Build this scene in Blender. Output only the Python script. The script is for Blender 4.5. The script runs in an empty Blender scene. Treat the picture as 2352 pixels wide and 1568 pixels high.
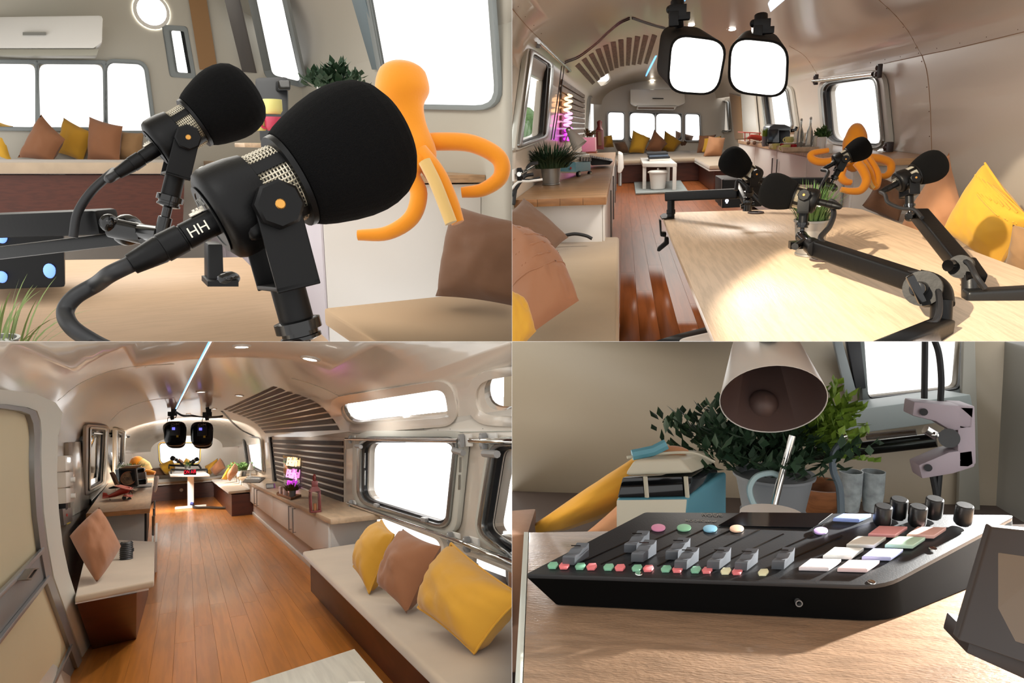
import bpy, bmesh, math, random
from mathutils import Vector, Matrix, noise
random.seed(7)
PI = math.pi
scene = bpy.context.scene
COL = scene.collection
F = 1600.0          # focal length in pixels of the 2352x1568 frame
CX, CY = 1176.0, 784.0

# ---------------------------------------------------------------- camera
cam_d = bpy.data.cameras.new('camera')
cam_d.sensor_fit = 'HORIZONTAL'; cam_d.sensor_width = 36.0
cam_d.lens = 36.0 * F / 2352.0
cam_d.clip_start = 0.05; cam_d.clip_end = 400
cam = bpy.data.objects.new('camera', cam_d); COL.objects.link(cam)
cam.rotation_euler = (PI / 2, 0, 0)
scene.camera = cam

# ---------------------------------------------------------------- world
W = bpy.data.worlds.new('overcast_sky'); scene.world = W; W.use_nodes = True
bg = W.node_tree.nodes['Background']
bg.inputs[0].default_value = (1.0, 0.985, 0.96, 1); bg.inputs[1].default_value = 1.65
scene.view_settings.view_transform = 'Standard'; scene.view_settings.look = 'None'
scene.view_settings.gamma = 1; scene.view_settings.use_curve_mapping = False
scene.view_settings.exposure = 0.0
scene.cycles.max_bounces = 7; scene.cycles.diffuse_bounces = 3; scene.cycles.glossy_bounces = 3
scene.cycles.transmission_bounces = 4; scene.cycles.transparent_max_bounces = 6
scene.cycles.caustics_reflective = False; scene.cycles.caustics_refractive = False
scene.cycles.sample_clamp_indirect = 4.0
scene.cycles.use_denoising = True

# ---------------------------------------------------------------- the four sets (one trailer room each)
class Set:
    """a level room frame (right, forward, up) seen from the camera; vp = where its long axis vanishes"""
    def __init__(s, vx, vy, sx, sz, tag, rot=None):
        d = Vector((vx - CX, F, CY - vy)).normalized()
        r = Vector((d.y, -d.x, 0)).normalized(); u = r.cross(d)
        if rot:
            q = Matrix.Rotation(rot, 3, d); r = q @ r; u = q @ u
        s.r, s.d, s.u = r, d, u
        s.M = Matrix(((r.x, d.x, u.x, 0), (r.y, d.y, u.y, 0), (r.z, d.z, u.z, 0), (0, 0, 0, 1)))
        s.sx, s.sz, s.tag = sx, sz, tag
    def ray(s, px, py):
        w = Vector(((px - CX) / F, 1.0, (CY - py) / F))
        return Vector((w.dot(s.r), w.dot(s.d), w.dot(s.u)))
    def P(s, px, py, r=None, d=None, u=None, Y=None):
        a = s.ray(px, py)
        t = r / a.x if r is not None else d / a.y if d is not None else u / a.z if u is not None else Y
        return a * t
    def px(s, v):
        w = s.r * v[0] + s.d * v[1] + s.u * v[2]
        return (CX + F * w.x / w.y, CY - F * w.z / w.y, w.y)
    def scale(s, v):        # metres per pixel at a point
        return s.px(v)[2] / F
    def plane(s, pts, n, p0):   # pixel list onto plane
        n = Vector(n); p0 = Vector(p0)
        out = []
        for (x, y) in pts:
            a = s.ray(x, y); out.append(a * (p0.dot(n) / a.dot(n)))
        return out

TL = Set(150, 330, -1, 1, 'TL', rot=-math.radians(7.4))
TR = Set(1430, 275, 1, 1, 'TR')
BL = Set(428, 1041, -1, -1, 'BL')
BR = Set(1400, 630, 1, -1, 'BR')

# ---------------------------------------------------------------- lights
def area(S, loc, target, sx, sy, power, col=(1, 1, 1), spread=None):
    l = bpy.data.lights.new('area_lamp', 'AREA'); l.shape = 'RECTANGLE'; l.size = sx; l.size_y = sy
    l.energy = power; l.color = col
    if spread: l.spread = spread
    o = bpy.data.objects.new('area_lamp', l); COL.objects.link(o)
    a = S.M.to_3x3() @ Vector(loc); b = S.M.to_3x3() @ Vector(target)
    o.location = a; o.rotation_euler = (b - a).to_track_quat('-Z', 'Y').to_euler()
    return o
def spot(S, loc, target, power, angle, col=(1, 1, 1), size=0.05, blend=0.1):
    l = bpy.data.lights.new('spot_lamp', 'SPOT'); l.energy = power; l.color = col
    l.spot_size = angle; l.spot_blend = blend; l.shadow_soft_size = size
    o = bpy.data.objects.new('spot_lamp', l); COL.objects.link(o)
    a = S.M.to_3x3() @ Vector(loc); b = S.M.to_3x3() @ Vector(target)
    o.location = a; o.rotation_euler = (b - a).to_track_quat('-Z', 'Y').to_euler()
    return o

for x_ in (402, 464):
    p_ = BL.P(x_, 1000, Y=14.6); area(BL, p_, p_ + Vector((0, 1, -.02)), .4, .4, 80, (1, .92, .82))
area(BL, (1.78, 4.9, -.05), (-.6, 4.6, -.5), 1.7, .5, 110, (1, .98, .95))  # added outside the large window to strengthen its daylight
area(BL, (1.78, 8.6, .45), (0, 8.6, -.6), 2, .3, 20, (1, .98, .95))
area(TR, (.6, 4.4, .45), (.6, 4.4, -1), .4, .4, 18, (1, .93, .84))
area(TR, (.9, 12, .80), (.9, 12, -1), 1.2, 6, 110, (1, .97, .9))  # added fill without a fitting, brightens the far end of the room
area(TL, (0, 14, 4.6), (0, 14, -1), 5, 10, 800, (1, .97, .9))
area(TL, (-1.0, .8, 1.6), (.4, 1.6, 0), .8, .8, 8, (1, .97, .93))
spot(BR, (2.6, 3.65, -.38), (1.2, 1.8, -1.1), 3000, 1.0, (1, .98, .93), .03, .3)  # unseen spot added in place of sunlight raking over the desk
area(BR, (.5, 5, 2.4), (.5, 5, -1), 2, 2, 50, (1, .95, .85))
spot(TR, (-2.2, -1.6, 1.75), (1.95, 2.95, -.66), 2300, .33, (1, .86, .66), .04, .12)  # unseen spot added as the sun patch on table and cushions


# ---------------------------------------------------------------- materials
def lin(c):
    c = c / 255.0
    return c / 12.92 if c <= 0.04045 else ((c + 0.055) / 1.055) ** 2.4
_M = {}
def mat(name, rgb, rough=0.5, metal=0.0, var=None, bump=None, emit=0.0, coat=0.0, trans=0.0, sheen=0.0, grain=None, perobj=0.0, ior=None, rgb2=None, spec=None):
    """rgb 0-255. var=(scale, amount[, (sx,sy,sz)]) noise tint; bump=(scale, strength, (sx,sy,sz)); grain=(scale,(sx,sy,sz),amount)"""
    if name in _M: return _M[name]
    m = bpy.data.materials.new(name); m.use_nodes = True; _M[name] = m
    nt = m.node_tree; N = nt.nodes; L = nt.links; b = N['Principled BSDF']
    base = (lin(rgb[0]), lin(rgb[1]), lin(rgb[2]), 1)
    b.inputs['Base Color'].default_value = base
    b.inputs['Roughness'].default_value = rough; b.inputs['Metallic'].default_value = metal
    if spec is not None: b.inputs['Specular IOR Level'].default_value = spec
    if coat: b.inputs['Coat Weight'].default_value = coat; b.inputs['Coat Roughness'].default_value = 0.08
    if trans: b.inputs['Transmission Weight'].default_value = trans
    if ior: b.inputs['IOR'].default_value = ior
    if sheen: b.inputs['Sheen Weight'].default_value = sheen
    if emit: b.inputs['Emission Color'].default_value = base; b.inputs['Emission Strength'].default_value = emit
    if var or bump or grain or perobj:
        tc = N.new('ShaderNodeTexCoord'); vec = tc.outputs['Object']
        oi = N.new('ShaderNodeObjectInfo')
        if perobj:
            mm = N.new('ShaderNodeVectorMath'); mm.operation = 'MULTIPLY_ADD'
            cmb = N.new('ShaderNodeCombineXYZ')
            for i in range(3): L.new(oi.outputs['Random'], cmb.inputs[i])
            mm.inputs[1].default_value = (37, 37, 37)
            L.new(cmb.outputs[0], mm.inputs[0]); L.new(vec, mm.inputs[2]); vec = mm.outputs[0]
        def nz(scale, st, detail=4):
            mp = N.new('ShaderNodeMapping'); mp.inputs['Scale'].default_value = st
            t = N.new('ShaderNodeTexNoise'); t.inputs['Scale'].default_value = scale; t.inputs['Detail'].default_value = detail
            L.new(vec, mp.inputs[0]); L.new(mp.outputs[0], t.inputs['Vector']); return t.outputs['Fac'], t
        cur = None
        def mixin(fac_sock, lo, hi, contrast, darker):
            nonlocal cur
            rmp = N.new('ShaderNodeMapRange'); rmp.inputs[1].default_value = lo; rmp.inputs[2].default_value = hi
            rmp.inputs[3].default_value = 0; rmp.inputs[4].default_value = 1
            L.new(fac_sock, rmp.inputs[0])
            mx = N.new('ShaderNodeMix'); mx.data_type = 'RGBA'; mx.blend_type = 'MIX'
            L.new(rmp.outputs[0], mx.inputs[0])
            if cur is None: mx.inputs[6].default_value = base
            else: L.new(cur, mx.inputs[6])
            if darker is None:
                k = 1 - contrast
                if cur is None: mx.inputs[7].default_value = (base[0] * k, base[1] * k, base[2] * k, 1)
                else:
                    g = N.new('ShaderNodeMix'); g.data_type = 'RGBA'; g.blend_type = 'MULTIPLY'; g.inputs[0].default_value = 1
                    L.new(cur, g.inputs[6]); g.inputs[7].default_value = (k, k, k, 1); L.new(g.outputs[2], mx.inputs[7])
            else: mx.inputs[7].default_value = darker
            cur = mx.outputs[2]
        if var:
            f, _ = nz(var[0], var[2] if len(var) > 2 else (1, 1, 1)); mixin(f, 0.3, 0.7, var[1], tuple(lin(c) for c in rgb2) + (1,) if rgb2 else None)
        if grain:
            f, t = nz(grain[0], grain[1], 6); t.inputs['Distortion'].default_value = 0.2; mixin(f, 0.42, 0.62, grain[2], None)
        if perobj: mixin(oi.outputs['Random'], 0, 1, perobj, None)
        if cur is not None: L.new(cur, b.inputs['Base Color'])
        if bump:
            f, _ = nz(bump[0], bump[2] if len(bump) > 2 else (1, 1, 1), 3)
            bp = N.new('ShaderNodeBump'); bp.inputs['Strength'].default_value = bump[1]; bp.inputs['Distance'].default_value = 0.01
            L.new(f, bp.inputs['Height']); L.new(bp.outputs[0], b.inputs['Normal'])
    return m

# ---------------------------------------------------------------- geometry
class G:
    def __init__(s): s.v = []; s.f = []
    def add(s, vs, fs):
        b = len(s.v); s.v += [Vector(x) for x in vs]; s.f += [tuple(b + i for i in f) for f in fs]; return s
    def join(s, g, M=None):
        return s.add([(M @ v if M else v) for v in g.v], g.f)
    def box(s, c, size, R=None):
        c = Vector(c); h = Vector(size) / 2; vs = []
        for z in (-1, 1):
            for y in (-1, 1):
                for x in (-1, 1):
                    v = Vector((x * h.x, y * h.y, z * h.z)); vs.append(c + (R @ v if R else v))
        return s.add(vs, [(0, 2, 3, 1), (4, 5, 7, 6), (0, 1, 5, 4), (2, 6, 7, 3), (0, 4, 6, 2), (1, 3, 7, 5)])
    def prism(s, loop, off):
        off = Vector(off); n = len(loop); vs = [Vector(p) for p in loop] + [Vector(p) + off for p in loop]
        return s.add(vs, [tuple(range(n)), tuple(range(2 * n - 1, n - 1, -1))] + [(i, i + n, (i + 1) % n + n, (i + 1) % n) for i in range(n)])
    def ring(s, A, B, off):
        """frame between outer loop A and inner loop B, thick by off"""
        off = Vector(off); n = len(A)
        vs = [Vector(p) for p in A] + [Vector(p) for p in B] + [Vector(p) + off for p in A] + [Vector(p) + off for p in B]
        fs = []
        for i in range(n):
            j = (i + 1) % n
            fs += [(i, j, n + j, n + i), (2 * n + i, 3 * n + i, 3 * n + j, 2 * n + j), (i, 2 * n + i, 2 * n + j, j), (n + i, n + j, 3 * n + j, 3 * n + i)]
        return s.add(vs, fs)
    def tube(s, pts, r, seg=8, cap=True, rads=None, flat=None):
        pts = [Vector(p) for p in pts]; n = len(pts); rows = []
        up = Vector((0, 0, 1)); prev = None
        for i, p in enumerate(pts):
            t = (pts[min(i + 1, n - 1)] - pts[max(i - 1, 0)])
            if t.length < 1e-9: t = Vector((0, 0, 1))
            t.normalize()
            if prev is None:
                a = t.cross(up)
                if a.length < 0.05: a = t.cross(Vector((1, 0, 0)))
            else: a = prev - t * prev.dot(t)
            if a.length < 1e-6: a = t.orthogonal()
            a.normalize(); prev = a; b = t.cross(a)
            rr = rads[i] if rads else r
            rows.append([p + a * (math.cos(2 * PI * k / seg) * rr) + b * (math.sin(2 * PI * k / seg) * rr * (flat or 1)) for k in range(seg)])
        vs = [v for row in rows for v in row]; fs = []
        for i in range(n - 1):
            for k in range(seg):
                k2 = (k + 1) % seg
                fs.append((i * seg + k, i * seg + k2, (i + 1) * seg + k2, (i + 1) * seg + k))
        if cap: fs += [tuple(range(seg - 1, -1, -1)), tuple(range((n - 1) * seg, n * seg))]
        return s.add(vs, fs)
    def cyl(s, a, b, r0, r1=None, seg=16):
        return s.tube([a, b], r0, seg, rads=[r0, r0 if r1 is None else r1])
    def lathe(s, prof, c=(0, 0, 0), axis=(0, 0, 1), seg=24, capb=True, capt=True, M=None):
        c = Vector(c); z = Vector(axis).normalized(); x = z.orthogonal().normalized(); y = z.cross(x); n = len(prof); vs = []
        for (r, h) in prof:
            for k in range(seg):
                a = 2 * PI * k / seg
                vs.append(c + z * h + x * (r * math.cos(a)) + y * (r * math.sin(a)))
        fs = []
        for i in range(n - 1):
            for k in range(seg):
                k2 = (k + 1) % seg; fs.append((i * seg + k, i * seg + k2, (i + 1) * seg + k2, (i + 1) * seg + k))
        if capb: fs.append(tuple(range(seg - 1, -1, -1)))
        if capt: fs.append(tuple(range((n - 1) * seg, n * seg)))
        return s.add(vs, fs)
    def ball(s, c, r, seg=16, rings=10, R=None):
        c = Vector(c); r = Vector(r) if hasattr(r, '__len__') else Vector((r, r, r)); vs = []; fs = []
        for i in range(1, rings):
            t = PI * i / rings
            for k in range(seg):
                a = 2 * PI * k / seg; v = Vector((r.x * math.sin(t) * math.cos(a), r.y * math.sin(t) * math.sin(a), r.z * math.cos(t)))
                vs.append(c + (R @ v if R else v))
        top = len(vs); v = Vector((0, 0, r.z)); vs.append(c + (R @ v if R else v)); v = -v; vs.append(c + (R @ v if R else v))
        for i in range(rings - 2):
            for k in range(seg):
                k2 = (k + 1) % seg; fs.append((i * seg + k, (i + 1) * seg + k, (i + 1) * seg + k2, i * seg + k2))
        for k in range(seg):
            k2 = (k + 1) % seg; fs.append((top, k, k2)); b = (rings - 2) * seg; fs.append((top + 1, b + k2, b + k))
        return s.add(vs, fs)
    def grid(s, f, nu, nv, closeu=False):
        vs = [f(i / nu, j / nv) for j in range(nv + 1) for i in range(nu + (0 if closeu else 1))]; w = nu + (0 if closeu else 1); fs = []
        for j in range(nv):
            for i in range(nu):
                i2 = (i + 1) % w; fs.append((j * w + i, j * w + i2, (j + 1) * w + i2, (j + 1) * w + i))
        return s.add(vs, fs)

def rquad(c4, rf=0.2, n=5):
    """rounded loop through four corners; rf = corner radius as a fraction of the shorter edges"""
    c4 = [Vector(c) for c in c4]; out = []
    L = min((c4[i] - c4[(i + 1) % 4]).length for i in range(4)) * rf
    for i in range(4):
        p = c4[i]; a = c4[i - 1]; b = c4[(i + 1) % 4]
        pa = p + (a - p).normalized() * L; pb = p + (b - p).normalized() * L
        for k in range(n + 1):
            t = k / n; out.append((1 - t) ** 2 * pa + 2 * t * (1 - t) * p + t * t * pb)
    return out
def inset(c4, w):
    """shrink (w>0) a quad's corners towards inside by w"""
    c4 = [Vector(c) for c in c4]; out = []
    for i in range(4):
        p = c4[i]; a = (c4[i - 1] - p).normalized(); b = (c4[(i + 1) % 4] - p).normalized()
        sn = max(0.3, a.cross(b).length); out.append(p + (a + b) * (w / sn))
    return out
def spline(pts, n=8):
    pts = [Vector(p) for p in pts]; P = [pts[0] * 2 - pts[1]] + pts + [pts[-1] * 2 - pts[-2]]; out = []
    for i in range(1, len(P) - 2):
        for k in range(n):
            t = k / n; a, b, c, d = P[i - 1], P[i], P[i + 1], P[i + 2]
            out.append(0.5 * ((2 * b) + (c - a) * t + (2 * a - 5 * b + 4 * c - d) * t * t + (3 * b - a - 3 * c + d) * t ** 3))
    out.append(pts[-1]); return out
def beam(a, b, w, h, up=(0, 0, 1)):
    a = Vector(a); b = Vector(b); t = (b - a).normalized(); s_ = t.cross(Vector(up)).normalized(); v = s_.cross(t); g = G()
    vs = [p + s_ * (i * w / 2) + v * (j * h / 2) for p in (a, b) for (i, j) in ((-1, -1), (1, -1), (1, 1), (-1, 1))]
    return g.add(vs, [(0, 1, 2, 3), (7, 6, 5, 4), (0, 4, 5, 1), (1, 5, 6, 2), (2, 6, 7, 3), (3, 7, 4, 0)])

def to_mesh(name, g, bev=0, seg=2, smooth=True, ang=38, inv=None):
    me = bpy.data.meshes.new(name)
    vs = [inv @ v for v in g.v] if inv else g.v
    me.from_pydata([tuple(v) for v in vs], [], g.f)
    bm = bmesh.new(); bm.from_mesh(me)
    bmesh.ops.recalc_face_normals(bm, faces=bm.faces)
    if bev:
        ed = [e for e in bm.edges if len(e.link_faces) == 2 and e.calc_face_angle(0) > 0.6]
        if ed: bmesh.ops.bevel(bm, geom=ed, offset=bev, segments=seg, affect='EDGES', profile=0.6, clamp_overlap=True)
    bm.to_mesh(me); bm.free()
    if smooth:
        for p in me.polygons: p.use_smooth = True
        me.set_sharp_from_angle(angle=math.radians(ang))
    return me

THINGS = []      # (set, root, [objects])
def props(o, label=None, cat=None, group=None, kind=None):
    if label: o['label'] = label
    if cat: o['category'] = cat
    if group: o['group'] = group
    if kind: o['kind'] = kind
class Thing:
    """an empty at the thing's base that parents its parts; loc / mat are in the set's room frame"""
    def __init__(s, S, name, label, cat, loc=(0, 0, 0), group=None, kind=None, mat=None, _o=None):
        s.S = S; s.mat = mat if mat is not None else Matrix.Translation(Vector(loc)); s.inv = s.mat.inverted()
        s.o = _o or bpy.data.objects.new(name, None)
        COL.objects.link(s.o); s.o.matrix_basis = S.M @ s.mat
        if _o is None: s.o.empty_display_size = 0.05
        props(s.o, label, cat, group, kind); s.all = [s.o]; THINGS.append(s)
    def part(s, name, g, m, parent=None, label=None, bev=0, local=False, smooth=True, ang=38, kind=None, mesh=None, seg=2, mw=None):
        me = mesh or to_mesh(name, g, bev, seg, smooth, ang, None if local else s.inv)
        if m and not len(me.materials): me.materials.append(m)
        o = bpy.data.objects.new(name, me); COL.objects.link(o); o.parent = parent or s.o
        if label: o['label'] = label
        if kind: o['kind'] = kind
        s.all.append(o); return o
    def copy(s, mat, label=None, group=None):
        mp = {}; t = Thing.__new__(Thing); t.S = s.S; t.mat = mat; t.inv = mat.inverted(); t.all = []
        for o in s.all:
            c = o.copy(); COL.objects.link(c); mp[o] = c
            if o is not s.o: c.parent = mp[o.parent]
            t.all.append(c)
        t.o = mp[s.o]; t.o.matrix_basis = s.S.M @ mat; t.parts = None
        if label: t.o['label'] = label
        if group: t.o['group'] = group
        THINGS.append(t); return t
def solo(S, name, g, m, label=None, cat=None, group=None, kind=None, bev=0, smooth=True, ang=38, loc=None, seg=2):
    """a thing that is one mesh"""
    if loc is None:
        lo = Vector((min(v.x for v in g.v), min(v.y for v in g.v), min(v.z for v in g.v))); hi = Vector((max(v.x for v in g.v), max(v.y for v in g.v), max(v.z for v in g.v)))
        loc = Vector(((lo.x + hi.x) / 2, (lo.y + hi.y) / 2, lo.z))
    mt = Matrix.Translation(Vector(loc)); me = to_mesh(name, g, bev, seg, smooth, ang, mt.inverted())
    if m: me.materials.append(m)
    o = bpy.data.objects.new(name, me)
    return Thing(S, name, label, cat, mat=mt, group=group, kind=kind, _o=o)

def cut_holes(t, cutters, obj=None):
    """real openings: subtract prisms (room coordinates) from a one-mesh thing"""
    o = obj or t.o; g = G()
    for (loop, off) in cutters:
        if isinstance(off, list):
            n = len(loop); g.add(list(loop) + list(off), [tuple(range(n)), tuple(range(2 * n - 1, n - 1, -1))] + [(i, i + n, (i + 1) % n + n, (i + 1) % n) for i in range(n)])
        else: g.prism(loop, off)
    me = to_mesh('cut', g, smooth=False, inv=t.inv); c = bpy.data.objects.new('cut', me); COL.objects.link(c)
    c.matrix_basis = t.o.matrix_basis; 
    md = o.modifiers.new('b', 'BOOLEAN'); md.operation = 'DIFFERENCE'; md.object = c; md.solver = 'EXACT'
    bpy.context.view_layer.update()
    dg = bpy.context.evaluated_depsgraph_get(); ev = o.evaluated_get(dg)
    nm = bpy.data.meshes.new_from_object(ev, depsgraph=dg); o.modifiers.clear(); old = o.data; o.data = nm
    bpy.data.objects.remove(c)
    for p in nm.polygons: p.use_smooth = True
    nm.set_sharp_from_angle(angle=math.radians(30))

def text_geo(txt, size, extrude=0.0, shear=0.0, spacing=1.0):
    cu = bpy.data.curves.new('t', 'FONT'); cu.body = txt; cu.size = size; cu.extrude = extrude; cu.align_x = 'CENTER'; cu.align_y = 'CENTER'; cu.shear = shear; cu.space_character = spacing; cu.resolution_u = 3
    o = bpy.data.objects.new('t', cu); COL.objects.link(o); bpy.context.view_layer.update()
    me = bpy.data.meshes.new_from_object(o.evaluated_get(bpy.context.evaluated_depsgraph_get()))
    g = G(); g.add([v.co.copy() for v in me.vertices], [tuple(p.vertices) for p in me.polygons])
    bpy.data.objects.remove(o); bpy.data.curves.remove(cu); bpy.data.meshes.remove(me); return g
def frame_mat(o, x, y, z=None):
    """matrix with origin o, x axis and y axis (made orthogonal), z = x cross y"""
    x = Vector(x).normalized(); y = Vector(y); y = (y - x * y.dot(x)).normalized(); z = x.cross(y)
    return Matrix(((x.x, y.x, z.x, o[0]), (x.y, y.y, z.y, o[1]), (x.z, y.z, z.z, o[2]), (0, 0, 0, 1)))

# ---------------------------------------------------------------- shared builders
def pillow_geo(c, T, n=18, pinch=0.07, seed=0, wr=0.16, nrm=None, puff=0.42):
    """c = four corners (tl, tr, br, bl); T = half thickness"""
    c = [Vector(p) for p in c]
    if nrm is None: nrm = (c[1] - c[0]).cross(c[3] - c[0]).normalized()
    sz = (c[1] - c[0]).length; g = G()
    def pt(a, b, sgn):
        u = a * 2 - 1; v = b * 2 - 1
        uu = u * (1 - pinch * (1 - v * v)); vv = v * (1 - pinch * (1 - u * u))
        p = c[0] * ((1 - uu) * (1 - vv) / 4) + c[1] * ((1 + uu) * (1 - vv) / 4) + c[2] * ((1 + uu) * (1 + vv) / 4) + c[3] * ((1 - uu) * (1 + vv) / 4)
        e = max(0, (1 - u * u) * (1 - v * v)) ** puff
        w = noise.noise(Vector((u * 1.6 + seed * 3.1, v * 1.6, sgn * 2 + seed))) * wr + noise.noise(Vector((u * 4 + seed, v * 4 + seed * 2, sgn))) * wr * 0.5
        rad = math.hypot(u, v); ang = math.atan2(v, u)
        w += (math.sin(ang * 9 + seed) * 0.5 + math.sin(ang * 17 + seed * 2) * 0.35 + noise.noise(Vector((ang * 3, rad * 2, seed * 1.7)))) * wr * 0.8 * max(0, rad - 0.4)
        return p + nrm * (sgn * T * e * (1 + w))
    a = []
    for sgn in (1, -1):
        b = len(g.v)
        g.v += [pt(i / n, j / n, sgn) for j in range(n + 1) for i in range(n + 1)]
        for j in range(n):
            for i in range(n):
                q = (b + j * (n + 1) + i, b + j * (n + 1) + i + 1, b + (j + 1) * (n + 1) + i + 1, b + (j + 1) * (n + 1) + i)
                g.f.append(q if sgn > 0 else q[::-1])
    return g
def pillow(S, name, c, T, m, label, group, seed=0, piping=None, cat='cushion', **k):
    g = pillow_geo(c, T, seed=seed, **k)
    base = min(g.v, key=lambda v: v.z)
    t = Thing(S, name, label, cat, loc=base, group=group)
    t.part('cover', g, m, ang=80)
    if piping:
        n = 18; e = []
        N = n + 1
        idx = [j for j in range(N)] + [j * N + n for j in range(1, N)] + [n * N + i for i in range(n - 1, -1, -1)] + [j * N for j in range(n - 1, 0, -1)]
        pts = [g.v[i] for i in idx]; pts.append(pts[0])
        t.part('seam', G().tube(pts, piping, 5), m, ang=80)
    return t

def blades_geo(c, up, R, H, n, w, seed=1, droop=0.5, spread=1.0, segs=4):
    rnd = random.Random(seed); g = G(); c = Vector(c); up = Vector(up).normalized(); x = up.orthogonal().normalized(); y = up.cross(x)
    for i in range(n):
        a = rnd.uniform(0, 2 * PI); rr = R * math.sqrt(rnd.random()) * 0.7; h = H * rnd.uniform(0.55, 1.05); out = x * math.cos(a) + y * math.sin(a); side = up.cross(out)
        lean = spread * rnd.uniform(0.1, 1.0); ww = w * rnd.uniform(0.7, 1.2); b = c + out * rr; pts = []
        for k in range(segs + 1):
            t = k / segs; p = b + out * (R * lean * t * (0.4 + t * 0.9)) + up * (h * (t - droop * lean * t * t * 0.5)); wd = ww * (1 - t) ** 0.6 * (0.5 + 0.5 * min(1, 3 * t + .4))
            pts += [p - side * wd, p + side * wd]
        vs = pts; fs = [(2 * k, 2 * k + 1, 2 * k + 3, 2 * k + 2) for k in range(segs)]
        g.add(vs, fs)
    return g
def leafy_geo(c, up, R, H, n, L, w, seed=1):
    """sprigs with many small pointed leaves"""
    rnd = random.Random(seed); g = G(); c = Vector(c); up = Vector(up).normalized(); x = up.orthogonal().normalized(); y = up.cross(x)
    for i in range(n):
        a = rnd.uniform(0, 2 * PI); out = x * math.cos(a) + y * math.sin(a); lean = rnd.uniform(0.15, 1.0); h = H * rnd.uniform(0.5, 1) * (1.15 - 0.5 * lean)
        base = c; tip = c + out * (R * lean) + up * h; mid = (base + tip) / 2 + up * (h * 0.2)
        for k in range(9):
            t = 0.3 + 0.7 * k / 8; p = base * (1 - t) ** 2 + mid * 2 * t * (1 - t) + tip * t * t
            d = (out * rnd.uniform(-.3, 1) + up * rnd.uniform(0.1, 1) + up.cross(out) * rnd.uniform(-1, 1)).normalized(); s_ = d.cross(up); s_ = s_.normalized() if s_.length > .01 else out
            l = L * rnd.uniform(.6, 1.2); nn = s_.cross(d) * (l * .12)
            g.add([p, p + d * l * .5 + s_ * w, p + d * l + nn, p + d * l * .5 - s_ * w], [(0, 1, 2, 3)])
    return g
def potted(S, name, label, base, R, H, potm, leafm, leaf, up=(0, 0, 1), taper=0.78, cat='plant', group=None, soil=True, rim=True):
    base = Vector(base); t = Thing(S, name, label, cat, loc=base, group=group); pr = [(R * taper, 0), (R * taper * 1.02, H * 0.04), (R, H)]
    if rim: pr = [(R * taper, 0), (R * taper * 1.06, H * .02), (R * taper * 1.06, H * .07), (R * taper * 1.0, H * 0.09), (R * .96, H * .93), (R * 1.03, H * .94), (R * 1.03, H)]
    pr += [(R * .9, H), (R * .88, H * .86)]
    t.part('pot', G().lathe(pr, base, up), potm)
    t.part('soil', G().lathe([(R * .1, H * .8), (R * .89, H * .85)], base, up), SOIL)
    t.part('foliage', leaf, leafm, kind='stuff', smooth=False)
    return t
# ---------------------------------------------------------------- palette
SHELL = mat('glossy_white_shell', (226, 217, 205), 0.22, coat=0.5, bump=(1.3, 0.12, (1, .6, 1)))
SHELL_TR = mat('warm_white_shell', (226, 216, 202), 0.28, coat=0.35, bump=(1.3, 0.1))
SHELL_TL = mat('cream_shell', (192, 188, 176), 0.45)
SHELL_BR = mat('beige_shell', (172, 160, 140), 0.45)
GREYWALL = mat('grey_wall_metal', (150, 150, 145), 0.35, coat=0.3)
TRIM = mat('pale_trim', (205, 206, 198), 0.4)
WHITE = mat('white_laminate', (228, 224, 218), 0.35)
WHITEM = mat('white_satin', (235, 233, 228), 0.3)
DOORC = mat('cream_door', (196, 184, 152), 0.5, var=(1.2, .07))
ALU = mat('brushed_aluminium', (150, 151, 152), 0.35, metal=0.8)
ALUP = mat('grey_alu_panel', (118, 118, 118), 0.4, metal=0.5)
CHROME = mat('chrome', (215, 215, 212), 0.12, metal=1.0)
STEEL = mat('window_steel', (165, 168, 168), 0.25, metal=0.9)
RUBBER = mat('black_rubber', (22, 23, 26), 0.5)
BRACKET = mat('grey_bracket', (150, 150, 150), 0.35)
BLACK = mat('matte_black_metal', (8, 8, 9), 0.42, bump=(60, .04), spec=.22)
BLACKG = mat('glossy_black_plastic', (11, 11, 12), 0.15)
DARKGREY = mat('dark_grey_metal', (30, 31, 32), 0.38, metal=0.3, bump=(90, .04))
FOAM = mat('black_foam', (11, 11, 12), 0.95, bump=(130, .9), var=(150, .4), spec=.15)
GRILLE = mat('silver_mesh_wire', (225, 218, 200), 0.3, metal=0.85)
BRASS = mat('brass', (205, 150, 75), 0.3, metal=0.8)
FLOORW = mat('laminate_floor', (206, 130, 56), 0.3, coat=0.12, grain=(4, (7, .35, 1), .22), var=(1.2, .10, (3, .4, 1)), perobj=.14)
FLOORT = mat('laminate_floor_dark', (158, 88, 44), 0.38, spec=.3, grain=(4, (7, .35, 1), .25), var=(1.2, .1, (3, .4, 1)), perobj=.15)
OAK = mat('oak_worktop', (200, 160, 120), 0.35, grain=(2.5, (1.2, 9, 9), .25), var=(1.4, .15))
OAKL = mat('pale_oak_worktop', (205, 178, 148), 0.3, grain=(2.5, (9, 1.2, 9), .2), var=(1.2, .12))
OAKE = mat('oak_edge', (176, 122, 72), 0.45, grain=(3, (2, 2, 9), .3), var=(3, .25))
TABLEW = mat('light_oak_table', (214, 186, 156), 0.42, grain=(14, (5, .35, 1), .15), var=(1.1, .08), bump=(40, .12, (6, .6, 1)))
ASHW = mat('grey_ash_table', (206, 203, 190), 0.45, grain=(9, (5, .35, 1), .14), var=(1, .05))
MAHOG = mat('mahogany', (84, 38, 22), 0.4, grain=(3, (1.2, 1.2, 7), .25))
SLAT = mat('dark_stained_slat', (48, 28, 22), 0.55, grain=(3, (9, 1.2, 9), .35), perobj=.3)
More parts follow.
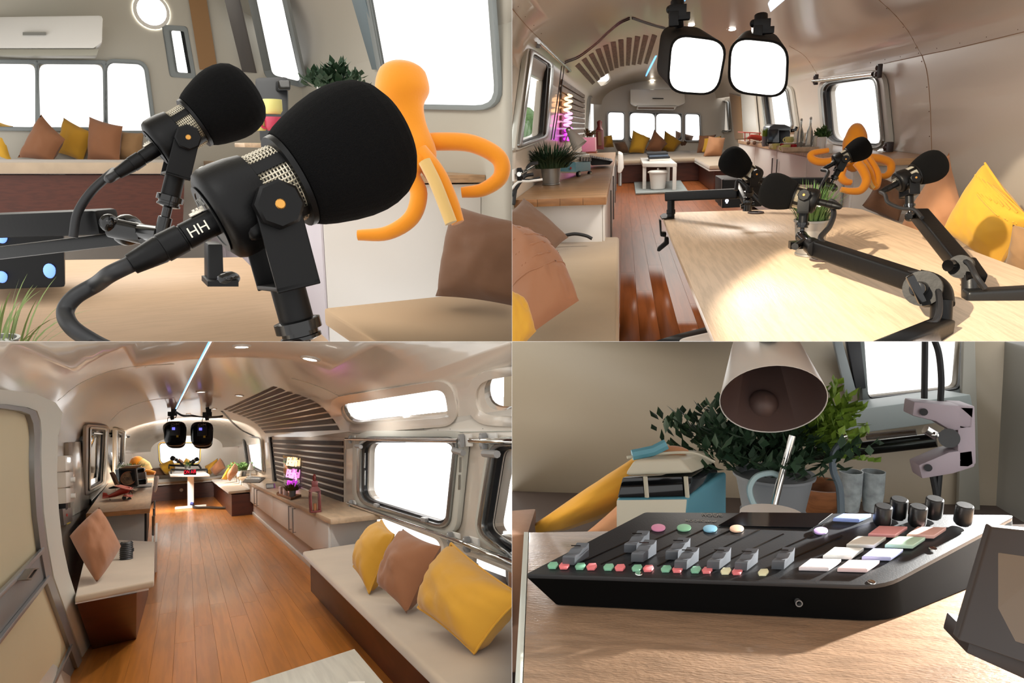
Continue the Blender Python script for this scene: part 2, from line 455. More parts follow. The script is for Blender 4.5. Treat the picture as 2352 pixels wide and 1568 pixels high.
SLATT = mat('weathered_slat', (110, 92, 78), 0.6, grain=(4, (9, 1.2, 9), .45), perobj=.25)
VELVET = mat('beige_velvet', (188, 168, 144), 0.85, sheen=.5, var=(2.2, .16), bump=(5, .15))
VELVETT = mat('sand_velvet', (182, 158, 128), 0.85, sheen=.4, var=(1.8, .12), bump=(5, .15))
MUST = mat('mustard_cotton', (204, 150, 42), 0.85, sheen=.2, bump=(7, .35))
MUSTY = mat('yellow_cotton', (226, 172, 52), 0.85, sheen=.2, bump=(7, .35))
TERRA = mat('terracotta_cotton', (152, 102, 70), 0.85, sheen=.2, bump=(7, .35))
TAN = mat('tan_cotton', (182, 130, 92), 0.85, sheen=.2, bump=(7, .35))
BROWNC = mat('brown_cotton', (112, 80, 58), 0.9, sheen=.2, bump=(7, .35))
KHAKI = mat('khaki_cotton', (158, 122, 84), 0.9, sheen=.2, bump=(7, .3))
ORANGE = mat('orange_plush', (240, 150, 20), 0.9, sheen=.5, bump=(25, .3))
PEACH = mat('cream_plush', (226, 190, 120), 0.9, sheen=.5)
LEAF = mat('leaf_green', (86, 122, 62), 0.6, var=(5, .4)); LEAFD = mat('dark_leaf', (44, 74, 48), 0.6, var=(5, .4))
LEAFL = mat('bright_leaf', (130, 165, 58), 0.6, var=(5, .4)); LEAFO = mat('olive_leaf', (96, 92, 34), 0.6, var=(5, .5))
SOIL = mat('soil', (45, 34, 26), 0.9)
ZINC = mat('zinc', (160, 160, 158), 0.38, metal=0.8); GREYP = mat('grey_pot', (128, 132, 136), 0.6)
RED = mat('red_paint', (164, 52, 38), 0.35); PINKISH = mat('faded_red_paint', (190, 100, 88), 0.45)
DRED = mat('dark_red_paint', (98, 28, 26), 0.4)
BLUEP = mat('pale_blue_paint', (96, 160, 180), 0.4); CREAMP = mat('cream_paint', (205, 200, 180), 0.4)
GLASSD = mat('dark_glass', (10, 11, 13), 0.08)
GLASS = mat('clear_glass', (235, 240, 240), 0.03, trans=1.0, ior=1.25)
PANE = mat('window_pane', (255, 255, 255), 0.0, trans=1.0, ior=1.01)
SMOKED = mat('smoked_plastic', (70, 84, 96), 0.12, trans=.5)
WARMWOOD = mat('brown_wood', (84, 56, 38), 0.5, grain=(4, (6, 6, 1), .4))
TRAYW = mat('tray_wood', (150, 96, 58), 0.5, grain=(4, (1, 6, 6), .3))
LAMPON = mat('lit_diffuser', (255, 250, 240), 0.5, emit=22.0)
SOFTON = mat('lit_softbox', (255, 254, 250), 0.5, emit=2.4)
LEDB = mat('blue_led_strip', (120, 190, 255), 0.5, emit=1.6); LEDW = mat('white_led_strip', (215, 235, 255), 0.5, emit=1.8)
NEONW = mat('warm_neon', (255, 205, 150), 0.5, emit=2.4); NEONP = mat('pink_neon', (255, 150, 225), 0.5, emit=1.8)
PURPLE = mat('purple_neon', (225, 60, 235), 0.5, emit=1.2)
SIGNR = mat('red_sign_letters', (240, 24, 60), 0.6, emit=.8)
SCRB = mat('blue_display', (120, 120, 255), 0.4, emit=1.2); BLULED = mat('blue_indicator', (110, 150, 255), 0.4, emit=1.5)
YELL = mat('yellow_sticker', (205, 190, 70), 0.6); PAPER = mat('paper', (232, 228, 220), 0.7)
SLATE = mat('slate_mat', (52, 52, 56), 0.6); COPPER = mat('copper_edge', (190, 130, 90), 0.5)
TEXTG = mat('grey_lettering', (140, 140, 135), 0.6); REDL = mat('red_label', (190, 50, 45), 0.6)
CHAR = mat('charcoal_paint', (38, 40, 44), 0.55)

# ---------------------------------------------------------------- microphone (local frame: +x = where it points, -y = knob side, z up, foam diameter 1)
def mic_parts(t, detail=True):
    P = t.part
    prof = [(.30, -.02), (.355, -.02), (.385, .03), (.42, .12), (.465, .27), (.492, .40), (.5, .50), (.492, .60), (.465, .70), (.415, .785), (.33, .85), (.22, .885), (.1, .90)]
    P('foam_windscreen', G().lathe(prof, (0, 0, 0), (1, 0, 0), 40), FOAM, local=True, ang=60)
    P('collar', G().lathe([(.30, -.075), (.345, -.07), (.35, -.03), (.31, -.02)], (0, 0, 0), (1, 0, 0), 32), BLACK, local=True)
    # grille: woven wires round the barrel
    R = .282
    P('grille_core', G().lathe([(R - .02, -.30), (R - .02, -.05)], (0, 0, 0), (1, 0, 0), 24, False, False), mat('grille_shadow', (70, 66, 60), .6), local=True)
    g = G(); nr, na = (9, 56) if detail else (4, 24); w = .0065 if detail else .012
    for k in range(na):
        a = 2 * PI * k / na
        pts = [(-.295 + .23 * i / (nr * 2), (R + (.004 if (i + k) % 2 else -.004)) * math.cos(a), (R + (.004 if (i + k) % 2 else -.004)) * math.sin(a)) for i in range(nr * 2 + 1)] if detail else [(-.265, R * math.cos(a), R * math.sin(a)), (-.065, R * math.cos(a), R * math.sin(a))]
        g.tube(pts, w, 4, cap=False)
    for j in range(nr):
        x = -.29 + .23 * (j + .5) / nr
        g.tube([(x, R * math.cos(2 * PI * k / na), R * math.sin(2 * PI * k / na)) for k in range(na + 1)], w, 4, cap=False)
    P('grille', g, GRILLE, local=True, smooth=detail, ang=60)
    # four struts between the windows of the grille
    for a in (PI * .3, PI * .8, PI * 1.28, PI * 1.8):
        g = G()
        def f(u, v, a=a):
            th = a + (u - .5) * .32; r = R + .014; return Vector((-.30 + .26 * v, r * math.cos(th), r * math.sin(th)))
        g.grid(f, 5, 1); P('strut', g, BLACK, local=True)
    prof = [(.20, -.66), (.27, -.655), (.315, -.63), (.335, -.585), (.338, -.50), (.33, -.40), (.312, -.30), (.285, -.29)]
    P('body', G().lathe(prof, (0, 0, 0), (1, 0, 0), 40), BLACK, local=True)
    P('rear_plate', G().lathe([(.24, -.663), (.245, -.672), (.20, -.672), (.196, -.665), (.05, -.666)], (0, 0, 0), (1, 0, 0), 32), DARKGREY, local=True)
    if detail: P('lettering', G().join(text_geo('PODMIC', .085, .001), Matrix(((0, 0, -1, -.6745), (-1, 0, 0, 0), (0, 1, 0, .13), (0, 0, 0, 1)))), TEXTG, local=True, smooth=False)
    # rounded cheek on the knob side
    P('cheek', G().box((-.44, -.20, -.10), (.24, .2, .30)), BLACK, local=True, bev=.07, seg=4)
    P('plug', G().lathe([(.092, 0), (.092, .22), (.085, .225), (.085, .235), (.098, .24), (.1, .38), (.092, .385), (.092, .395), (.095, .40), (.07, .60), (.055, .605)], (-.66, -.03, -.02), (-1, 0, -.02), 24), BLACK, local=True)
    P('plug_latch', G().box((-.73, -.03, .085), (.10, .06, .02)).box((-.69, -.03, .10), (.02, .06, .02)).box((-.72, -.03, .10), (.012, .06, .02)).box((-.745, -.03, .10), (.012, .06, .02)), GRILLE, local=True)

def mic(S, name, label, foam_px, D, dia_px, ang, phi, group=None, detail=True, proto=None, roll=0):
    """foam centre pixel, distance along the camera axis, foam diameter in px; ang = image angle of the axis, phi = turned away from the viewer"""
    n = S.ray(*foam_px).normalized(); right = n.cross(Vector((0, 0, 1))).normalized()
    wr = S.M.to_3x3().inverted() @ Vector((1, 0, 0)); right = (wr - n * wr.dot(n)).normalized(); up = right.cross(n).normalized()
    if up.z < 0: up = -up
    fw = (right * math.cos(ang) + up * math.sin(ang)) * math.cos(phi) + n * math.sin(phi)
    y = n - fw * n.dot(fw); y.normalize()           # +y away from the viewer, so the knob faces it
    if roll: y = Matrix.Rotation(roll, 3, fw) @ y
    c = S.ray(*foam_px) * D; sc = dia_px * (D / F) / 1.0
    M = frame_mat(c - fw * (.45 * sc), fw, y) @ Matrix.Scale(sc, 4)
    if proto: t = proto.copy(M, label, group)
    else:
        t = Thing(S, name, label, 'microphone', mat=M, group=group); mic_parts(t, detail)
    t.sc = sc; t.fw = fw; t.ydir = y; t.M = M
    return t
def mloc(t, x, y, z): return t.mat @ Vector((x, y, z))
# ---------------------------------------------------------------- a curved trailer shell (both walls straight up to u0, then an arc)
class Shell:
    def __init__(s, S, l, r, u0, uh, ne, dmax, floor, l2=None):
        s.S, s.l, s.r, s.u0, s.uh, s.ne, s.dm, s.h = S, l, r, u0, uh, ne, dmax, floor
    def out(s, p):
        if p.y > s.dm: return True
        c = (s.l + s.r) / 2; h = (s.r - s.l) / 2
        if p.z <= s.u0: return abs(p.x - c) > h or p.z < s.h
        return (abs(p.x - c) / h) ** s.ne + ((p.z - s.u0) / s.uh) ** s.ne > 1
    def on(s, px, py, off=0.0):
        a = s.S.ray(px, py).normalized(); lo = hi = 0.0
        while not s.out(a * hi): lo = hi; hi += .25
        for _ in range(22):
            m = (lo + hi) / 2
            if s.out(a * m): hi = m
            else: lo = m
        return a * (lo - off)
    def arc(s, d, i, n, out, k=1.0):
        th = PI * i / n; c = (s.l + s.r) / 2; h = (s.r - s.l) / 2 + out; e = 2 / s.ne; cs, sn = math.cos(th), math.sin(th)
        x = c + h * (abs(cs) ** e) * (1 if cs >= 0 else -1); z = s.u0 + (s.uh + out) * (abs(sn) ** e)
        return Vector((c + (x - c) * k, d, s.u0 + (z - s.u0) * k))
    def ceiling(s, m, label, d0=1.0, endround=2.5, k1=.7):
        ds = [d0 + (s.dm - endround - d0) * i / 10 for i in range(11)] + [s.dm - endround + endround * f for f in (.4, .7, .87, .97, 1)]; n = 28; w = n + 1; q = w * len(ds)
        kk = lambda d: 1 if d <= s.dm - endround else 1 - (1 - k1) * (1 - math.sqrt(max(0, 1 - ((d - s.dm + endround) / endround) ** 2)))
        vs = [s.arc(d, i, n, o, kk(d)) for o in (0, .04) for d in ds for i in range(w)]; fs = []
        for o in (0, q):
            for j in range(len(ds) - 1):
                for i in range(n): b = o + j * w + i; fs.append((b, b + 1, b + w + 1, b + w))
        for i in range(n):
            for j in (0, len(ds) - 1): b = j * w + i; fs.append((b, b + 1, q + b + 1, q + b))
        for j in range(len(ds) - 1):
            for i in (0, n): b = j * w + i; fs.append((b, b + w, q + b + w, q + b))
        return solo(s.S, 'ceiling', G().add(vs, fs), m, label, kind='structure', loc=(0, 0, s.u0))
def pxl(c4, rf, f, n=5): return [f(p.x, p.y) for p in rquad([(x, y, 0) for x, y in c4], rf, n)]
def window(S, c4, rf, f, off, label, nr, w1=10, w2=3, frame_m=None, mold=None, gm=None, n=5):
    q = lambda w: [(p.x, p.y) for p in inset([(x, y, 0) for x, y in c4], -w)]; off = Vector(off)
    t = Thing(S, 'window_' + str(nr), label, None, loc=f(*c4[3]), kind='structure')
    t.part('window_frame', G().ring(pxl(q(w1), rf * 1.1, f, n), pxl(q(w2), rf, f, n), off), frame_m or STEEL, bev=off.length * .08)
    t.part('gasket', G().ring(pxl(q(w2), rf, f, n), pxl(c4, rf, f, n), off * .6), gm or RUBBER)
    t.part('pane', G().prism([p - off * .3 for p in pxl(c4, rf, f, n)], off * .1), PANE)
    if mold: t.part('moulding', G().ring(pxl(q(w1 + mold), rf * 1.25, f, n), pxl(q(w1), rf * 1.1, f, n), off * .7), TRIM, bev=off.length * .15)
    return t
def planks(fl, S, H, x0, x1, y0, y1, pw, m, seed, lens=(2.6, 3.0, 3.4)):
    rnd = random.Random(seed); pm = {}; x = x0
    while x < x1:
        y = y0 - rnd.random() * 2
        while y < y1:
            y2 = min(y + rnd.choice(lens), y1); key = round(y2 - y, 2)
            if y2 > y0:
                if key not in pm: pm[key] = to_mesh('plank', G().box((0, 0, 0), (pw, y2 - y - .0015, .02)), .0006, 1); pm[key].materials.append(m)
                o = fl.part('plank', None, None, mesh=pm[key]); o.location = (x + pw / 2, (y + y2) / 2, -.01)
            y = y2
        x += pw + .0006
def knob_parts(t, down, L=.55, stem=True, tail=.0):
    """yoke, side knobs and stem of a microphone; down = direction of the stem in room coordinates"""
    sc = t.sc; y = t.ydir; piv = t.M @ Vector((-.30, 0, -.10)); dn = Vector(down); dn = (dn - y * dn.dot(y)).normalized(); sd = y.cross(dn)
    t.piv = piv
    for s_ in (-1, 1):
        a = piv + y * (s_ * .34 * sc); b = piv + y * (s_ * .47 * sc)
        kn = t.part('knob', G().tube([a, a + (b - a) * .1, b - (b - a) * .12, b], 1, 8, rads=[.15 * sc, .165 * sc, .165 * sc, .145 * sc]), BLACK, ang=30)
        t.part('bolt', G().cyl(b, b + (b - a) * .06, .035 * sc, .028 * sc, 12), BRASS, parent=kn)
    g = G(); w = .3 * sc; th = .035 * sc
    R = Matrix((sd, y, -dn)).transposed()
    for s_ in (-1, 1): g.box(piv + y * (s_ * .355 * sc) + dn * (L * .44 * sc), (w, th, (L * .88 + .1) * sc), R)
    g.box(piv + dn * (L * .92 * sc), (w, .745 * sc, th), R)
    t.part('yoke', g, BLACK, bev=.03 * sc, seg=3)
    a = piv + dn * (L * .9 * sc)
    if stem:
        t.part('stem', G().cyl(a, a + dn * .30 * sc, .125 * sc, seg=24), BLACK)
        t.part('thumb_ring', G().lathe([(.14, 0), (.165, .01), (.165, .07), (.14, .08), (.14, .12), (.15, .125), (.15, .15), (.10, .17)], (0, 0, 0), (0, 0, 1), 28).join(G()), BLACK, local=True) if False else None
        g = G().lathe([(r_ * sc, h * sc) for r_, h in ((.13, 0), (.17, .01), (.17, .085), (.135, .09), (.135, .12), (.15, .125), (.15, .15), (.09, .17), (.06, .175), (.06, .30), (.09, .31), (.09, .4 + tail))], a + dn * .28 * sc, dn, 28)
        t.part('thumb_ring', g, BLACKG)
    t.foot = a + dn * (.68 + tail) * sc
    return t.foot
# =====================================================================  lower left: the room seen along its floor
S = BL; H = -1.2
def rl(d):
    k = [(0, -.62), (4.2, -.67), (5.84, -.84), (8.2, -1.04), (12.5, -1.375), (17, -1.45), (30, -1.48)]
    for (a, x), (b, y) in zip(k, k[1:]):
        if d <= b: return x + (y - x) * (d - a) / (b - a)
    return k[-1][1]
RR, U0, UH, NE = 1.5, .12, .62, 2.3
def outside(p, l=rl):
    a = l(p.y); c = (a + RR) / 2; h = (RR - a) / 2
    if p.y > 24: return True
    if p.z <= U0: return abs(p.x - c) > h or p.z < H
    return (abs(p.x - c) / h) ** NE + ((p.z - U0) / UH) ** NE > 1
def onshell(px, py, off=0.0):
    a = S.ray(px, py).normalized(); lo, hi = 0.0, 0.0
    while not outside(a * hi): lo = hi; hi += .25
    for _ in range(22):
        m = (lo + hi) / 2
        if outside(a * m): hi = m
        else: lo = m
    return a * (lo - off)
def shell_pt(d, th, out=0.0):
    a = rl(d); c = (a + RR) / 2; h = (RR - a) / 2 + out; cs, sn = math.cos(th), math.sin(th); e = 2 / NE
    return Vector((c + h * (abs(cs) ** e) * (1 if cs >= 0 else -1), d, U0 + (UH + out) * (abs(sn) ** e)))
def pxloop(c4, rf, f, n=5): return [f(p.x, p.y) for p in rquad([(x, y, 0) for x, y in c4], rf, n)]

# floor of planks
fl = solo(S, 'floor', G().box((.35, 12.5, H - .03), (4.4, 25, .02)), WARMWOOD, 'orange brown laminate plank floor of the long room seen from the door', kind='structure', loc=(0, 0, H))
rnd = random.Random(3); pw = .118; pm = {}
for i in range(19):
    x = -.78 + i * (pw + .0006); y = 1.6 + rnd.random() * 2.2
    while y < 21.5:
        L = rnd.choice((2.6, 3.0, 3.4)); y2 = min(y + L, 21.6); key = round(y2 - y, 2)
        if y2 > 2.4:
            if key not in pm: pm[key] = to_mesh('plank', G().box((0, 0, 0), (pw, y2 - y - .0015, .02)), .0006, 1); pm[key].materials.append(FLOORW)
            o = fl.part('plank', None, None, mesh=pm[key]); o.location = (x + pw / 2, (y + y2) / 2, -.01)
        y = y2
# walls
def lwall(off): return lambda u, v: None
g = G(); ds = [1.5, 3, 4.2, 5, 5.84, 7, 8.2, 10, 12.5, 15, 18, 21, 24]; hs = [(H - .05, .16), (-1.0, .09), (-.8, .03), (-.6, 0), (-.2, 0), (U0, 0)]
rows = []
for out in (0, .05):
    for (z, k) in hs:
        rows.append([Vector((rl(d) - out + (k if d < 6 else 0), d, z)) for d in ds])
n = len(ds); m = len(hs); vs = [v for r_ in rows for v in r_]; fs = []
for L_ in (0, 1):
    for j in range(m - 1):
        for i in range(n - 1):
            b = (L_ * m + j) * n + i; fs.append((b, b + 1, b + n + 1, b + n))
for i in range(n - 1):
    fs.append((i, i + 1, m * n + i + 1, m * n + i)); b = (m - 1) * n; fs.append((b + i, b + i + 1, m * n + b + i + 1, m * n + b + i))
for j in range(m - 1):
    for e in (0, n - 1): fs.append((j * n + e, (j + 1) * n + e, (m + j + 1) * n + e, (m + j) * n + e))
g.add(vs, fs)
wl = solo(S, 'wall_left', g, SHELL, 'glossy white left wall with windows beside the cream door', kind='structure', loc=(0, 0, H))
wr = solo(S, 'wall_right', G().box((RR + .03, 12.75, (H + U0) / 2), (.06, 22.5, U0 - H)), SHELL, 'white right wall with large window above the cushioned bench', kind='structure', loc=(0, 0, H))
g = G(); nth = 28; ds = [1.5 + i * 1.5 for i in range(14)] + [22.2, 23, 23.6, 24]
def endk(d): return 1 if d <= 21 else 1 - .32 * (1 - math.sqrt(max(0, 1 - ((d - 21) / 3) ** 2)))
def cpt(i, j, out):
    p = shell_pt(ds[j], PI * i / nth, out); k = endk(ds[j]); return Vector((.05 + (p.x - .05) * k, p.y, U0 + (p.z - U0) * k))
vs = [cpt(i, j, o_) for o_ in (0, .04) for j in range(len(ds)) for i in range(nth + 1)]; w_ = nth + 1; q = w_ * len(ds); fs = []
for o_ in (0, q):
    for j in range(len(ds) - 1):
        for i in range(nth): b = o_ + j * w_ + i; fs.append((b, b + 1, b + w_ + 1, b + w_))
for i in range(nth):
    for j in (0, len(ds) - 1): b = j * w_ + i; fs.append((b, b + 1, q + b + 1, q + b))
for j in range(len(ds) - 1):
    for i in (0, nth): b = j * w_ + i; fs.append((b, b + w_, q + b + w_, q + b))
g.add(vs, fs)
ce = solo(S, 'ceiling', g, SHELL, 'glossy curved white ceiling reflecting the lights of the long room', kind='structure', loc=(0, 0, U0))
wb = solo(S, 'wall_back', G().box((.05, 24.03, -.25), (3.4, .06, 2.1)), SHELL, 'cream end wall with one window far behind the table', kind='structure', loc=(0, 0, H))

# openings
W1 = [(845, 1015), (1053, 1016), (1034, 1200), (843, 1143)]; W2 = [(1158, 1030), (1262, 1030), (1250, 1300), (1128, 1215)]
L1 = [(816, 1163), (1022, 1240), (1018, 1306), (812, 1206)]; L2 = [(1073, 1268), (1270, 1345), (1265, 1430), (1070, 1312)]
W3 = [(563, 1004), (600, 1006), (606, 1082), (572, 1066)]
onr = lambda x, y: S.P(x, y, r=RR - .005)
cut_holes(wr, [(pxloop(c, rf, onr), (.2, 0, 0)) for c, rf in ((W1, .2), (W2, .2), (L1, .45), (L2, .45), (W3, .2))])
V1 = [(778, 929), (1024, 890), (1035, 956), (800, 974)]; V2 = [(1096, 874), (1260, 845), (1260, 960), (1098, 952)]
def vis(px, py):
    return onshell(px, py, .12)
cut_holes(ce, [(pxloop(c, .48, vis, 6), (.28, .0, .14)) for c in (V1, V2)])
A1 = [(203, 988), (232, 990), (226, 1105), (203, 1118)]; A2 = [(266, 992), (277, 995), (275, 1062), (266, 1072)]
onl = lambda x, y: onshell(x, y, .02)
cut_holes(wl, [(pxloop(c, .12, onl), (-.25, 0, 0)) for c in (A1, A2)])
B1 = [(366, 1018), (459, 1018), (457, 1063), (369, 1063)]
onb = lambda x, y: S.P(x, y, d=23.9)
cut_holes(wb, [(pxloop(B1, .2, onb), (0, .3, 0))])

# windows: trim ring, rubber gasket, pane
def win(c4, rf, f, off, label, nr, w1=10, w2=3, n=6, kindm=STEEL, mold=None, latch=()):
    o1 = [(p.x, p.y) for p in inset([(x, y, 0) for x, y in c4], -w1)]; o2 = [(p.x, p.y) for p in inset([(x, y, 0) for x, y in c4], -w2)]
    t = Thing(S, 'window_' + str(nr), label, None, loc=f(*c4[3]), kind='structure'); off = Vector(off)
    t.part('window_frame', G().ring(pxloop(o1, rf * 1.1, f, n), pxloop(o2, rf, f, n), off), kindm, bev=.004)
    t.part('gasket', G().ring(pxloop(o2, rf, f, n), pxloop(c4, rf, f, n), off * .6), RUBBER)
    L = pxloop(c4, rf, f, n); t.part('pane', G().prism([p - off * .3 for p in L], off * .1), PANE)
    if mold:
        o3 = [(p.x, p.y) for p in inset([(x, y, 0) for x, y in c4], -w1 - mold)]
        t.part('moulding', G().ring(pxloop(o3, rf * 1.25, f, n), pxloop(o1, rf * 1.1, f, n), off * .7), TRIM, bev=.01)
    return t
w1 = win(W1, .2, onr, (-.05, 0, 0), 'large metal framed window above the three near cushions', 1, 13, 5, mold=14)
w2 = win(W2, .2, onr, (-.05, 0, 0), 'metal framed window cut by the right edge beside the large one', 2, 16, 6, mold=12)
w3 = win(W3, .2, onr, (-.05, 0, 0), 'small far window of the right wall behind the desk lamp', 3, 4, 1.5)
w4 = win(A1, .12, onl, (.05, 0, 0), 'narrow tall window above the left counter nearest the switch boxes', 4, 7, 3, mold=6)
w5 = win(A2, .12, onl, (.05, 0, 0), 'very narrow window of the left wall behind the bronze sculpture', 5, 5, 2, mold=3)
w6 = win(B1, .2, onb, (0, -.08, 0), 'end wall window behind the table with microphones', 6, 3, 1, kindm=BRASS)
for (x1, y1, x2, y2) in ((829, 1026, 818, 1024), (1042, 1034, 1064, 1040)):
    w1.part('latch', G().tube([S.P(x1, y1, r=1.42), S.P(x2, y2, r=1.42)], .018, 8), BRACKET)
w1.part('latch', G().box(S.P(865, 1160, r=1.44), (.03, .12, .03)), BRACKET, bev=.01)
w1.part('latch', G().box(S.P(975, 1193, r=1.44), (.03, .10, .03)), BRACKET, bev=.01)
w2.part('latch', G().tube([S.P(1112, 1041, r=1.42), S.P(1142, 1043, r=1.42)], .02, 8), BRACKET)
g = G()
for (x, y) in ((838, 1040), (838, 1080), (1058, 1050), (1056, 1090)): g.tube([S.P(x, y, r=1.43), S.P(x - 1, y + 34, r=1.43)], .008, 6)
w1.part('stay_bar', g, STEEL)
for c, f, lab, nr, off in ((L1, onr, 'low oblong window behind the yellow and brown cushions', 7, (-.03, 0, 0)), (L2, onr, 'low oblong window behind the largest mustard cushion', 8, (-.03, 0, 0)),
                      (V1, lambda x, y: onshell(x, y, .004), 'long curved roof window above the large window', 9, (-.012, 0, -.008)), (V2, lambda x, y: onshell(x, y, .004), 'curved roof window cut by the right edge', 10, (-.012, 0, -.008))):
    o1 = [(p.x, p.y) for p in inset([(x, y, 0) for x, y in c], -20 if nr > 8 else -9)]
    t = Thing(S, 'window_' + str(nr), lab, None, loc=f(*c[3]), kind='structure')
    t.part('window_frame', G().ring(pxloop(o1, .48, f, 6), pxloop(c, .48, f, 6), off), SHELL, ang=60)
    t.part('pane', G().add([p - Vector(off) * 2.5 for p in pxloop(c, .48, f, 6)], [tuple(range(28))]), PANE, smooth=False)
# rivets and seams on the shell
g = G()
for (x, y) in [(850, 906), (1017, 884), (1040, 917), (897, 973), (843, 987), (922, 986), (973, 985), (1034, 985), (1109, 984), (811, 988), (1006, 987), (1078, 916), (770, 900), (725, 884), (1003, 888), (333, 842), (196, 882), (262, 857), (300, 925), (270, 945), (1115, 892)]:
    p = onshell(x, y, .003); g.ball(p, S.scale(p) * 1.1, 6, 4)
solo(S, 'rivet', g, BRACKET, 'small rivets dotted over the glossy white ceiling', 'rivets', kind='stuff', loc=(0, 6, .5))
for i, (a, lab) in enumerate(((((588, 1015), (560, 905), (640, 868), (780, 985)), 'a'),)): pass
seams = [[(670, 868), (700, 876), (740, 890), (778, 908)], [(132, 920), (180, 882), (240, 856), (300, 842), (400, 835)], [(238, 985), (280, 942), (340, 920), (400, 913)], [(800, 992), (900, 993), (1040, 992), (1176, 990)]]
for sm in seams:
    g = G().tube([onshell(x, y, .002) for x, y in [(p.x, p.y) for p in spline([(x, y, 0) for x, y in sm], 5)]], .0035, 4)
    o = ce.part('seam', g, TRIM)
# led strip and downlights
ls = [(484, 780), (462, 822), (440, 865), (420, 905), (403, 940)]
t = Thing(S, 'ceiling_light_strip', 'blue and white light strip running along the glossy ceiling towards the black lamps', 'light strip', loc=onshell(440, 865, .01))
for nm, dx, m_ in (('strip_blue', -2.5, LEDB), ('strip_white', 1.0, LEDW), ('strip_channel', 5.5, WHITEM)):
    a = [onshell(x + dx * (1.2 - i * .18), y, .012) for i, (x, y) in enumerate(ls)]; b = [onshell(x + (dx + 3) * (1.2 - i * .18), y, .012) for i, (x, y) in enumerate(ls)]
    g = G(); vs = [p for ab in zip(a, b) for p in ab]; vs += [v + Vector((0, 0, .01)) for v in vs]; k = 10
    fs = [(2 * i, 2 * i + 1, 2 * i + 3, 2 * i + 2) for i in range(4)] + [(k + 2 * i, k + 2 * i + 2, k + 2 * i + 3, k + 2 * i + 1) for i in range(4)] + [(2 * i, 2 * i + 2, k + 2 * i + 2, k + 2 * i) for i in range(4)] + [(2 * i + 1, k + 2 * i + 1, k + 2 * i + 3, 2 * i + 3) for i in range(4)]
    t.part(nm, g.add(vs, fs), m_, smooth=False)
def nrm_at(px, py, f):
    a = f(px, py); b = f(px + 2, py); c = f(px, py + 2); n = (b - a).cross(c - a).normalized(); return n if n.dot(-a) > 0 else -n
for (x, y, w, lab) in ((555, 793, 42, 'largest round ceiling spotlight, cut by the top edge of the room view'), (713, 821, 46, 'round ceiling spotlight near the slatted ceiling panel, with thick rim'), (550, 907, 20, 'small ceiling spotlight above the left end of the slatted panel'), (462, 898, 24, 'ceiling spotlight right of the light strip'),
                       (492, 938, 12, 'tiny spotlight above the right black lamp'), (433, 950, 11, 'tiny far spotlight between the two black lamps'), (444, 963, 10, 'farthest tiny spotlight right of the lamps'), (400, 958, 10, 'tiny spotlight above the left black lamp')):
    p = onshell(x, y, .002); n = nrm_at(x, y, lambda a, b: onshell(a, b, .002)); r = S.scale(p) * w / 2
    t = Thing(S, 'ceiling_spotlight', lab, 'ceiling light', loc=p, group='round ceiling spotlights')
    t.part('rim', G().lathe([(r, 0), (r * .97, r * .18), (r * .7, r * .22), (r * .66, r * .12)], p, n, 28, False, False), WHITEM)
    t.part('diffuser', G().lathe([(r * .02, r * .13), (r * .66, r * .13)], p, n, 28, False, False), LAMPON)
    spot(S, p + Vector((0, 0, -.04)), p + Vector((0, 0, -1)), 36 if p.y < 12 else 60, 2.6, (1, .95, .88), .04, .6)
# slatted ceiling panel and wall panel
near = [(627, 887), (640, 891), (659, 899), (677, 904), (694, 910), (710, 916), (725, 925), (739, 935), (752, 948), (762, 960), (772, 975), (780, 990)]
far = [(512, 940), (521, 943), (531, 946), (542, 950), (553, 954), (563, 958), (573, 963), (582, 968), (590, 974), (597, 981), (604, 988), (610, 996)]
t = Thing(S, 'slatted_ceiling_panel', 'fan of dark wooden slats on the curved ceiling above the slatted wall', 'wood panel', loc=onshell(660, 950, .01))
for i in range(11):
    def lerp(a, b, k): return (a[0] + (b[0] - a[0]) * k, a[1] + (b[1] - a[1]) * k)
    n0, n1, f0, f1 = lerp(near[i], near[i + 1], .1), lerp(near[i], near[i + 1], .82), lerp(far[i], far[i + 1], .1), lerp(far[i], far[i + 1], .82)
    g = G(); k = 6; L_ = []
    for j in range(k + 1):
        s_ = j / k; a, b = lerp(f0, n0, s_), lerp(f1, n1, s_); L_ += [onshell(a[0], a[1], .004), onshell(b[0], b[1], .004)]
    inn = [p - p.normalized() * .03 for p in L_]; vs = L_ + inn; q = len(L_); fs = []
    for j in range(k): fs += [(2 * j, 2 * j + 1, 2 * j + 3, 2 * j + 2), (q + 2 * j, q + 2 * j + 2, q + 2 * j + 3, q + 2 * j + 1), (2 * j, 2 * j + 2, q + 2 * j + 2, q + 2 * j), (2 * j + 1, q + 2 * j + 1, q + 2 * j + 3, 2 * j + 3)]
    fs += [(0, q, q + 1, 1), (q - 2, q - 1, 2 * q - 1, 2 * q - 2)]
    t.part('slat', g.add(vs, fs), SLAT)
t = Thing(S, 'slatted_wall_panel', 'dark wooden slats with pale gaps on the wall behind the neon sign', 'wood panel', loc=S.P(710, 1180, r=RR))
t.part('backing', G().prism([S.P(x, y, r=RR - .002) for x, y in ((622, 1003), (794, 1004), (792, 1200), (640, 1120))], (-.008, 0, 0)), mat('slat_backing', (214, 204, 192), .5))
for k in range(12):
    yr, yl = 1009.5 + 16.1 * k, 1007.5 + 10.1 * k; xl = 624 + k * 1.2
    c = [(xl, yl + 1.9), (789, yr + 3), (789, yr + 13.6), (xl + 1, yl + 8.4)]
    t.part('slat', G().prism([S.P(x, y, r=RR - .012) for x, y in c], (-.009, 0, 0)), SLAT, bev=.001)
t.part('side_strip', G().prism([S.P(x, y, r=RR - .012) for x, y in ((621, 1003), (624, 1003), (638, 1122), (633, 1120))], (-.04, 0, 0)), RUBBER)
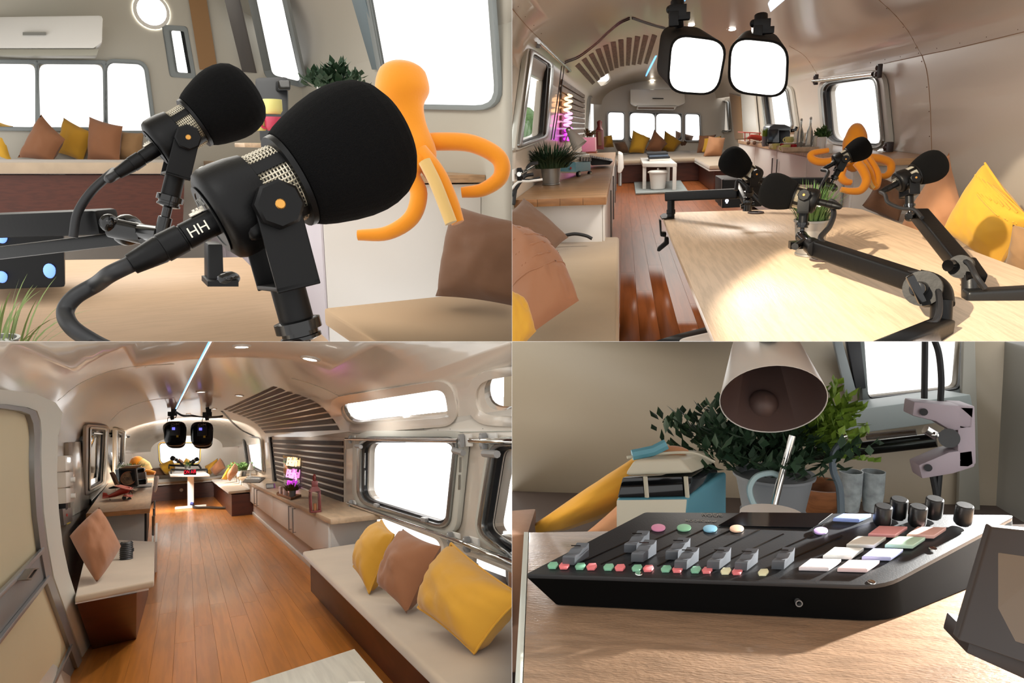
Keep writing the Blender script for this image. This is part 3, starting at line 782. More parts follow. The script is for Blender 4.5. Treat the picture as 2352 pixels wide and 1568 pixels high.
# neon lettering
ax = (S.P(700, 1060, r=RR) - S.P(640, 1060, r=RR)); ax = Vector((0, -1, 0))
t = Thing(S, 'neon_sign', 'glowing neon lettering in warm white and pink on the slatted wall', 'neon sign', loc=S.P(668, 1110, r=1.44))
Mt = Matrix(((0, 0, -1, 0), (-1, 0, 0, 0), (0, 1, 0, 0), (0, 0, 0, 1)))
for txt, (px_, py_), m_, nm, sz in (('Blah', (668, 1061), NEONW, 'neon_word', .155), ('Blah,', (668, 1089), NEONP, 'neon_word', .15), ('Blah', (668, 1115), PURPLE, 'neon_word', .15)):
    p = S.P(px_, py_, r=1.43); cu = text_geo(txt, sz, .006, .35, .85); g = G()
    M4 = Matrix.Translation(p) @ Mt @ Matrix.Diagonal((5.2, 1.25, 1, 1)); g.join(cu, M4)
    t.part(nm, g, m_, smooth=False)
t.part('backing_sheet', G().prism([S.P(x, y, r=1.47) for x, y in ((650, 1045), (690, 1052), (688, 1125), (652, 1118))], (.004, 0, 0)), GLASS)

# right cabinet and worktop
t = Thing(S, 'storage_cabinet', 'long white cabinet with slim handles under the right oak worktop', 'cabinet', loc=(1.3, 6.1, H))
t.part('body', G().box((1.296, 12.6, -.8125), (.392, 13.0, .333)), WHITE, bev=.003)
t.part('plinth', G().box((1.31, 12.6, -1.087), (.36, 13.0, .214)), mat('plinth_white', (206, 196, 190), .45), bev=.003)
t.part('skirting', G().box((1.12, 12.6, -1.175), (.02, 13.0, .05)), WHITEM, bev=.004)
doors = [(6.12, 8.25, 8.08), (8.27, 10.38, 8.42), (10.4, 12.62, 12.4), (12.64, 14.9, 12.9), (14.92, 17.0, 16.0), (17.02, 19.0, None)]
for a, b, hd in doors:
    dr = t.part('door', G().box((1.09, (a + b) / 2, -.80), (.02, b - a - .012, .315)), WHITE, bev=.002)
    if hd:
        g = G().tube([(1.05, hd, -.66), (1.05, hd, -.93)], .006, 8).tube([(1.05, hd, -.67), (1.09, hd, -.67)], .005, 6).tube([(1.05, hd, -.92), (1.09, hd, -.92)], .005, 6)
        t.part('handle', g, ALU, parent=dr)
t = solo(S, 'worktop', G().box((1.276, 12.55, -.622), (.43, 13.3, .044)), OAKL, 'pale oak worktop on the long white cabinet, lantern standing on it', 'worktop', bev=.004)
# right bench near
t = Thing(S, 'cushioned_bench', 'long bench with beige velvet cushion running towards the viewer on the right', 'bench', loc=(1.3, 4, H))
c = [S.P(695, 1266, u=-.8), S.P(788, 1249, u=-.8), Vector((1.49, 1.9, -.8)), S.P(1040, 1590, u=-.8)]
c[1].x = 1.49
t.part('seat_cushion', G().prism(c, (0, 0, -.05)), VELVET, bev=.018, seg=3)
c2 = [Vector((p.x + (.03 if i in (0, 3) else 0), p.y, -.85)) for i, p in enumerate(c)]
t.part('seat_board', G().prism(c2, (0, 0, -.012)), WHITEM)
a, b = S.P(714, 1357, u=H), S.P(905, 1570, u=H)
t.part('base_panel', G().prism([a, Vector((1.49, a.y, H)), Vector((1.49, 2, H)), b + Vector((0, -.5, 0))], (0, 0, .335)), MAHOG, bev=.002)
# left bench near
t = Thing(S, 'cushioned_bench', 'short bench by the door with beige cushion carrying the black rolled strap', 'bench', loc=S.P(262, 1480, u=H))
def pu(pts, u): return [S.P(x, y, u=u) for x, y in pts]
t.part('seat_cushion', G().prism(pu([(172, 1369), (354, 1333), (356, 1243), (205, 1236)], -.72), (0, 0, -.038)), VELVET, bev=.014, seg=3)
t.part('seat_board', G().prism(pu([(173, 1381), (342, 1349), (344, 1255), (207, 1248)], -.759), (0, 0, -.014)), WHITEM)
bt = pu([(212, 1491), (313, 1467)], H); tp = pu([(176, 1386), (314, 1362)], -.774); dy = Vector((0, 1.6, 0))
g = G().add([bt[0], bt[1], bt[1] + dy, bt[0] + dy, tp[0], tp[1], tp[1] + dy, tp[0] + dy], [(0, 1, 2, 3), (4, 7, 6, 5), (0, 4, 5, 1), (1, 5, 6, 2), (2, 6, 7, 3), (3, 7, 4, 0)])
t.part('base_panel', g, MAHOG, bev=.002)
# left counter
t = Thing(S, 'counter_cabinet', 'grey white end of the left cabinet below the oak counter', 'cabinet', loc=S.P(300, 1243, u=-.72))
tp = pu([(232, 1182), (332, 1176), (346, 1098), (262, 1104)], -.545)
t.part('body', G().prism(tp, (0, 0, -.62)), mat('grey_side', (196, 199, 198), .45), bev=.002)
t.part('edge_strip', G().prism(pu([(331, 1176), (337, 1176), (343, 1140), (338, 1140)], -.545), (0, 0, -.36)), RUBBER)
for x0 in (348, 356):
    t.part('drawer_front', G().prism(pu([(x0, 1244), (x0 + 5, 1243), (x0 + 6, 1200), (x0 + 1, 1201)], -.86), (0, 0, -.30)), WHITE, bev=.004)
for k in range(3):
    t.part('handle', G().tube([S.P(352 + k * 1.5, 1185 - k * 18, u=-.6), S.P(352 + k * 1.5, 1228 - k * 22, u=-.8)], .012, 6), ALU)
t = solo(S, 'worktop', G().prism(pu([(198, 1179), (344, 1167), (355, 1090), (258, 1098), (228, 1136)], -.5), (0, 0, -.045)), OAKL, 'left oak counter with the red model plane on it', 'worktop', bev=.004)
t.part('front_edge', G().prism([S.P(x, y, u=-.5) + Vector((0, -.012, -.002)) for x, y in ((198, 1179), (344, 1167), (344, 1166), (198, 1178))], (0, 0, -.041)), OAKE)
t = solo(S, 'white_stool', G().prism([S.P(x, y, d=12) for x, y in ((353, 1096), (361, 1094), (363, 1098), (359, 1125), (356, 1132), (353, 1128))], (0, .5, 0)), WHITEM, 'white stool edge showing just beyond the left oak counter', 'stool', bev=.03)

# far benches, table
t = Thing(S, 'corner_bench', 'far corner bench with dark wood base and beige seat cushions under the end window', 'bench', loc=(0, 21.5, H))
t.part('base_panel', G().box((-.0, 22.4, -.99), (2.7, 3.0, .42)), MAHOG)
t.part('seat_board', G().box((-.0, 22.35, -.775), (2.76, 3.2, .03)), WHITEM, bev=.01)
t.part('seat_cushion', G().box((-.0, 22.35, -.735), (2.76, 3.25, .05)), VELVET, bev=.02)
L = pu([(480, 1097), (524, 1128), (545, 1128), (545, 1097)], -.74)
r2 = [L[0], L[1], Vector((1.5, L[1].y, -.74)), Vector((1.5, L[0].y, -.74))]
t.part('seat_cushion', G().prism(r2, (0, 0, -.05)), VELVET, bev=.02)
t.part('base_panel', G().prism([p + Vector((.06 if i < 2 else 0, 0, -.07)) for i, p in enumerate(r2)], (0, 0, -.39)), MAHOG)
t.part('power_socket', G().cyl(S.P(416.5, 1125, d=20.88), S.P(416.5, 1125, d=20.8), .045, seg=12), WHITEM)
t = Thing(S, 'standing_table', 'narrow pale table on two T shaped legs in front of the far corner bench', 'table', loc=S.P(440, 1165, u=H))
tt = pu([(385, 1077), (391, 1091), (482, 1090), (460, 1076)], -.47)
t.part('tabletop', G().prism([tt[0], tt[1], tt[2], tt[3]], (0, 0, -.04)), WHITEM, bev=.01)
for (x, yt, yb, x0, x1) in ((438, 1096, 1162, 402, 475), (425, 1092, 1137, 396, 455)):
    b = S.P(x, yb, u=H + .04); r = .055
    t.part('leg', G().box((b.x, b.y, (H - .5) / 2), (.13, .13, -H - .5)), WHITEM, bev=.02)
    f0, f1 = S.P(x0, yb + 5, u=H + .03), S.P(x1, yb - 1, u=H + .03)
    t.part('foot', beam(f0, f1, .12, .06), WHITEM, bev=.02)
t = Thing(S, 'on_air_sign', 'black box sign with red ON AIR letters on the edge of the far table', 'sign', loc=S.P(437, 1090, d=15.6))
ps = [S.P(x, y, d=15.4) for x, y in ((422, 1077), (451, 1077), (451, 1090.5), (422, 1090.5))]
t.part('box', G().prism(ps, (0, .12, 0)), BLACKG, bev=.01)
p = S.P(436.5, 1083.5, d=15.38); g = G().join(text_geo('ON AIR', .088, .002, 0, 1.05), Matrix.Translation(p) @ Matrix(((1, 0, 0, 0), (0, 0, 1, 0), (0, 1, 0, 0), (0, 0, 0, 1))) @ Matrix.Diagonal((.72, 1.15, 1, 1)))
t.part('lettering', g, SIGNR, smooth=False)
# microphone arms on the far table
def arm(path, w, h, label, S=S, foot=None, group='boom arms on the far table'):
    t = Thing(S, 'boom_arm', label, 'microphone arm', loc=path[0], group=group)
    for a, b in zip(path, path[1:]): t.part('beam', beam(a, b, w, h), BLACK, bev=min(w, h) * .2)
    return t
P_ = lambda x, y, Y: S.P(x, y, Y=Y)
arm([P_(393, 1088, 17), P_(393, 1078, 17), P_(423, 1079, 17)], .03, .05, 'black arm bracket left of the red lettered sign')
arm([P_(476, 1087, 17), P_(476, 1078, 17), P_(450, 1079, 17)], .03, .05, 'black arm bracket right of the red lettered sign')
arm([P_(388, 1076, 19), P_(388, 1068, 19), P_(424, 1070, 19), P_(404, 1056, 19)], .03, .05, 'black boom arm rising to the left far microphone')
arm([P_(462, 1076, 19), P_(457, 1068, 19), P_(440, 1068, 19), P_(448, 1058, 19)], .03, .05, 'black boom arm rising to the right far microphones')
mA = mic(S, 'microphone', 'left of the small black microphones above the far table', (396.5, 1052), 18.5, 10.5, math.radians(155), .3, 'microphones of the far table', detail=False)
mic(S, 'microphone', 'rightmost small black microphone above the far table', (452, 1054.5), 18.5, 9.5, math.radians(25), .3, 'microphones of the far table', proto=mA)
mic(S, 'microphone', 'small black microphone just left of the rightmost one above the far table', (444, 1058.5), 19, 7.5, math.radians(20), .3, 'microphones of the far table', proto=mA)
potted(S, 'potted_grass', 'small tuft of grass in the middle of the far table', S.P(431, 1076, Y=19), .09, .1, ZINC, LEAF, blades_geo(S.P(431, 1071, Y=19), (0, 0, 1), .14, .2, 70, .008, 5))
t = Thing(S, 'cable_bundle', 'thick black cable bundle hanging from the far table and running over the floor', 'cable', loc=S.P(440, 1165, u=H))
cb = [P_(430, 1096, 15.9), P_(440, 1104, 15.6), P_(443, 1125, 15.6), P_(444, 1145, 15.6), P_(442, 1158, 15.5), S.P(450, 1165, u=H + .03), S.P(480, 1165, u=H + .03), S.P(516, 1166, u=H + .03), S.P(523, 1160, u=H + .08), P_(525, 1125, 15.3)]
t.part('sleeve', G().tube(spline(cb, 6), .028, 8), RUBBER)
t.part('tie', G().tube([P_(438, 1156, 15.3), P_(444, 1157, 15.3)], .035, 8), mat('blue_tie', (40, 60, 140), .5))

# cushions
def pil(nm, pts, Y, T, m, label, seed, group, lean=0, piping=None, Sx=None, ub=None, **k):
    Sx = Sx or S
    ys = Y if isinstance(Y, (list, tuple)) else [Y + lean, Y + lean, Y, Y]
    if ub is not None:      # the lowest corner touches the surface at height ub
        low = max(pts, key=lambda p: p[1]); yb = Sx.P(low[0], low[1], u=ub + .01); yb = Sx.px(yb)[2]; ys = [yb + o_ for o_ in ys]
    c = [Sx.P(x, y, Y=yy) for (x, y), yy in zip(pts, ys)]
    nn = (c[1] - c[0]).cross(c[3] - c[0]).normalized(); ctr = (c[0] + c[2]) / 2
    if nn.dot(ctr) > 0: nn = -nn
    return pillow(Sx, nm, c, T, m, label, group, seed=seed, piping=piping, nrm=nn, **k)
GB = 'cushions on the right bench'
pil('cushion', [(876, 1194), (905, 1228), (848, 1362), (812, 1300)], [.5, .12, 0, .3], .10, MUST, 'narrow mustard cushion standing farthest along the near right bench', 1, GB, ub=-.8, piping=.006)
pil('cushion', [(925, 1214), (1013, 1254), (934, 1409), (868, 1345)], [.35, .1, 0, .25], .11, TERRA, 'brown cushion between the two mustard ones', 2, GB, ub=-.8)
pil('cushion', [(1036, 1247), (1200, 1370), (1090, 1500), (960, 1395)], [.5, -.05, 0, .4], .13, MUST, 'largest mustard cushion leaning under the second window', 3, GB, ub=-.8, piping=.006)
pil('cushion', [(1150, 1420), (1240, 1460), (1240, 1600), (1100, 1480)], [3.4, 3.1, 3.0, 3.3], .08, BROWNC, 'dark brown cushion in the lower right corner of the room view', 4, GB)
pil('cushion', [(228, 1165), (278, 1254), (222, 1337), (160, 1231)], [.35, .3, 0, .2], .15, TERRA, 'terracotta cushion on the short bench by the door', 5, 'cushion by the door', ub=-.72, pinch=-.05)
GF = 'cushions in the far corner'
for i, (pts, Y, m_, lab) in enumerate([
    ([(346, 1075), (370, 1073), (384, 1091), (350, 1092)], 20.3, BROWNC, 'dark brown cushion at the left end of the far bench'),
    ([(365, 1066), (396, 1054), (402, 1088), (384, 1091)], 20.0, MUSTY, 'orange yellow cushion left of the far table'),
    ([(411, 1052), (422, 1066), (422, 1076), (404, 1072)], 22.5, TERRA, 'small rust cushion peeking below the end window, left'),
    ([(427, 1051), (441, 1066), (437, 1076), (421, 1070)], 22.5, MUSTY, 'yellow cushion peeking below the end window, centre'),
    ([(390, 1071), (462, 1071), (462, 1090), (390, 1090)], 23.0, BROWNC, 'row of brown back padding under the end window'),
    ([(470, 1070), (500, 1052), (497, 1080), (482, 1091)], 19.5, MUST, 'mustard cushion leaning in the far right corner'),
    ([(506, 1051), (518, 1075), (496, 1093), (483, 1076)], 18.2, TERRA, 'large brown cushion standing on its corner on the far right bench'),
    ([(536, 1059), (536, 1075), (521, 1102), (508, 1102)], 16.2, MUST, 'narrow mustard cushion behind the end of the right cabinet'),
    ([(540, 1062), (545, 1085), (528, 1105), (524, 1086)], 15.6, TERRA, 'brown cushion half hidden behind the right worktop')]):
    pil('cushion', pts, Y, .22 if i != 4 else .1, m_, lab, 10 + i, GF, n=12)

# hanging black lamps
for i, (x, y, xs, lab, brx) in enumerate(((402, 998, -1, 'left of the two black soft lamps hanging in the room view', 396), (464, 999, 1, 'right of the two black soft lamps hanging in the room view', 476))):
    Y = 11.5; c = S.P(x, y, Y=Y); sc = Y / F
    t = Thing(S, 'softbox_lamp', lab, 'studio lamp', loc=c, group='black hanging studio lamps')
    def q(dx, dy, dY=0): return S.P(x + dx, y + dy, Y=Y + dY)
    t.part('rear_shell', G().prism(rquad([q(-27, -31, -.1), q(27, -31, -.1), q(25, 26, -.1), q(-25, 26, -.1)], .38, 6), (0, .22, 0)), BLACKG, bev=.05, seg=3)
    t.part('diffuser_hood', G().prism(rquad([q(-28 + xs * 3, -28, .1), q(28 - 0 * xs, -28, .1), q(24, 31, .1), q(-20, 31, .1)], .4, 6), (-xs * .0, .35, 0)), BLACK, bev=.04, seg=3)
    t.part('display', G().prism([q(-7, -17, -.14), q(0, -17, -.14), q(0, -11, -.14), q(-7, -11, -.14)], (0, .02, 0)), SCRB)
    t.part('lettering', G().join(text_geo('GVM', .06, .001), Matrix.Translation(q(0, -23, -.14)) @ Matrix(((1, 0, 0, 0), (0, 0, -1, 0), (0, 1, 0, 0), (0, 0, 0, 1)))), TEXTG, smooth=False)
    t.part('control_panel', G().prism([q(-11, -20, -.12), q(12, -20, -.12), q(12, 2, -.12), q(-11, 2, -.12)], (0, .02, 0)), RUBBER, bev=.005)
    t.part('sticker', G().prism([q(3, 1, -.14), q(8, 1, -.14), q(8, 6, -.14), q(3, 6, -.14)], (0, .02, 0)), YELL)
    t.part('bracket', G().tube([q(brx - x, -34), q(brx - x - 1, -40), q(brx - x + 2, -52), q(brx - x, -64)], .03, 8).box(q(brx - x, -48), (.14, .06, .07)).box(q(brx - x + 3, -56), (.08, .06, .06)).ball(q(brx - x - 6, -46), .03, 8, 6), BLACK)
    t.part('cable', G().tube(spline([q(brx - x + 4, -55), q(brx - x + 9, -42), q(brx - x + 2, -38), q(brx - x - 9, -40), q(brx - x - 12, -30)], 5), .006, 5), RUBBER)
g = G()
for k in range(2):
    g.tube(spline([S.P(x, y + k * 2.5, Y=11.4) for x, y in ((403, 944), (420, 953), (440, 953), (462, 957 - k * 2), (480, 957), (500, 956), (512, 954))], 5), .009, 5)
    g.tube(spline([onshell(x + k * 3, y, .05) for x, y in ((508, 944), (520, 956), (535, 972), (555, 988), (583, 1002))], 5), .009, 5)
solo(S, 'lamp_cable', g, RUBBER, 'pair of black cables looping along the ceiling from the hanging lamps', 'cable')

# rails on brackets
def rail(S, pts, r, label, ends, group, m=CHROME, bm=BRACKET, plate=True):
    t = Thing(S, 'blind_rail', label, 'rail', loc=pts[0], group=group)
    for (a, b) in zip(pts, pts[1:]): t.part('rod', G().tube([a, b], r, 10), m)
    for p, nrm in ends:
        nrm = Vector(nrm)
        br = t.part('bracket', G().box(p - nrm * r * .5, (r * 2, r * 2.4, r * 5.5)).ball(p + Vector((0, 0, r * 1.2)), r * 1.2, 8, 6).ball(p - Vector((0, 0, r * 1.2)), r * 1.2, 8, 6), bm, bev=r * .3)
        if plate: t.part('bracket_plate', G().box(p - nrm * r * 2.4 + Vector((0, -r * 2.5, 0)), (r * 1, r * 9, r * 5)), WHITEM, bev=r * .4)
    return t
pr = lambda x, y, r=1.43: S.P(x, y, r=r)
rail(S, [pr(794, 1008), pr(1052, 1012)], .014, 'chrome rail above the large window', [(pr(803, 1009), (-1, 0, 0)), (pr(1057, 1012), (-1, 0, 0))], 'chrome rails of the right wall')
rail(S, [pr(1080, 1011), pr(1190, 1015)], .016, 'chrome rail above the window at the right edge', [(pr(1107, 1013), (-1, 0, 0))], 'chrome rails of the right wall')
rail(S, [pr(798, 1155), pr(1045, 1240)], .014, 'chrome rail below the large window above the cushions', [(pr(804, 1157), (-1, 0, 0)), (pr(1031, 1236), (-1, 0, 0))], 'chrome rails of the right wall')
rail(S, [pr(1046, 1240), pr(1190, 1296)], .016, 'chrome rail crossing below the window at the right edge', [(pr(1069, 1250), (-1, 0, 0))], 'chrome rails of the right wall')
po = lambda x, y: onshell(x, y, .08)
rail(S, [po(213, 994), po(262, 998)], .02, 'chrome rail above the narrow tall left window', [(po(211, 996), (1, 0, 0)), (po(258, 997), (1, 0, 0))], 'chrome rails of the left wall', bm=BLACK)
rail(S, [po(278, 996), po(298, 1000)], .02, 'short chrome rail above the second narrow window', [(po(278, 998), (1, 0, 0)), (po(296, 1000), (1, 0, 0))], 'chrome rails of the left wall', bm=BLACK)
rail(S, [po(208, 1152), po(246, 1112)], .018, 'chrome rail below the narrow tall left window', [(po(207, 1153), (1, 0, 0))], 'chrome rails of the left wall', bm=BLACK)

# door at the left
pd = lambda x, y, r=-.6: S.P(x, y, r=r)
outer = [(-90, 890), (0, 897), (60, 905), (108, 925), (125, 948), (119, 985), (114, 1001), (111, 1096), (116, 1176), (125, 1251), (140, 1316), (160, 1376), (178, 1432), (211, 1500), (200, 1512), (190, 1518)]
inner = [(-90, 925), (0, 929), (50, 936), (72, 944), (80, 965), (83, 995), (82, 1040), (83, 1096), (88, 1176), (98, 1251), (112, 1326), (128, 1370), (145, 1415), (186, 1527), (186, 1530), (186, 1535)]
n = len(outer); A = [pd(*p) for p in outer]; B = [pd(*p) for p in inner]; g = G(); off = Vector((.035, 0, 0))
vs = A + B + [p + off for p in A] + [p + off * .6 for p in B]; fs = []
for i in range(n - 1): fs += [(i, i + 1, n + i + 1, n + i), (2 * n + i, 3 * n + i, 3 * n + i + 1, 2 * n + i + 1), (i, 2 * n + i, 2 * n + i + 1, i + 1), (n + i, n + i + 1, 3 * n + i + 1, 3 * n + i)]
g.add(vs, fs); tr = solo(S, 'trim_1', g, TRIM, 'pale green white door surround curving down the left edge', kind='structure', ang=50)
edge = [(p[0] - 3, p[1]) for p in inner]; edge2 = [(p[0] - 17, p[1] + 8) for p in inner]
A = [pd(*p, -.59) for p in edge[:14]]; B = [pd(*p, -.59) for p in edge2[:14]]; n = 14; vs = A + B; vs += [v + Vector((.02, 0, 0)) for v in vs]; fs = []
for i in range(n - 1): fs += [(i, i + 1, n + i + 1, n + i), (2 * n + i, 3 * n + i, 3 * n + i + 1, 2 * n + i + 1), (i, 2 * n + i, 2 * n + i + 1, i + 1), (n + i, n + i + 1, 3 * n + i + 1, 3 * n + i)]
dt = Thing(S, 'door_1', 'cream folding entrance door with grey metal bands at the left edge', None, loc=pd(60, 1300), kind='structure')
dt.part('door_edge', G().add(vs, fs), ALU, ang=50)
bd = lambda pts: G().prism([pd(x, y, -.6) for x, y in pts], (.012, 0, 0))
dt.part('upper_panel', bd([(-90, 930), (50, 938), (66, 950), (70, 1100), (80, 1190), (92, 1262), (0, 1368), (-90, 1450)]), DOORC)
dt.part('lock_band', G().prism([pd(x, y, -.588) for x, y in ((0, 1368), (96, 1262), (108, 1325), (4, 1462), (-90, 1560), (-90, 1450))], (.01, 0, 0)), ALUP, bev=.003)
for a, b in (((-30, 1395), (98, 1262)), ((-30, 1505), (112, 1325)), ((118, 1580), (164, 1483))):
    dt.part('metal_bar', beam(pd(*a, -.57), pd(*b, -.57), .015, .02), ALU, bev=.003)
dt.part('lower_panel', bd([(4, 1462), (108, 1330), (122, 1370), (160, 1480), (115, 1580), (-90, 1700), (-90, 1560)]), DOORC)
dt.part('kick_panel', bd([(118, 1580), (164, 1487), (182, 1530), (175, 1600)]), ALUP)
h = dt.part('handle', G().ring([pd(x, y, -.565) for x, y in ((37, 1333), (56, 1307), (72, 1305), (52, 1334))], [pd(x, y, -.565) for x, y in ((44, 1329), (58, 1311), (66, 1309), (51, 1329))], (.03, 0, 0)), mat('bronze_handle', (110, 104, 98), .35, metal=.7), bev=.003)
# switch boxes and panel on the left wall
ow = lambda x, y: onshell(x, y, .004)
def wbox(t, nm, c4, th, m_, bev=.004, parent=None):
    L = [ow(x, y) for x, y in c4]; return t.part(nm, G().prism(L, (th, 0, 0)), m_, bev=bev, parent=parent)
t = solo(S, 'access_panel', G().prism([ow(x, y) for x, y in ((159, 1016), (201, 1012), (201, 1165), (164, 1184))], (.015, 0, 0)), SHELL, 'glossy white access panel beside the switch boxes', 'panel', bev=.003)
t = solo(S, 'cable_duct', G().prism([ow(x, y) for x, y in ((148, 1017), (158, 1016), (163, 1184), (154, 1185))], (.03, 0, 0)), TRIM, 'pale vertical duct right of the switch boxes', 'duct', bev=.003)
for i, (y0, y1, lab) in enumerate(((1048, 1084, 'topmost white switch box on the left wall'), (1086, 1121, 'middle white switch box with round knob'), (1123, 1158, 'lowest white switch box with round knob above the power supply'))):
    x0 = 118 + i * 1.5; t = Thing(S, 'switch_box', lab, 'switch', loc=ow(x0 + 15, y1), group='white switch boxes')
    bx = wbox(t, 'case', [(x0, y0), (x0 + 22, y0 - 1), (x0 + 24, y1 - 4), (x0 + 1, y1)], .08, WHITEM, .008)
    if i: t.part('knob', G().cyl(ow(x0 + 14, (y0 + y1) / 2) + Vector((.07, 0, 0)), ow(x0 + 14, (y0 + y1) / 2) + Vector((.11, 0, 0)), .02, seg=12), WHITEM)
    else: t.part('screen', G().prism([ow(x, y) + Vector((.081, 0, 0)) for x, y in ((x0 + 4, y0 + 5), (x0 + 13, y0 + 5), (x0 + 13, y0 + 14), (x0 + 4, y0 + 14))], (.003, 0, 0)), LAMPON)
t = Thing(S, 'power_supply', 'grey metal power supply with red label below the switch boxes', 'power supply', loc=ow(138, 1210))
wbox(t, 'case', [(125, 1170), (150, 1166), (152, 1198), (129, 1208)], .05, ALU)
t.part('label', G().prism([ow(x, y) + Vector((.051, 0, 0)) for x, y in ((134, 1181), (138, 1181), (138, 1187), (134, 1187))], (.002, 0, 0)), REDL)
t.part('sticker', G().prism([ow(x, y) + Vector((.051, 0, 0)) for x, y in ((136, 1203), (146, 1199), (146, 1202), (136, 1206))], (.002, 0, 0)), YELL)
t.part('terminal_block', G().box(ow(134, 1164) + Vector((.03, 0, 0)), (.05, .1, .05)), RUBBER)

# things on the right worktop (top at u=-.6)
UT = -.599
tr_ = Thing(S, 'wooden_tray', 'small brown tray under the candles and grass pot', 'tray', loc=S.P(665, 1140, u=UT))
tp = [S.P(x, y, u=UT + .002) for x, y in ((635, 1136), (641, 1131), (692, 1140), (668, 1148))]
tr_.part('base', G().prism(tp, (0, 0, .008)), TRAYW, bev=.002); tr_.part('rim', G().ring(tp, inset(tp, .02), (0, 0, .025)), TRAYW)
for (x, y, w, h, lab) in ((645, 1136, 8, 18, 'shorter white pillar candle on the brown tray'), (656, 1139, 11, 24, 'taller white pillar candle on the brown tray')):
    b = S.P(x, y, u=UT + .01); r = S.scale(b) * w / 2
    solo(S, 'pillar_candle', G().lathe([(r, 0), (r, S.scale(b) * h), (r * .9, S.scale(b) * (h + .5)), (r * .5, S.scale(b) * h)], b, (0, 0, 1), 20), mat('pink_wax', (245, 222, 222), .5), lab, 'candle', 'candles on the tray')
b = S.P(672, 1142, u=UT + .01); potted(S, 'potted_grass', 'grey pot of dark olive grass on the brown tray by the neon sign', b, .042, .09, GREYP, LEAFO, blades_geo(b + Vector((0, 0, .08)), (0, 0, 1), .11, .13, 160, .005, 8, spread=1.5), rim=False)
b = S.P(724, 1176, u=UT); sc = S.scale(b)
t = Thing(S, 'candle_lantern', 'dark red wooden lantern standing on the right worktop', 'lantern', loc=b)
w = sc * 11
t.part('base', G().box(b + Vector((0, 0, .008)), (w * 2.2, w * 2.2, .016)), DRED, bev=.003)
for sx in (-1, 1):
    for sy in (-1, 1): t.part('post', G().box(b + Vector((sx * w * .9, sy * w * .9, sc * 24)), (w * .3, w * .3, sc * 46)), DRED, bev=.001)
t.part('roof', G().add([b + Vector((x * w * 1.15, y * w * 1.15, sc * 47)) for x, y in ((-1, -1), (1, -1), (1, 1), (-1, 1))] + [b + Vector((x * w * .6, y * w * .6, sc * 58)) for x, y in ((-1, -1), (1, -1), (1, 1), (-1, 1))], [(3, 2, 1, 0), (4, 5, 6, 7), (0, 1, 5, 4), (1, 2, 6, 5), (2, 3, 7, 6), (3, 0, 4, 7)]), DRED)
t.part('neck', G().box(b + Vector((0, 0, sc * 64)), (w * 1.2, w * 1.2, sc * 14)), DRED, bev=.002)
t.part('ring', G().tube([b + Vector((math.cos(a) * 0, math.sin(a) * w * .55, sc * 76 + math.cos(a) * w * .7)) for a in [2 * PI * k / 12 for k in range(13)]], w * .28, 6), DRED)
t.part('candle', G().cyl(b + Vector((0, 0, .016)), b + Vector((0, 0, sc * 20)), w * .35, seg=12), TRAYW)
t.part('door_frame', G().ring([b + Vector((-w * 1.05, y, z)) for y, z in ((-w * .7, .02), (w * .7, .02), (w * .7, sc * 44), (-w * .7, sc * 44))], [b + Vector((-w * 1.05, y, z)) for y, z in ((-w * .45, .04), (w * .45, .04), (w * .45, sc * 38), (-w * .45, sc * 38))], (-.004, 0, 0)), DRED)
b = S.P(619, 1121, u=UT)
t = Thing(S, 'desk_clock', 'small tilted grey display on the far right worktop', 'clock', loc=b)
ps = [b + Vector(v) for v in ((-.05, -.02, .0), (.06, -.09, .0), (.06, -.05, .07), (-.05, .02, .07))]
t.part('case', G().prism(ps, (.02, .03, 0)), ALUP, bev=.004); t.part('screen', G().prism(inset(ps, .012), (-.004, -.006, 0)), mat('pale_screen', (190, 200, 196), .3))
t = Thing(S, 'audio_mixer', 'small black audio mixer at the far end of the right worktop', 'audio mixer', loc=S.P(585, 1105, u=UT))
mp = [S.P(x, y, u=UT + .02) for x, y in ((556, 1106), (596, 1106), (610, 1096), (570, 1092))]
t.part('case', G().prism(mp, (0, 0, -.02)), BLACK, bev=.01)
g = G()
for k in range(6):
    a = mp[0] + (mp[1] - mp[0]) * (.15 + k * .14); g.box(a + (mp[3] - mp[0]) * .4 + Vector((0, 0, .005)), (.04, .35, .01))
t.part('fader', g, WHITEM)
b = S.P(560, 1093, u=UT); potted(S, 'potted_plant', 'glass jar and grey pot of green leaves on the far right worktop', b, .06, .1, GREYP, LEAF, leafy_geo(b + Vector((0, 0, .08)), (0, 0, 1), .28, .22, 30, .07, .02, 4))
b = S.P(550, 1094, u=UT); potted(S, 'potted_plant', 'leafy plant in pale pot left of the desk lamp', b, .07, .12, WHITEM, LEAF, leafy_geo(b + Vector((0, 0, .1)), (0, 0, 1), .3, .22, 30, .07, .02, 5))
t = Thing(S, 'desk_lamp', 'small white cone desk lamp beside the far mixer', 'desk lamp', loc=S.P(575, 1096, u=UT))
t.part('shade', G().lathe([(.065, 0), (.03, .12), (.028, .14)], S.P(575, 1080, Y=14), (.1, .2, 1), 20, False), WHITEM)
t.part('stem', G().tube([S.P(575, 1096, Y=14), S.P(575, 1080, Y=14)], .012, 6), WHITEM); t.part('base', G().lathe([(.06, 0), (.06, .02)], S.P(575, 1096, Y=14)), WHITEM)

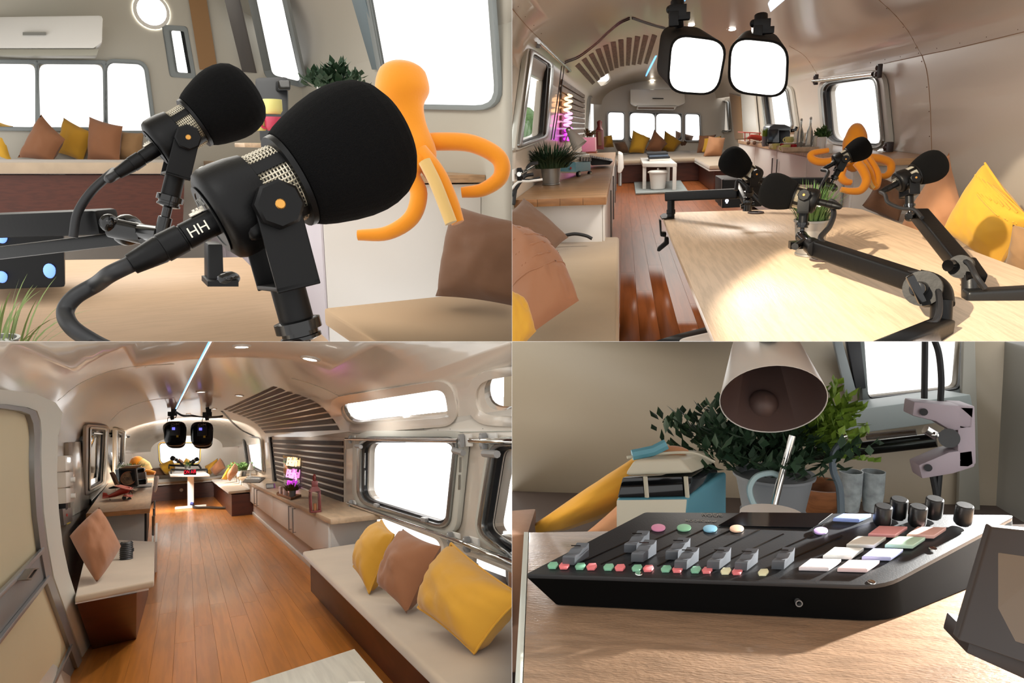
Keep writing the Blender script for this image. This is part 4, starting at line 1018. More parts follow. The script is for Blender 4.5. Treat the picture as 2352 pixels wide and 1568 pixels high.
# things on the left counter (u=-.5)
UC = -.5
b = S.P(272, 1148, u=UC); sc = S.scale(b)
t = Thing(S, 'model_biplane', 'red metal model biplane on the left counter', 'model plane', loc=b)
q = lambda x, y, z=0: S.P(x, y, Y=S.px(b)[2] + z)
t.part('fuselage', G().tube([q(236, 1142), q(246, 1141), q(262, 1136), (q(280, 1128)), q(290, 1125), q(297, 1124)], 1, 10, rads=[sc * 1.5, sc * 3, sc * 5.5, sc * 7.5, sc * 8, sc * 6]), RED)
t.part('upper_wing', G().prism([q(263, 1117, -.1), q(277, 1114, .3), q(306, 1121, .3), q(300, 1126, -.3), q(290, 1124, -.3)], (0, 0, .008)), PINKISH)
t.part('lower_wing', G().prism([q(282, 1139, -.2), q(300, 1142, -.3), q(306, 1138, .2), q(288, 1134, .3)], (0, 0, .006)), PINKISH)
t.part('tail_fin', G().prism([q(235, 1143), q(236, 1131), (q(242, 1132)), q(248, 1140)], (.01, .02, 0)), RED)
t.part('tail_plane', G().prism([q(235, 1145, -.15), q(250, 1143, -.15), q(248, 1139, .15), q(238, 1140, .15)], (0, 0, .004)), PINKISH)
for x in (266, 285, 296, 303): t.part('strut', G().tube([q(x, 1121), q(x + 1, 1138)], sc * .4, 5), RED)
g = G()
for a in (0, PI / 3, 2 * PI / 3): g.tube([q(300 + math.cos(a) * 8, 1126 + math.sin(a) * 9), q(300 - math.cos(a) * 8, 1126 - math.sin(a) * 9)], sc * .7, 5)
t.part('propeller', g, BLACK)
for (x, y) in ((285, 1143), (297, 1146)): t.part('wheel', G().tube([q(x, y, -.01), q(x, y, .03)], sc * 4.5, 14), RUBBER)
t.part('tail_wheel', G().ball(q(254, 1153), sc * 3, 8, 6).tube([q(252, 1145), q(254, 1153)], sc * .6, 5), RUBBER)
b = S.P(288, 1121, u=UC); potted(S, 'potted_grass', 'green grass tuft in pale pot behind the model plane', b, S.scale(b) * 14, S.scale(b) * 8, WHITEM, LEAF, blades_geo(b + Vector((0, 0, S.scale(b) * 6)), (0, 0, 1), S.scale(b) * 15, S.scale(b) * 24, 120, .012, 9, spread=1))
t = Thing(S, 'tin_box', 'dark vintage tin with round coffee label on the left counter', 'tin box', loc=S.P(296, 1118, u=UC))
Y0 = 10.3; q = lambda x, y, z=0: S.P(x, y, Y=Y0 + z); c4 = [q(272, 1076), q(312, 1075), q(316, 1117), q(275, 1122)]
t.part('case', G().prism(c4, (0, .35, 0)), CHAR, bev=.01)
t.part('lid', G().prism([q(286, 1071, .1), q(322, 1069, .1), q(314, 1076, 0), q(273, 1077, 0)], (0, .3, .01)), BLACKG)
t.part('border', G().ring(inset([p + Vector((0, -.004, 0)) for p in c4], .012), inset([p + Vector((0, -.004, 0)) for p in c4], .018), (0, -.002, 0)), TEXTG)
ctr = q(294.5, 1098, -.02); rr = Y0 / F * 15
t.part('round_label', G().lathe([(.001, 0), (rr, 0)], ctr, (0, -1, 0), 28, False, False), mat('coffee_label', (190, 160, 125), .6, var=(22, .6)), label='round brown coffee label')
t.part('label_rim', G().tube([ctr + Vector((math.cos(a) * rr, -.005, math.sin(a) * rr)) for a in [2 * PI * k / 28 for k in range(29)]], .006, 5), COPPER)
g = G().join(text_geo('COFFEE', .07, .001), Matrix.Translation(ctr + Vector((.01, -.006, -.01))) @ Matrix(((1, 0, 0, 0), (0, 0, 1, 0), (0, 1, 0, 0), (0, 0, 0, 1))) @ Matrix.Diagonal((.6, .9, 1, 1)))
t.part('lettering', g, CHAR, smooth=False)
t = Thing(S, 'coffee_machine', 'black coffee machine with clear tank behind the dark tin', 'coffee machine', loc=S.P(325, 1110, u=UC)); Y0 = 11.2; q = lambda x, y, z=0: S.P(x, y, Y=Y0 + z)
t.part('head', G().prism([q(312, 1073), q(331, 1074), q(332, 1083), q(314, 1086)], (0, .35, 0)), BLACKG, bev=.02)
t.part('cup_rack', G().prism([q(314, 1086), q(334, 1084), q(335, 1100), q(316, 1100)], (0, .3, 0)), mat('striped_cups', (188, 184, 180), .4, var=(30, .5, (6, 1, .2))), bev=.01)
t.part('base', G().prism([q(316, 1100), q(336, 1099), q(336, 1112), q(317, 1113)], (0, .4, 0)), BLACKG, bev=.02)
t.part('side_tank', G().prism([q(264, 1078, .3), q(273, 1078, .3), q(275, 1118, .2), q(270, 1116, .2)], (0, .2, 0)), SMOKED)
b = S.P(303, 1092, u=UC + .1)
potted(S, 'potted_grass', 'grass tuft behind the dark tin', S.P(302, 1082, Y=12.5), .12, .08, WHITEM, LEAF, blades_geo(S.P(302, 1078, Y=12.5), (0, 0, 1), .24, .14, 140, .012, 19, spread=1.2))
t = Thing(S, 'octopus_toy', 'orange and cream plush octopus slumped behind the dark tin', 'plush toy', loc=S.P(335, 1085, Y=13)); q = lambda x, y, z=0: S.P(x, y, Y=13.2 + z)
t.part('head', G().ball(q(315, 1064), (.13, .13, .14), 18, 12), ORANGE)
t.part('body', G().tube([q(322, 1062), q(332, 1070), q(340, 1082)], 1, 12, rads=[.1, .11, .09]), PEACH)
for i, pts in enumerate([[(320, 1070), (328, 1080), (345, 1083), (356, 1086)], [(325, 1080), (338, 1086), (350, 1085)]]):
    t.part('arm', G().tube(spline([q(x, y, -.3) for x, y in pts], 5), .035, 8), ORANGE)
t = solo(S, 'slate_mat', G().prism(pu([(298, 1121), (348, 1118), (350, 1109), (315, 1109)], UC + .002), (0, 0, .006)), SLATE, 'dark mat under the coffee machine', 'mat')
t = Thing(S, 'bronze_sculpture', 'dark bronze propeller sculpture on the left counter by the window', 'sculpture', loc=S.P(262, 1120, u=UC)); q = lambda x, y, z=0: S.P(x, y, Y=8.8 + z)
t.part('blade', G().prism([q(251, 1085), q(257, 1084), q(262, 1092), q(270, 1112), q(263, 1114)], (.02, .05, 0)), WARMWOOD, bev=.006)
t.part('foot', G().lathe([(.07, 0), (.07, .012), (.02, .03)], q(264, 1121), (0, 0, 1), 18), BLACK)
# rolled strap on bench
b = S.P(290, 1284, u=-.72); sc = S.scale(b)
g = G(); pr = []
for k in range(9): pr += [(sc * 13, sc * (k * 4.2)), (sc * 14.2, sc * (k * 4.2 + 1.5)), (sc * 13, sc * (k * 4.2 + 3.6))]
pr += [(sc * 11, sc * 39.5), (sc * 10, sc * 38)]
t = Thing(S, 'camera_lens', 'black ribbed camera lens standing beside the terracotta cushion', 'camera lens', loc=b)
t.part('barrel', G().lathe(pr, b, (0, 0, 1), 24), RUBBER); t.part('cap', G().lathe([(.001, sc * 39), (sc * 10, sc * 39)], b, (0, 0, 1), 20, False, False), BLACKG); t.part('grip', G().box(b + Vector((sc * 14, 0, sc * 20)), (sc * 3, sc * 6, sc * 8)), RUBBER, bev=sc)
# near grey table corner
t = Thing(S, 'side_table', 'corner of a pale grey wooden table at the bottom edge of the room view', 'table', loc=S.P(780, 1560, u=-.75))
c4 = [S.P(x, y, u=-.75) for x, y in ((440, 1610), (814, 1489), (900, 1590), (850, 1700), (440, 1700))]
t.part('tabletop', G().prism(c4, (0, 0, -.04)), ASHW, bev=.003)
t.part('leg', G().box(c4[1] + Vector((-.06, -.12, -.24)), (.05, .05, .42)), ASHW)
solo(S, 'small_card', G().prism([S.P(x, y, u=-.748) for x, y in ((800, 1567), (838, 1566), (838, 1580), (795, 1580))], (0, 0, .003)), PAPER, 'edge of a printed card lying on the pale grey table', 'card')
# =====================================================================  upper right: the table with four microphones
S = TR; H = -1.25; UCN = -.38; UCL = -.475; UTB = -.51; UB = -.79
sh = Shell(S, -.72, 2.4, .38, .56, 2.2, 18.0, H)
on = sh.on
fl = solo(S, 'floor', G().box((.9, 9.5, H - .03), (3.2, 19, .02)), WARMWOOD, 'reddish laminate plank floor beside the microphone table', kind='structure', loc=(0, 0, H))
planks(fl, S, H, -.62, 1.6, 2.0, 15.2, .12, FLOORT, 5)
wl = solo(S, 'wall_left', G().box((-.75, 9.5, (H + .38) / 2), (.06, 17, .38 - H)), SHELL_TR, 'white left wall with window above the left counter', kind='structure', loc=(0, 0, H))
wr = solo(S, 'wall_right', G().box((2.43, 9.5, (H + .38) / 2), (.06, 17, .38 - H)), SHELL_TR, 'warm white right wall behind the cushions and octopus toy', kind='structure', loc=(0, 0, H))
wb = solo(S, 'wall_back', G().box((.9, 18.03, -.2), (3.2, .06, 2.2)), SHELL_TR, 'end wall with four windows below the air conditioner', kind='structure', loc=(0, 0, H))
ce = sh.ceiling(SHELL_TR, 'curved warm white ceiling above the microphone table', d0=1.0, k1=.86)
fL = lambda x, y: S.P(x, y, r=-.715); fR = lambda x, y: S.P(x, y, r=2.395); fB = lambda x, y: S.P(x, y, d=17.97)
LW = [(1214, 128), (1251, 151), (1238, 309), (1187, 327)]; LW2 = [(1354, 226), (1378, 240), (1376, 300), (1350, 306)]
RW = [(1903, 195), (2020, 178), (2036, 332), (1914, 321)]; RW2 = [(1762, 214), (1812, 207), (1825, 291), (1772, 292)]; RW3 = [(1649, 236), (1671, 234), (1676, 300), (1655, 299)]
BW = [[(1397, 258), (1433, 259), (1433, 321), (1397, 321)], [(1447, 259), (1504, 261), (1504, 320), (1447, 320)], [(1507, 261), (1564, 262), (1564, 320), (1507, 320)], [(1574, 262), (1606, 263), (1608, 322), (1574, 322)]]
cut_holes(wl, [(pxl(c, .15, fL), (-.3, 0, 0)) for c in (LW, LW2)])
cut_holes(wr, [(pxl(c, .2, fR), (.3, 0, 0)) for c in (RW, RW2, RW3)])
cut_holes(wb, [(pxl(c, .2, fB), (0, .3, 0)) for c in BW])
VV = [[(1371, 186), (1399, 168), (1405, 184), (1383, 201)], [(1383, 203), (1406, 186), (1411, 196), (1391, 212)]]
cut_holes(ce, [(pxl(c, .3, lambda x, y: on(x, y, .12)), (-.25, 0, .2)) for c in VV])
window(S, LW, .15, fL, (.05, 0, 0), 'tall left window above the zinc potted plant', 11, 10, 3, mold=5)
window(S, LW2, .15, fL, (.05, 0, 0), 'narrow far window of the left wall behind the lantern', 12, 5, 2)
window(S, RW, .2, fR, (-.06, 0, 0), 'right window behind the octopus toy', 13, 9, 3, mold=10)
window(S, RW2, .2, fR, (-.06, 0, 0), 'window behind the coffee machine, partly hidden by the right lamp', 14, 6, 2, mold=6)
window(S, RW3, .2, fR, (-.06, 0, 0), 'small far window of the right wall', 15, 4, 2)
for i, c in enumerate(BW): window(S, c, .18 if i in (0, 3) else .05, fB, (0, -.08, 0), ('leftmost', 'second', 'third', 'rightmost')[i] + ' window of the end wall above the far cushions', 16 + i, 3, 1.2, frame_m=ALU)
# behind the windows
solo(S, 'ground', G().box((-15, 78, -3.6), (44, 90, .4)), LEAF, 'green ground outside the tall left window', kind='structure')
g = G(); rnd = random.Random(2)
for k in range(40): g.ball((-9 + rnd.uniform(-1, 1), 52 + rnd.uniform(-9, 14), rnd.uniform(-2.2, .3)), rnd.uniform(1.0, 1.5), 8, 6)
solo(S, 'hedge', g, LEAF, 'dark green hedge outside the tall left window', 'hedge', kind='stuff')
solo(S, 'red_roof_house', G().box((-18, 105, -.45), (7, 6, 5.9)).add([(-22, 101, 2.5), (-14, 101, 2.5), (-14, 109, 2.5), (-22, 109, 2.5), (-18, 105, 4)], [(0, 1, 4), (1, 2, 4), (2, 3, 4), (3, 0, 4)]), mat('pale_red_wall', (220, 150, 135), .8), 'faint red house outside the tall left window', 'house')
# seams and rivets
for sm in ([(2019, 0), (2052, 30), (2085, 70), (2105, 105), (2118, 128)], [(2118, 128), (2130, 170), (2137, 250), (2140, 345)], [(2030, 146), (2118, 127), (2200, 110), (2352, 73)], [(1812, 105), (1850, 130), (1880, 175)], [(1176, 20), (1210, 60), (1245, 95)]):
    ce.part('seam', G().tube([on(p.x, p.y, .002) for p in spline([(x, y, 0) for x, y in sm], 5)], .003, 4), KHAKI)
g = G()
for (x, y) in [(2037, 19), (2075, 62), (2104, 110), (2110, 122), (2117, 141), (2129, 200), (2134, 256), (2135, 313), (2152, 111), (2205, 99), (2266, 85), (2338, 68), (2068, 130), (2033, 137), (2000, 144), (1206, 38), (1190, 15), (1226, 58), (1243, 77)]:
    p = on(x, y, .004); g.ball(p, S.scale(p) * 1.3, 6, 4)
solo(S, 'rivet', g, BROWNC, 'small rivets along the seams of the warm ceiling', 'rivets', kind='stuff', loc=(1, 5, .5))
# ceiling fittings
for (x, y, w, lab) in ((1682, 66, 22, 'round ceiling spotlight between the two studio lamps'), (1588, 56, 20, 'ceiling spotlight just above the left studio lamp'), (1498, 187, 10, 'small far ceiling spotlight left of the studio lamps')):
    p = on(x, y, .002); r = S.scale(p) * w / 2; n = Vector((0, -.25, -1)).normalized()
    t = Thing(S, 'ceiling_spotlight', lab, 'ceiling light', loc=p, group='spotlights above the table')
    t.part('rim', G().lathe([(r, 0), (r * .95, r * .15), (r * .75, r * .18)], p, n, 24, False, False), WHITEM); t.part('diffuser', G().lathe([(.001, r * .14), (r * .75, r * .14)], p, n, 24, False, False), LAMPON)
for i, (a, b) in enumerate((((1578, -8), (1562, 14)), ((1507, 128), (1481, 180)))):
    pa, pb = on(*a, .015), on(*b, .015); solo(S, 'ceiling_light_strip', beam(pa, pb, S.scale(pa) * 4, .01), LEDB, ('short blue strip light at the mount of the left studio lamp', 'blue strip light pointing away behind the left studio lamp')[i], 'light strip')
for k, (px_, py_) in enumerate(((1812, 0),)):
    solo(S, 'ceiling_light_strip', G().prism([on(x, y, .004) for x, y in ((1764, 8), (1776, -10), (1812, -10), (1770, 26))], (0, 0, -.006)), LEDW, 'white strip light cut by the top edge right of the lamps', 'light strip')
outer = [(600, 592), (660, 540), (725, 495), (790, 452), (860, 415), (930, 385), (1000, 365), (1078, 348), (1155, 335), (1230, 328), (1310, 323)]
inner = [(752, 768), (797, 738), (838, 704), (876, 674), (918, 648), (962, 626), (1012, 610), (1064, 603), (1116, 597), (1168, 591), (1228, 586)]
t = Thing(S, 'slatted_ceiling_panel', 'arch of short weathered wooden slats on the ceiling left of the lamps', 'wood panel', loc=on(1400, 120, .01))
for (a, b) in zip(outer, inner):
    a = Vector((1176 + a[0] / 4, a[1] / 4, 0)); b = Vector((1176 + b[0] / 4, b[1] / 4, 0)); dr = (b - a).normalized(); sd = Vector((-dr.y, dr.x, 0)); c = [a + sd * 6.2, a - sd * 6.2, b - sd * 4.6, b + sd * 4.6]
    L = []
    for (p, q) in ((c[0], c[3]), (c[1], c[2])): L.append([on(*(p + (q - p) * (k / 4)).xy, .004) for k in range(5)])
    g = G(); vs = [x for ab in zip(*L) for x in ab]; vs += [v - v.normalized() * .03 for v in vs]; fs = []
    for k in range(4): fs += [(2 * k, 2 * k + 1, 2 * k + 3, 2 * k + 2), (10 + 2 * k, 12 + 2 * k, 13 + 2 * k, 11 + 2 * k), (2 * k, 2 * k + 2, 12 + 2 * k, 10 + 2 * k), (2 * k + 1, 11 + 2 * k, 13 + 2 * k, 2 * k + 3)]
    fs += [(0, 10, 11, 1), (8, 9, 19, 18)]; t.part('slat', g.add(vs, fs), SLATT)
t = Thing(S, 'slatted_wall_panel', 'wooden slats behind the pink neon on the left wall', 'wood panel', loc=fL(1310, 330))
x0, x1 = 1287, 1341
for k in range(9):
    ya0, yb0 = 182 + k * 16.5, 218 + k * 11.2
    t.part('slat', G().prism([S.P(x, y, r=-.71) for x, y in ((x0, ya0), (x1, yb0), (x1, yb0 + 8), (x0, ya0 + 12))], (.02, 0, 0)), SLATT)
t = Thing(S, 'neon_sign', 'neon lettering seen edge on, warm above and pink below, on the left slats', 'neon sign', loc=fL(1308, 300))
for nm, (ya, yb), m_ in (('neon_word', (217, 256), NEONW), ('neon_word', (258, 290), NEONP), ('neon_word', (292, 322), PURPLE)):
    pts = [S.P(1305 + 9 * math.sin(k * 1.9), ya + (yb - ya) * k / 10, r=-.65 + .01 * (k % 2)) for k in range(11)]
    t.part(nm, G().tube(spline(pts, 4), .012, 6), m_)
# air conditioner
q = lambda x, y, Y=15.9: S.P(x, y, Y=Y)
t = Thing(S, 'air_conditioner', 'white wall air conditioner above the end windows', 'air conditioner', loc=q(1510, 250))
t.part('case', G().prism([q(1447, 204), q(1573, 206), q(1574, 236), q(1560, 243), q(1456, 243), q(1447, 236)], (0, .7, 0)), WHITEM, bev=.04)
t.part('flap', G().prism([q(1464, 242), q(1555, 243), q(1550, 252), q(1462, 251)], (0, .35, 0)), WHITEM, bev=.02); t.part('vent', G().prism([q(1466, 246, 15.8), q(1548, 247, 15.8), q(1548, 250.5, 15.8), q(1466, 250, 15.8)], (0, .1, 0)), mat('vent_brown', (120, 100, 88), .6))
t.part('badge', G().prism([q(1499, 225, 15.85), q(1524, 225, 15.85), q(1524, 227, 15.85), q(1499, 227, 15.85)], (0, .1, 0)), RUBBER)
# far benches, table, bucket
t = Thing(S, 'corner_bench', 'far corner bench with grey white seat cushions and mahogany base', 'bench', loc=(.7, 16, H))
t.part('base_panel', G().box((.5, 16.4, -1.06), (2.1, 3.1, .36)), MAHOG); t.part('seat_board', G().box((.5, 16.35, -.87), (2.16, 3.2, .02)), WHITEM); t.part('seat_cushion', G().box((.5, 16.3, -.82), (2.16, 3.3, .07)), VELVET, bev=.03)
t.part('base_panel', G().box((1.95, 14.9, -1.06), (.88, 5.2, .36)), MAHOG); t.part('seat_board', G().box((1.9, 15.0, -.87), (.98, 5.6, .02)), WHITEM); t.part('seat_cushion', G().box((1.9, 15.0, -.82), (.98, 5.65, .07)), VELVET, bev=.03)
t = Thing(S, 'fringed_rug', 'pale grey blue fringed rug under the far white table', 'rug', loc=S.P(1515, 440, u=H))
rp = [S.P(x, y, u=H + .002) for x, y in ((1455, 409), (1556, 406), (1580, 441), (1460, 446))]
t.part('pile', G().prism(rp, (0, 0, .02)), mat('rug_grey', (160, 168, 168), .95, var=(6, .2), bump=(20, .5)))
g = G()
for k in range(40): a = rp[3] + (rp[2] - rp[3]) * ((k + .5) / 40); g.tube([a, a + Vector((0, -.12, .01))], .012, 4)
t.part('fringe', g, mat('fringe', (120, 105, 90), .9), kind='stuff')
t = Thing(S, 'side_table', 'small square white table carrying books at the far end', 'table', loc=S.P(1515, 437, u=H))
z1 = -.77; a = S.P(1476, 375, u=z1); b = S.P(1555, 375, u=z1); dd = Vector((0, 2.0, 0)); t.part('tabletop', G().prism([a, b, b + dd, a + dd], (0, 0, -.065)), WHITEM, bev=.008)
for p, sx in ((a, 1), (b, -1)):
    for e in (0.06, 1.9): t.part('leg', G().box((p.x + sx * .035, p.y + e, (z1 - .06 + H + .02) / 2), (.065, .09, (z1 - .06 - H - .02))), WHITEM, bev=.006)
for k, (x0_, x1_, m_, lab) in enumerate(((1492, 1540, PAPER, 'lowest book of the stack with orange edge'), (1490, 1541, CHAR, 'third book from the top of the far stack'), (1491, 1537, mat('blue_grey_book', (90, 105, 125), .5), 'blue grey book second from the top'), (1487, 1536, CHAR, 'dark book on top of the far stack'))):
    a = S.P(x0_, 370, u=z1); w_ = (S.P(x1_, 370, u=z1) - a).x; z = z1 + .002 + k * .036
    t = Thing(S, 'book', lab, 'book', loc=(a.x, a.y, z), group='books on the far white table'); t.part('cover', G().box((a.x + w_ / 2, a.y + .35, z + .016), (w_, .7, .032)), m_, bev=.003)
    if k == 3: t.part('title', G().join(text_geo('GOOD COMPANY', .026, .001), Matrix.Translation((a.x + w_ / 2, a.y - .004, z + .016)) @ Matrix(((1, 0, 0, 0), (0, 0, 1, 0), (0, 1, 0, 0), (0, 0, 0, 1))) @ Matrix.Diagonal((1.4, 1, 1, 1))), PAPER, smooth=False) if False else None
b = S.P(1511, 433, u=H + .03); sc = S.scale(b)
t = Thing(S, 'lidded_bucket', 'white lidded bucket standing on the rug under the far table', 'bucket', loc=b)
t.part('body', G().lathe([(sc * 16, 0), (sc * 20, sc * 36), (sc * 21, sc * 37)], b, seg=24), WHITEM); t.part('lid', G().lathe([(sc * 23.5, sc * 36), (sc * 23.5, sc * 38.5), (sc * 18, sc * 41), (sc * 6, sc * 42)], b, seg=24), WHITEM); t.part('lid_knob', G().ball(b + Vector((0, 0, sc * 43.5)), sc * 3, 10, 6), CHROME)
b = S.P(1424, 393, u=-1.0); t = Thing(S, 'white_stool', 'rounded white seat edge beyond the left counter', 'stool', loc=b); t.part('seat', G().prism([S.P(x, y, Y=11.5) for x, y in ((1419, 350), (1431, 356), (1433, 385), (1427, 398), (1418, 398))], (0, .8, 0)), WHITEM, bev=.06)
t.part('leg', G().cyl(S.P(1424, 398, Y=11.8), S.P(1424, 427, Y=11.8), .03), ALU)
GF = 'cushions of the far corner bench'
for i, (pts, Y, m_, lab) in enumerate([
    ([(1386, 314), (1405, 310), (1410, 338), (1387, 338)], 16.6, MUST, 'mustard cushion peeking right of the red lantern'), ([(1410, 328), (1436, 325), (1446, 351), (1421, 352)], 16.2, BROWNC, 'low dark brown cushion left of the sunlit yellow one'),
    ([(1454, 299), (1494, 317), (1479, 352), (1443, 351)], 16.4, MUSTY, 'sunlit yellow cushion, first of the far row'), ([(1503, 297), (1533, 330), (1516, 351), (1483, 345)], 16.3, TERRA, 'brown cushion on its corner between two yellow ones'),
    ([(1527, 300), (1566, 327), (1546, 351), (1520, 345)], 16.8, MUST, 'yellow cushion right of the pointed brown one'), ([(1552, 300), (1593, 312), (1584, 350), (1547, 349)], 17.1, BROWNC, 'dark brown square cushion in front of the third window'),
    ([(1590, 322), (1606, 323), (1604, 350), (1585, 350)], 17.2, CHAR, 'small charcoal cushion behind the dark brown one'), ([(1606, 311), (1645, 309), (1622, 356), (1600, 353)], 15.6, TERRA, 'brown cushion at the back of the right corner group'),
    ([(1618, 318), (1657, 312), (1642, 359), (1612, 348)], 15.0, MUSTY, 'yellow cushion squeezed between two brown ones'), ([(1628, 313), (1666, 316), (1657, 363), (1615, 359)], 14.0, TAN, 'front brown cushion of the right corner group')]):
    pil('cushion', pts, Y, .2, m_, lab, 30 + i, GF, n=12, Sx=S)
# left bench, cushions
pu = lambda pts, u: [S.P(x, y, u=u) for x, y in pts]
t = Thing(S, 'cushioned_bench', 'sand coloured velvet bench in the lower left of the table view', 'bench', loc=S.P(1300, 600, u=UB))
c = pu([(1424, 786), (1422, 543)], UB); c = [c[0] + Vector((0, -.6, 0)), c[1], Vector((-.715, c[1].y, UB)), Vector((-.715, c[0].y - .6, UB))]
t.part('seat_cushion', G().prism(c, (0, 0, -.09)), VELVETT, bev=.025, seg=3); t.part('base_panel', G().prism([p + Vector((-.03 if i < 2 else 0, 0, -.1)) for i, p in enumerate(c)], (0, 0, -.34)), MAHOG)
GL = 'cushions of the left bench'
pil('cushion', [(1203, 455), (1306, 545), (1262, 592), (1150, 500)], [.35, .25, 0, .1], .05, BROWNC, 'dark brown cushion against the left cabinet end', 41, GL, Sx=S, ub=UB, n=22)
pil('cushion', [(1150, 470), (1262, 560), (1328, 695), (1180, 800)], [.15, .25, .1, -.05], .075, TERRA, 'large terracotta cushion at the left edge of the table view', 42, GL, Sx=S, Y=None) if False else None
pil('cushion', [(1150, 505), (1255, 560), (1330, 690), (1190, 790)], [2.75, 2.75, 2.5, 2.45], .10, TERRA, 'large terracotta cushion at the left edge of the table view', 42, GL, Sx=S, n=24, piping=.004, pinch=.02)
pil('cushion', [(1140, 650), (1205, 690), (1232, 760), (1150, 860)], [2.1, 2.1, 2.05, 2.0], .07, MUST, 'mustard cushion in the bottom left corner of the table view', 43, GL, Sx=S, n=20)
# left counter
t = Thing(S, 'counter_cabinet', 'white cabinet with bar handles under the left oak counter', 'cabinet', loc=(-.35, 4.8, H))
t.part('body', G().box((-.425, 8.1, -.885), (.575, 6.6, .72)), WHITE, bev=.003)
for k in range(4):
    y0 = 4.83 + k * 1.64; dr = t.part('door', G().box((-.128, y0 + .80, -.885), (.016, 1.61, .71)), WHITE, bev=.002)
    t.part('handle', G().tube([(-.10, y0 + 1.4, -.58), (-.10, y0 + 1.4, -1.05)], .009, 6), ALU, parent=dr)
t = solo(S, 'worktop', G().box((-.41, 8.02, UCL - .026), (.61, 6.7, .05)), OAK, 'left oak counter carrying the zinc potted plant and toy van', 'worktop', bev=.003)
for k in range(4): t.part('end_stave', G().box((-.635 + k * .151, 4.666, UCL - .026), (.148, .01, .048)), OAKE, bev=.001)
# items on left counter
b = S.P(1266, 424, u=UCL); sc = S.scale(b)
potted(S, 'potted_plant', 'dark green leafy plant in a zinc pot on the left counter', b, sc * 24, sc * 43, ZINC, LEAFD, blades_geo(b + Vector((0, 0, sc * 38)), (0, 0, 1), sc * 62, sc * 66, 520, sc * 2.2, 11, droop=.9, spread=1.2), taper=.8)
b = S.P(1322, 406, u=UCL); sc = S.scale(b); Y0 = S.px(b)[2]; q = lambda x, y, z=0: S.P(x, y, Y=Y0 + z)
t = Thing(S, 'toy_van', 'pale blue and cream model camper van beside the zinc pot', 'toy van', loc=b)
def loft2(f4, r4, dy): return G().add([*f4, *r4], [(0, 1, 2, 3), (4, 7, 6, 5), (0, 4, 5, 1), (1, 5, 6, 2), (2, 6, 7, 3), (3, 7, 4, 0)])
fr = [q(1283, 394, -.1), q(1322, 396, -.1), q(1322, 372, -.1), q(1283, 370, -.1)]; rr = [p + (q(1357, 392, .35) - q(1322, 396, -.1)) for p in fr]
t.part('lower_body', loft2(fr, rr, 0), BLUEP, bev=sc * 2.5, seg=3)
fr = [q(1284, 371, -.1), q(1321, 373, -.1), q(1319, 356, -.05), q(1288, 355, -.05)]; rr = [p + (q(1357, 369, .35) - q(1321, 373, -.1)) for p in fr]
t.part('upper_body', loft2(fr, rr, 0), CREAMP, bev=sc * 2.5, seg=3)
t.part('rear_window', G().prism([q(1290, 359, -.13), q(1308, 360, -.13), q(1308, 369, -.13), q(1290, 369, -.13)], (0, .02, 0)), GLASSD)
for k in range(4):
    x = 1331 + k * 6.5; z = .02 + k * .095; t.part('side_window', G().prism([q(x, 361, z - .02), q(x + 5, 361.5, z + .05), q(x + 5.5, 369.5, z + .05), q(x + .3, 370.5, z - .02)], (.012, -.012, 0)), GLASSD)
for (x, y, z) in ((1326, 399, 0), (1352, 399, .3)): wh = t.part('wheel', G().tube([q(x, y, z), q(x, y, z) + Vector((.02, -.01, 0))], sc * 6.5, 16), RUBBER); t.part('hub_cap', G().tube([q(x, y, z) + Vector((.02, -.01, 0)), q(x, y, z) + Vector((.026, -.013, 0))], sc * 3.5, 12), CREAMP, parent=wh)
t.part('bumper', G().tube([q(1284, 395, -.14), q(1308, 396, -.14), q(1323, 396, -.12)], sc * 1.6, 6), CREAMP)
t.part('tail_light', G().box(q(1311, 386, -.13), (sc * 3, .01, sc * 5)), REDL)
g = G()
for (dx, dz) in ((0, 0), (10, .12), (20, .25), (30, .38)): g.tube([q(1300 + dx, 352 - dx * .02, dz - .05), q(1321 + dx, 353, dz - .02)], sc * .8, 5)
g.tube([q(1300, 349), q(1345, 350, .4)], sc * .8, 5).tube([q(1320, 350, -.03), q(1350, 353, .36)], sc * .8, 5)
t.part('roof_rack', g, CREAMP)
t = Thing(S, 'desk_lamp', 'white cone desk lamp leaning behind the leafy plant', 'desk lamp', loc=S.P(1300, 380, u=UCL)); Y1 = 6.4; q = lambda x, y, z=0: S.P(x, y, Y=Y1 + z)
a, b2 = q(1309, 302), q(1332, 335); sc = Y1 / F
t.part('shade', G().tube([a - (b2 - a) * .12, a, b2], 1, 20, rads=[sc * 4, sc * 8, sc * 19], cap=False), WHITEM); t.part('cap', G().ball(a - (b2 - a) * .1, sc * 7.5, 14, 10), CHROME); t.part('stem', G().tube(spline([q(1306, 306), q(1300, 320), q(1298, 345), q(1302, 372)], 4), sc * 1.5, 6), CHROME)
q = lambda x, y, z=0: S.P(x, y, Y=8.9 + z)
t = Thing(S, 'candle_block', 'pink lit white box planter behind the desk lamp', 'planter', loc=q(1350, 350)); t.part('box', G().prism([q(1334, 317), q(1367, 316), q(1368, 348), q(1337, 349)], (0, .35, 0)), mat('pink_lit_white', (238, 190, 200), .5), bev=.008)  # pink light of the neon put into the white box's colour
t.part('foliage', leafy_geo(q(1352, 318, .2), (0, 0, 1), .12, .11, 26, .035, .01, 8), LEAFO, kind='stuff', smooth=False); t.part('tray', G().prism([q(1332, 349), q(1370, 349), q(1370, 352), q(1332, 352)], (0, .4, 0)), TRAYW)
q = lambda x, y, z=0: S.P(x, y, Y=10.2 + z)
t = Thing(S, 'candle_lantern', 'tall dark red lantern at the far end of the left counter', 'lantern', loc=q(1378, 343)); sc = 10.2 / F
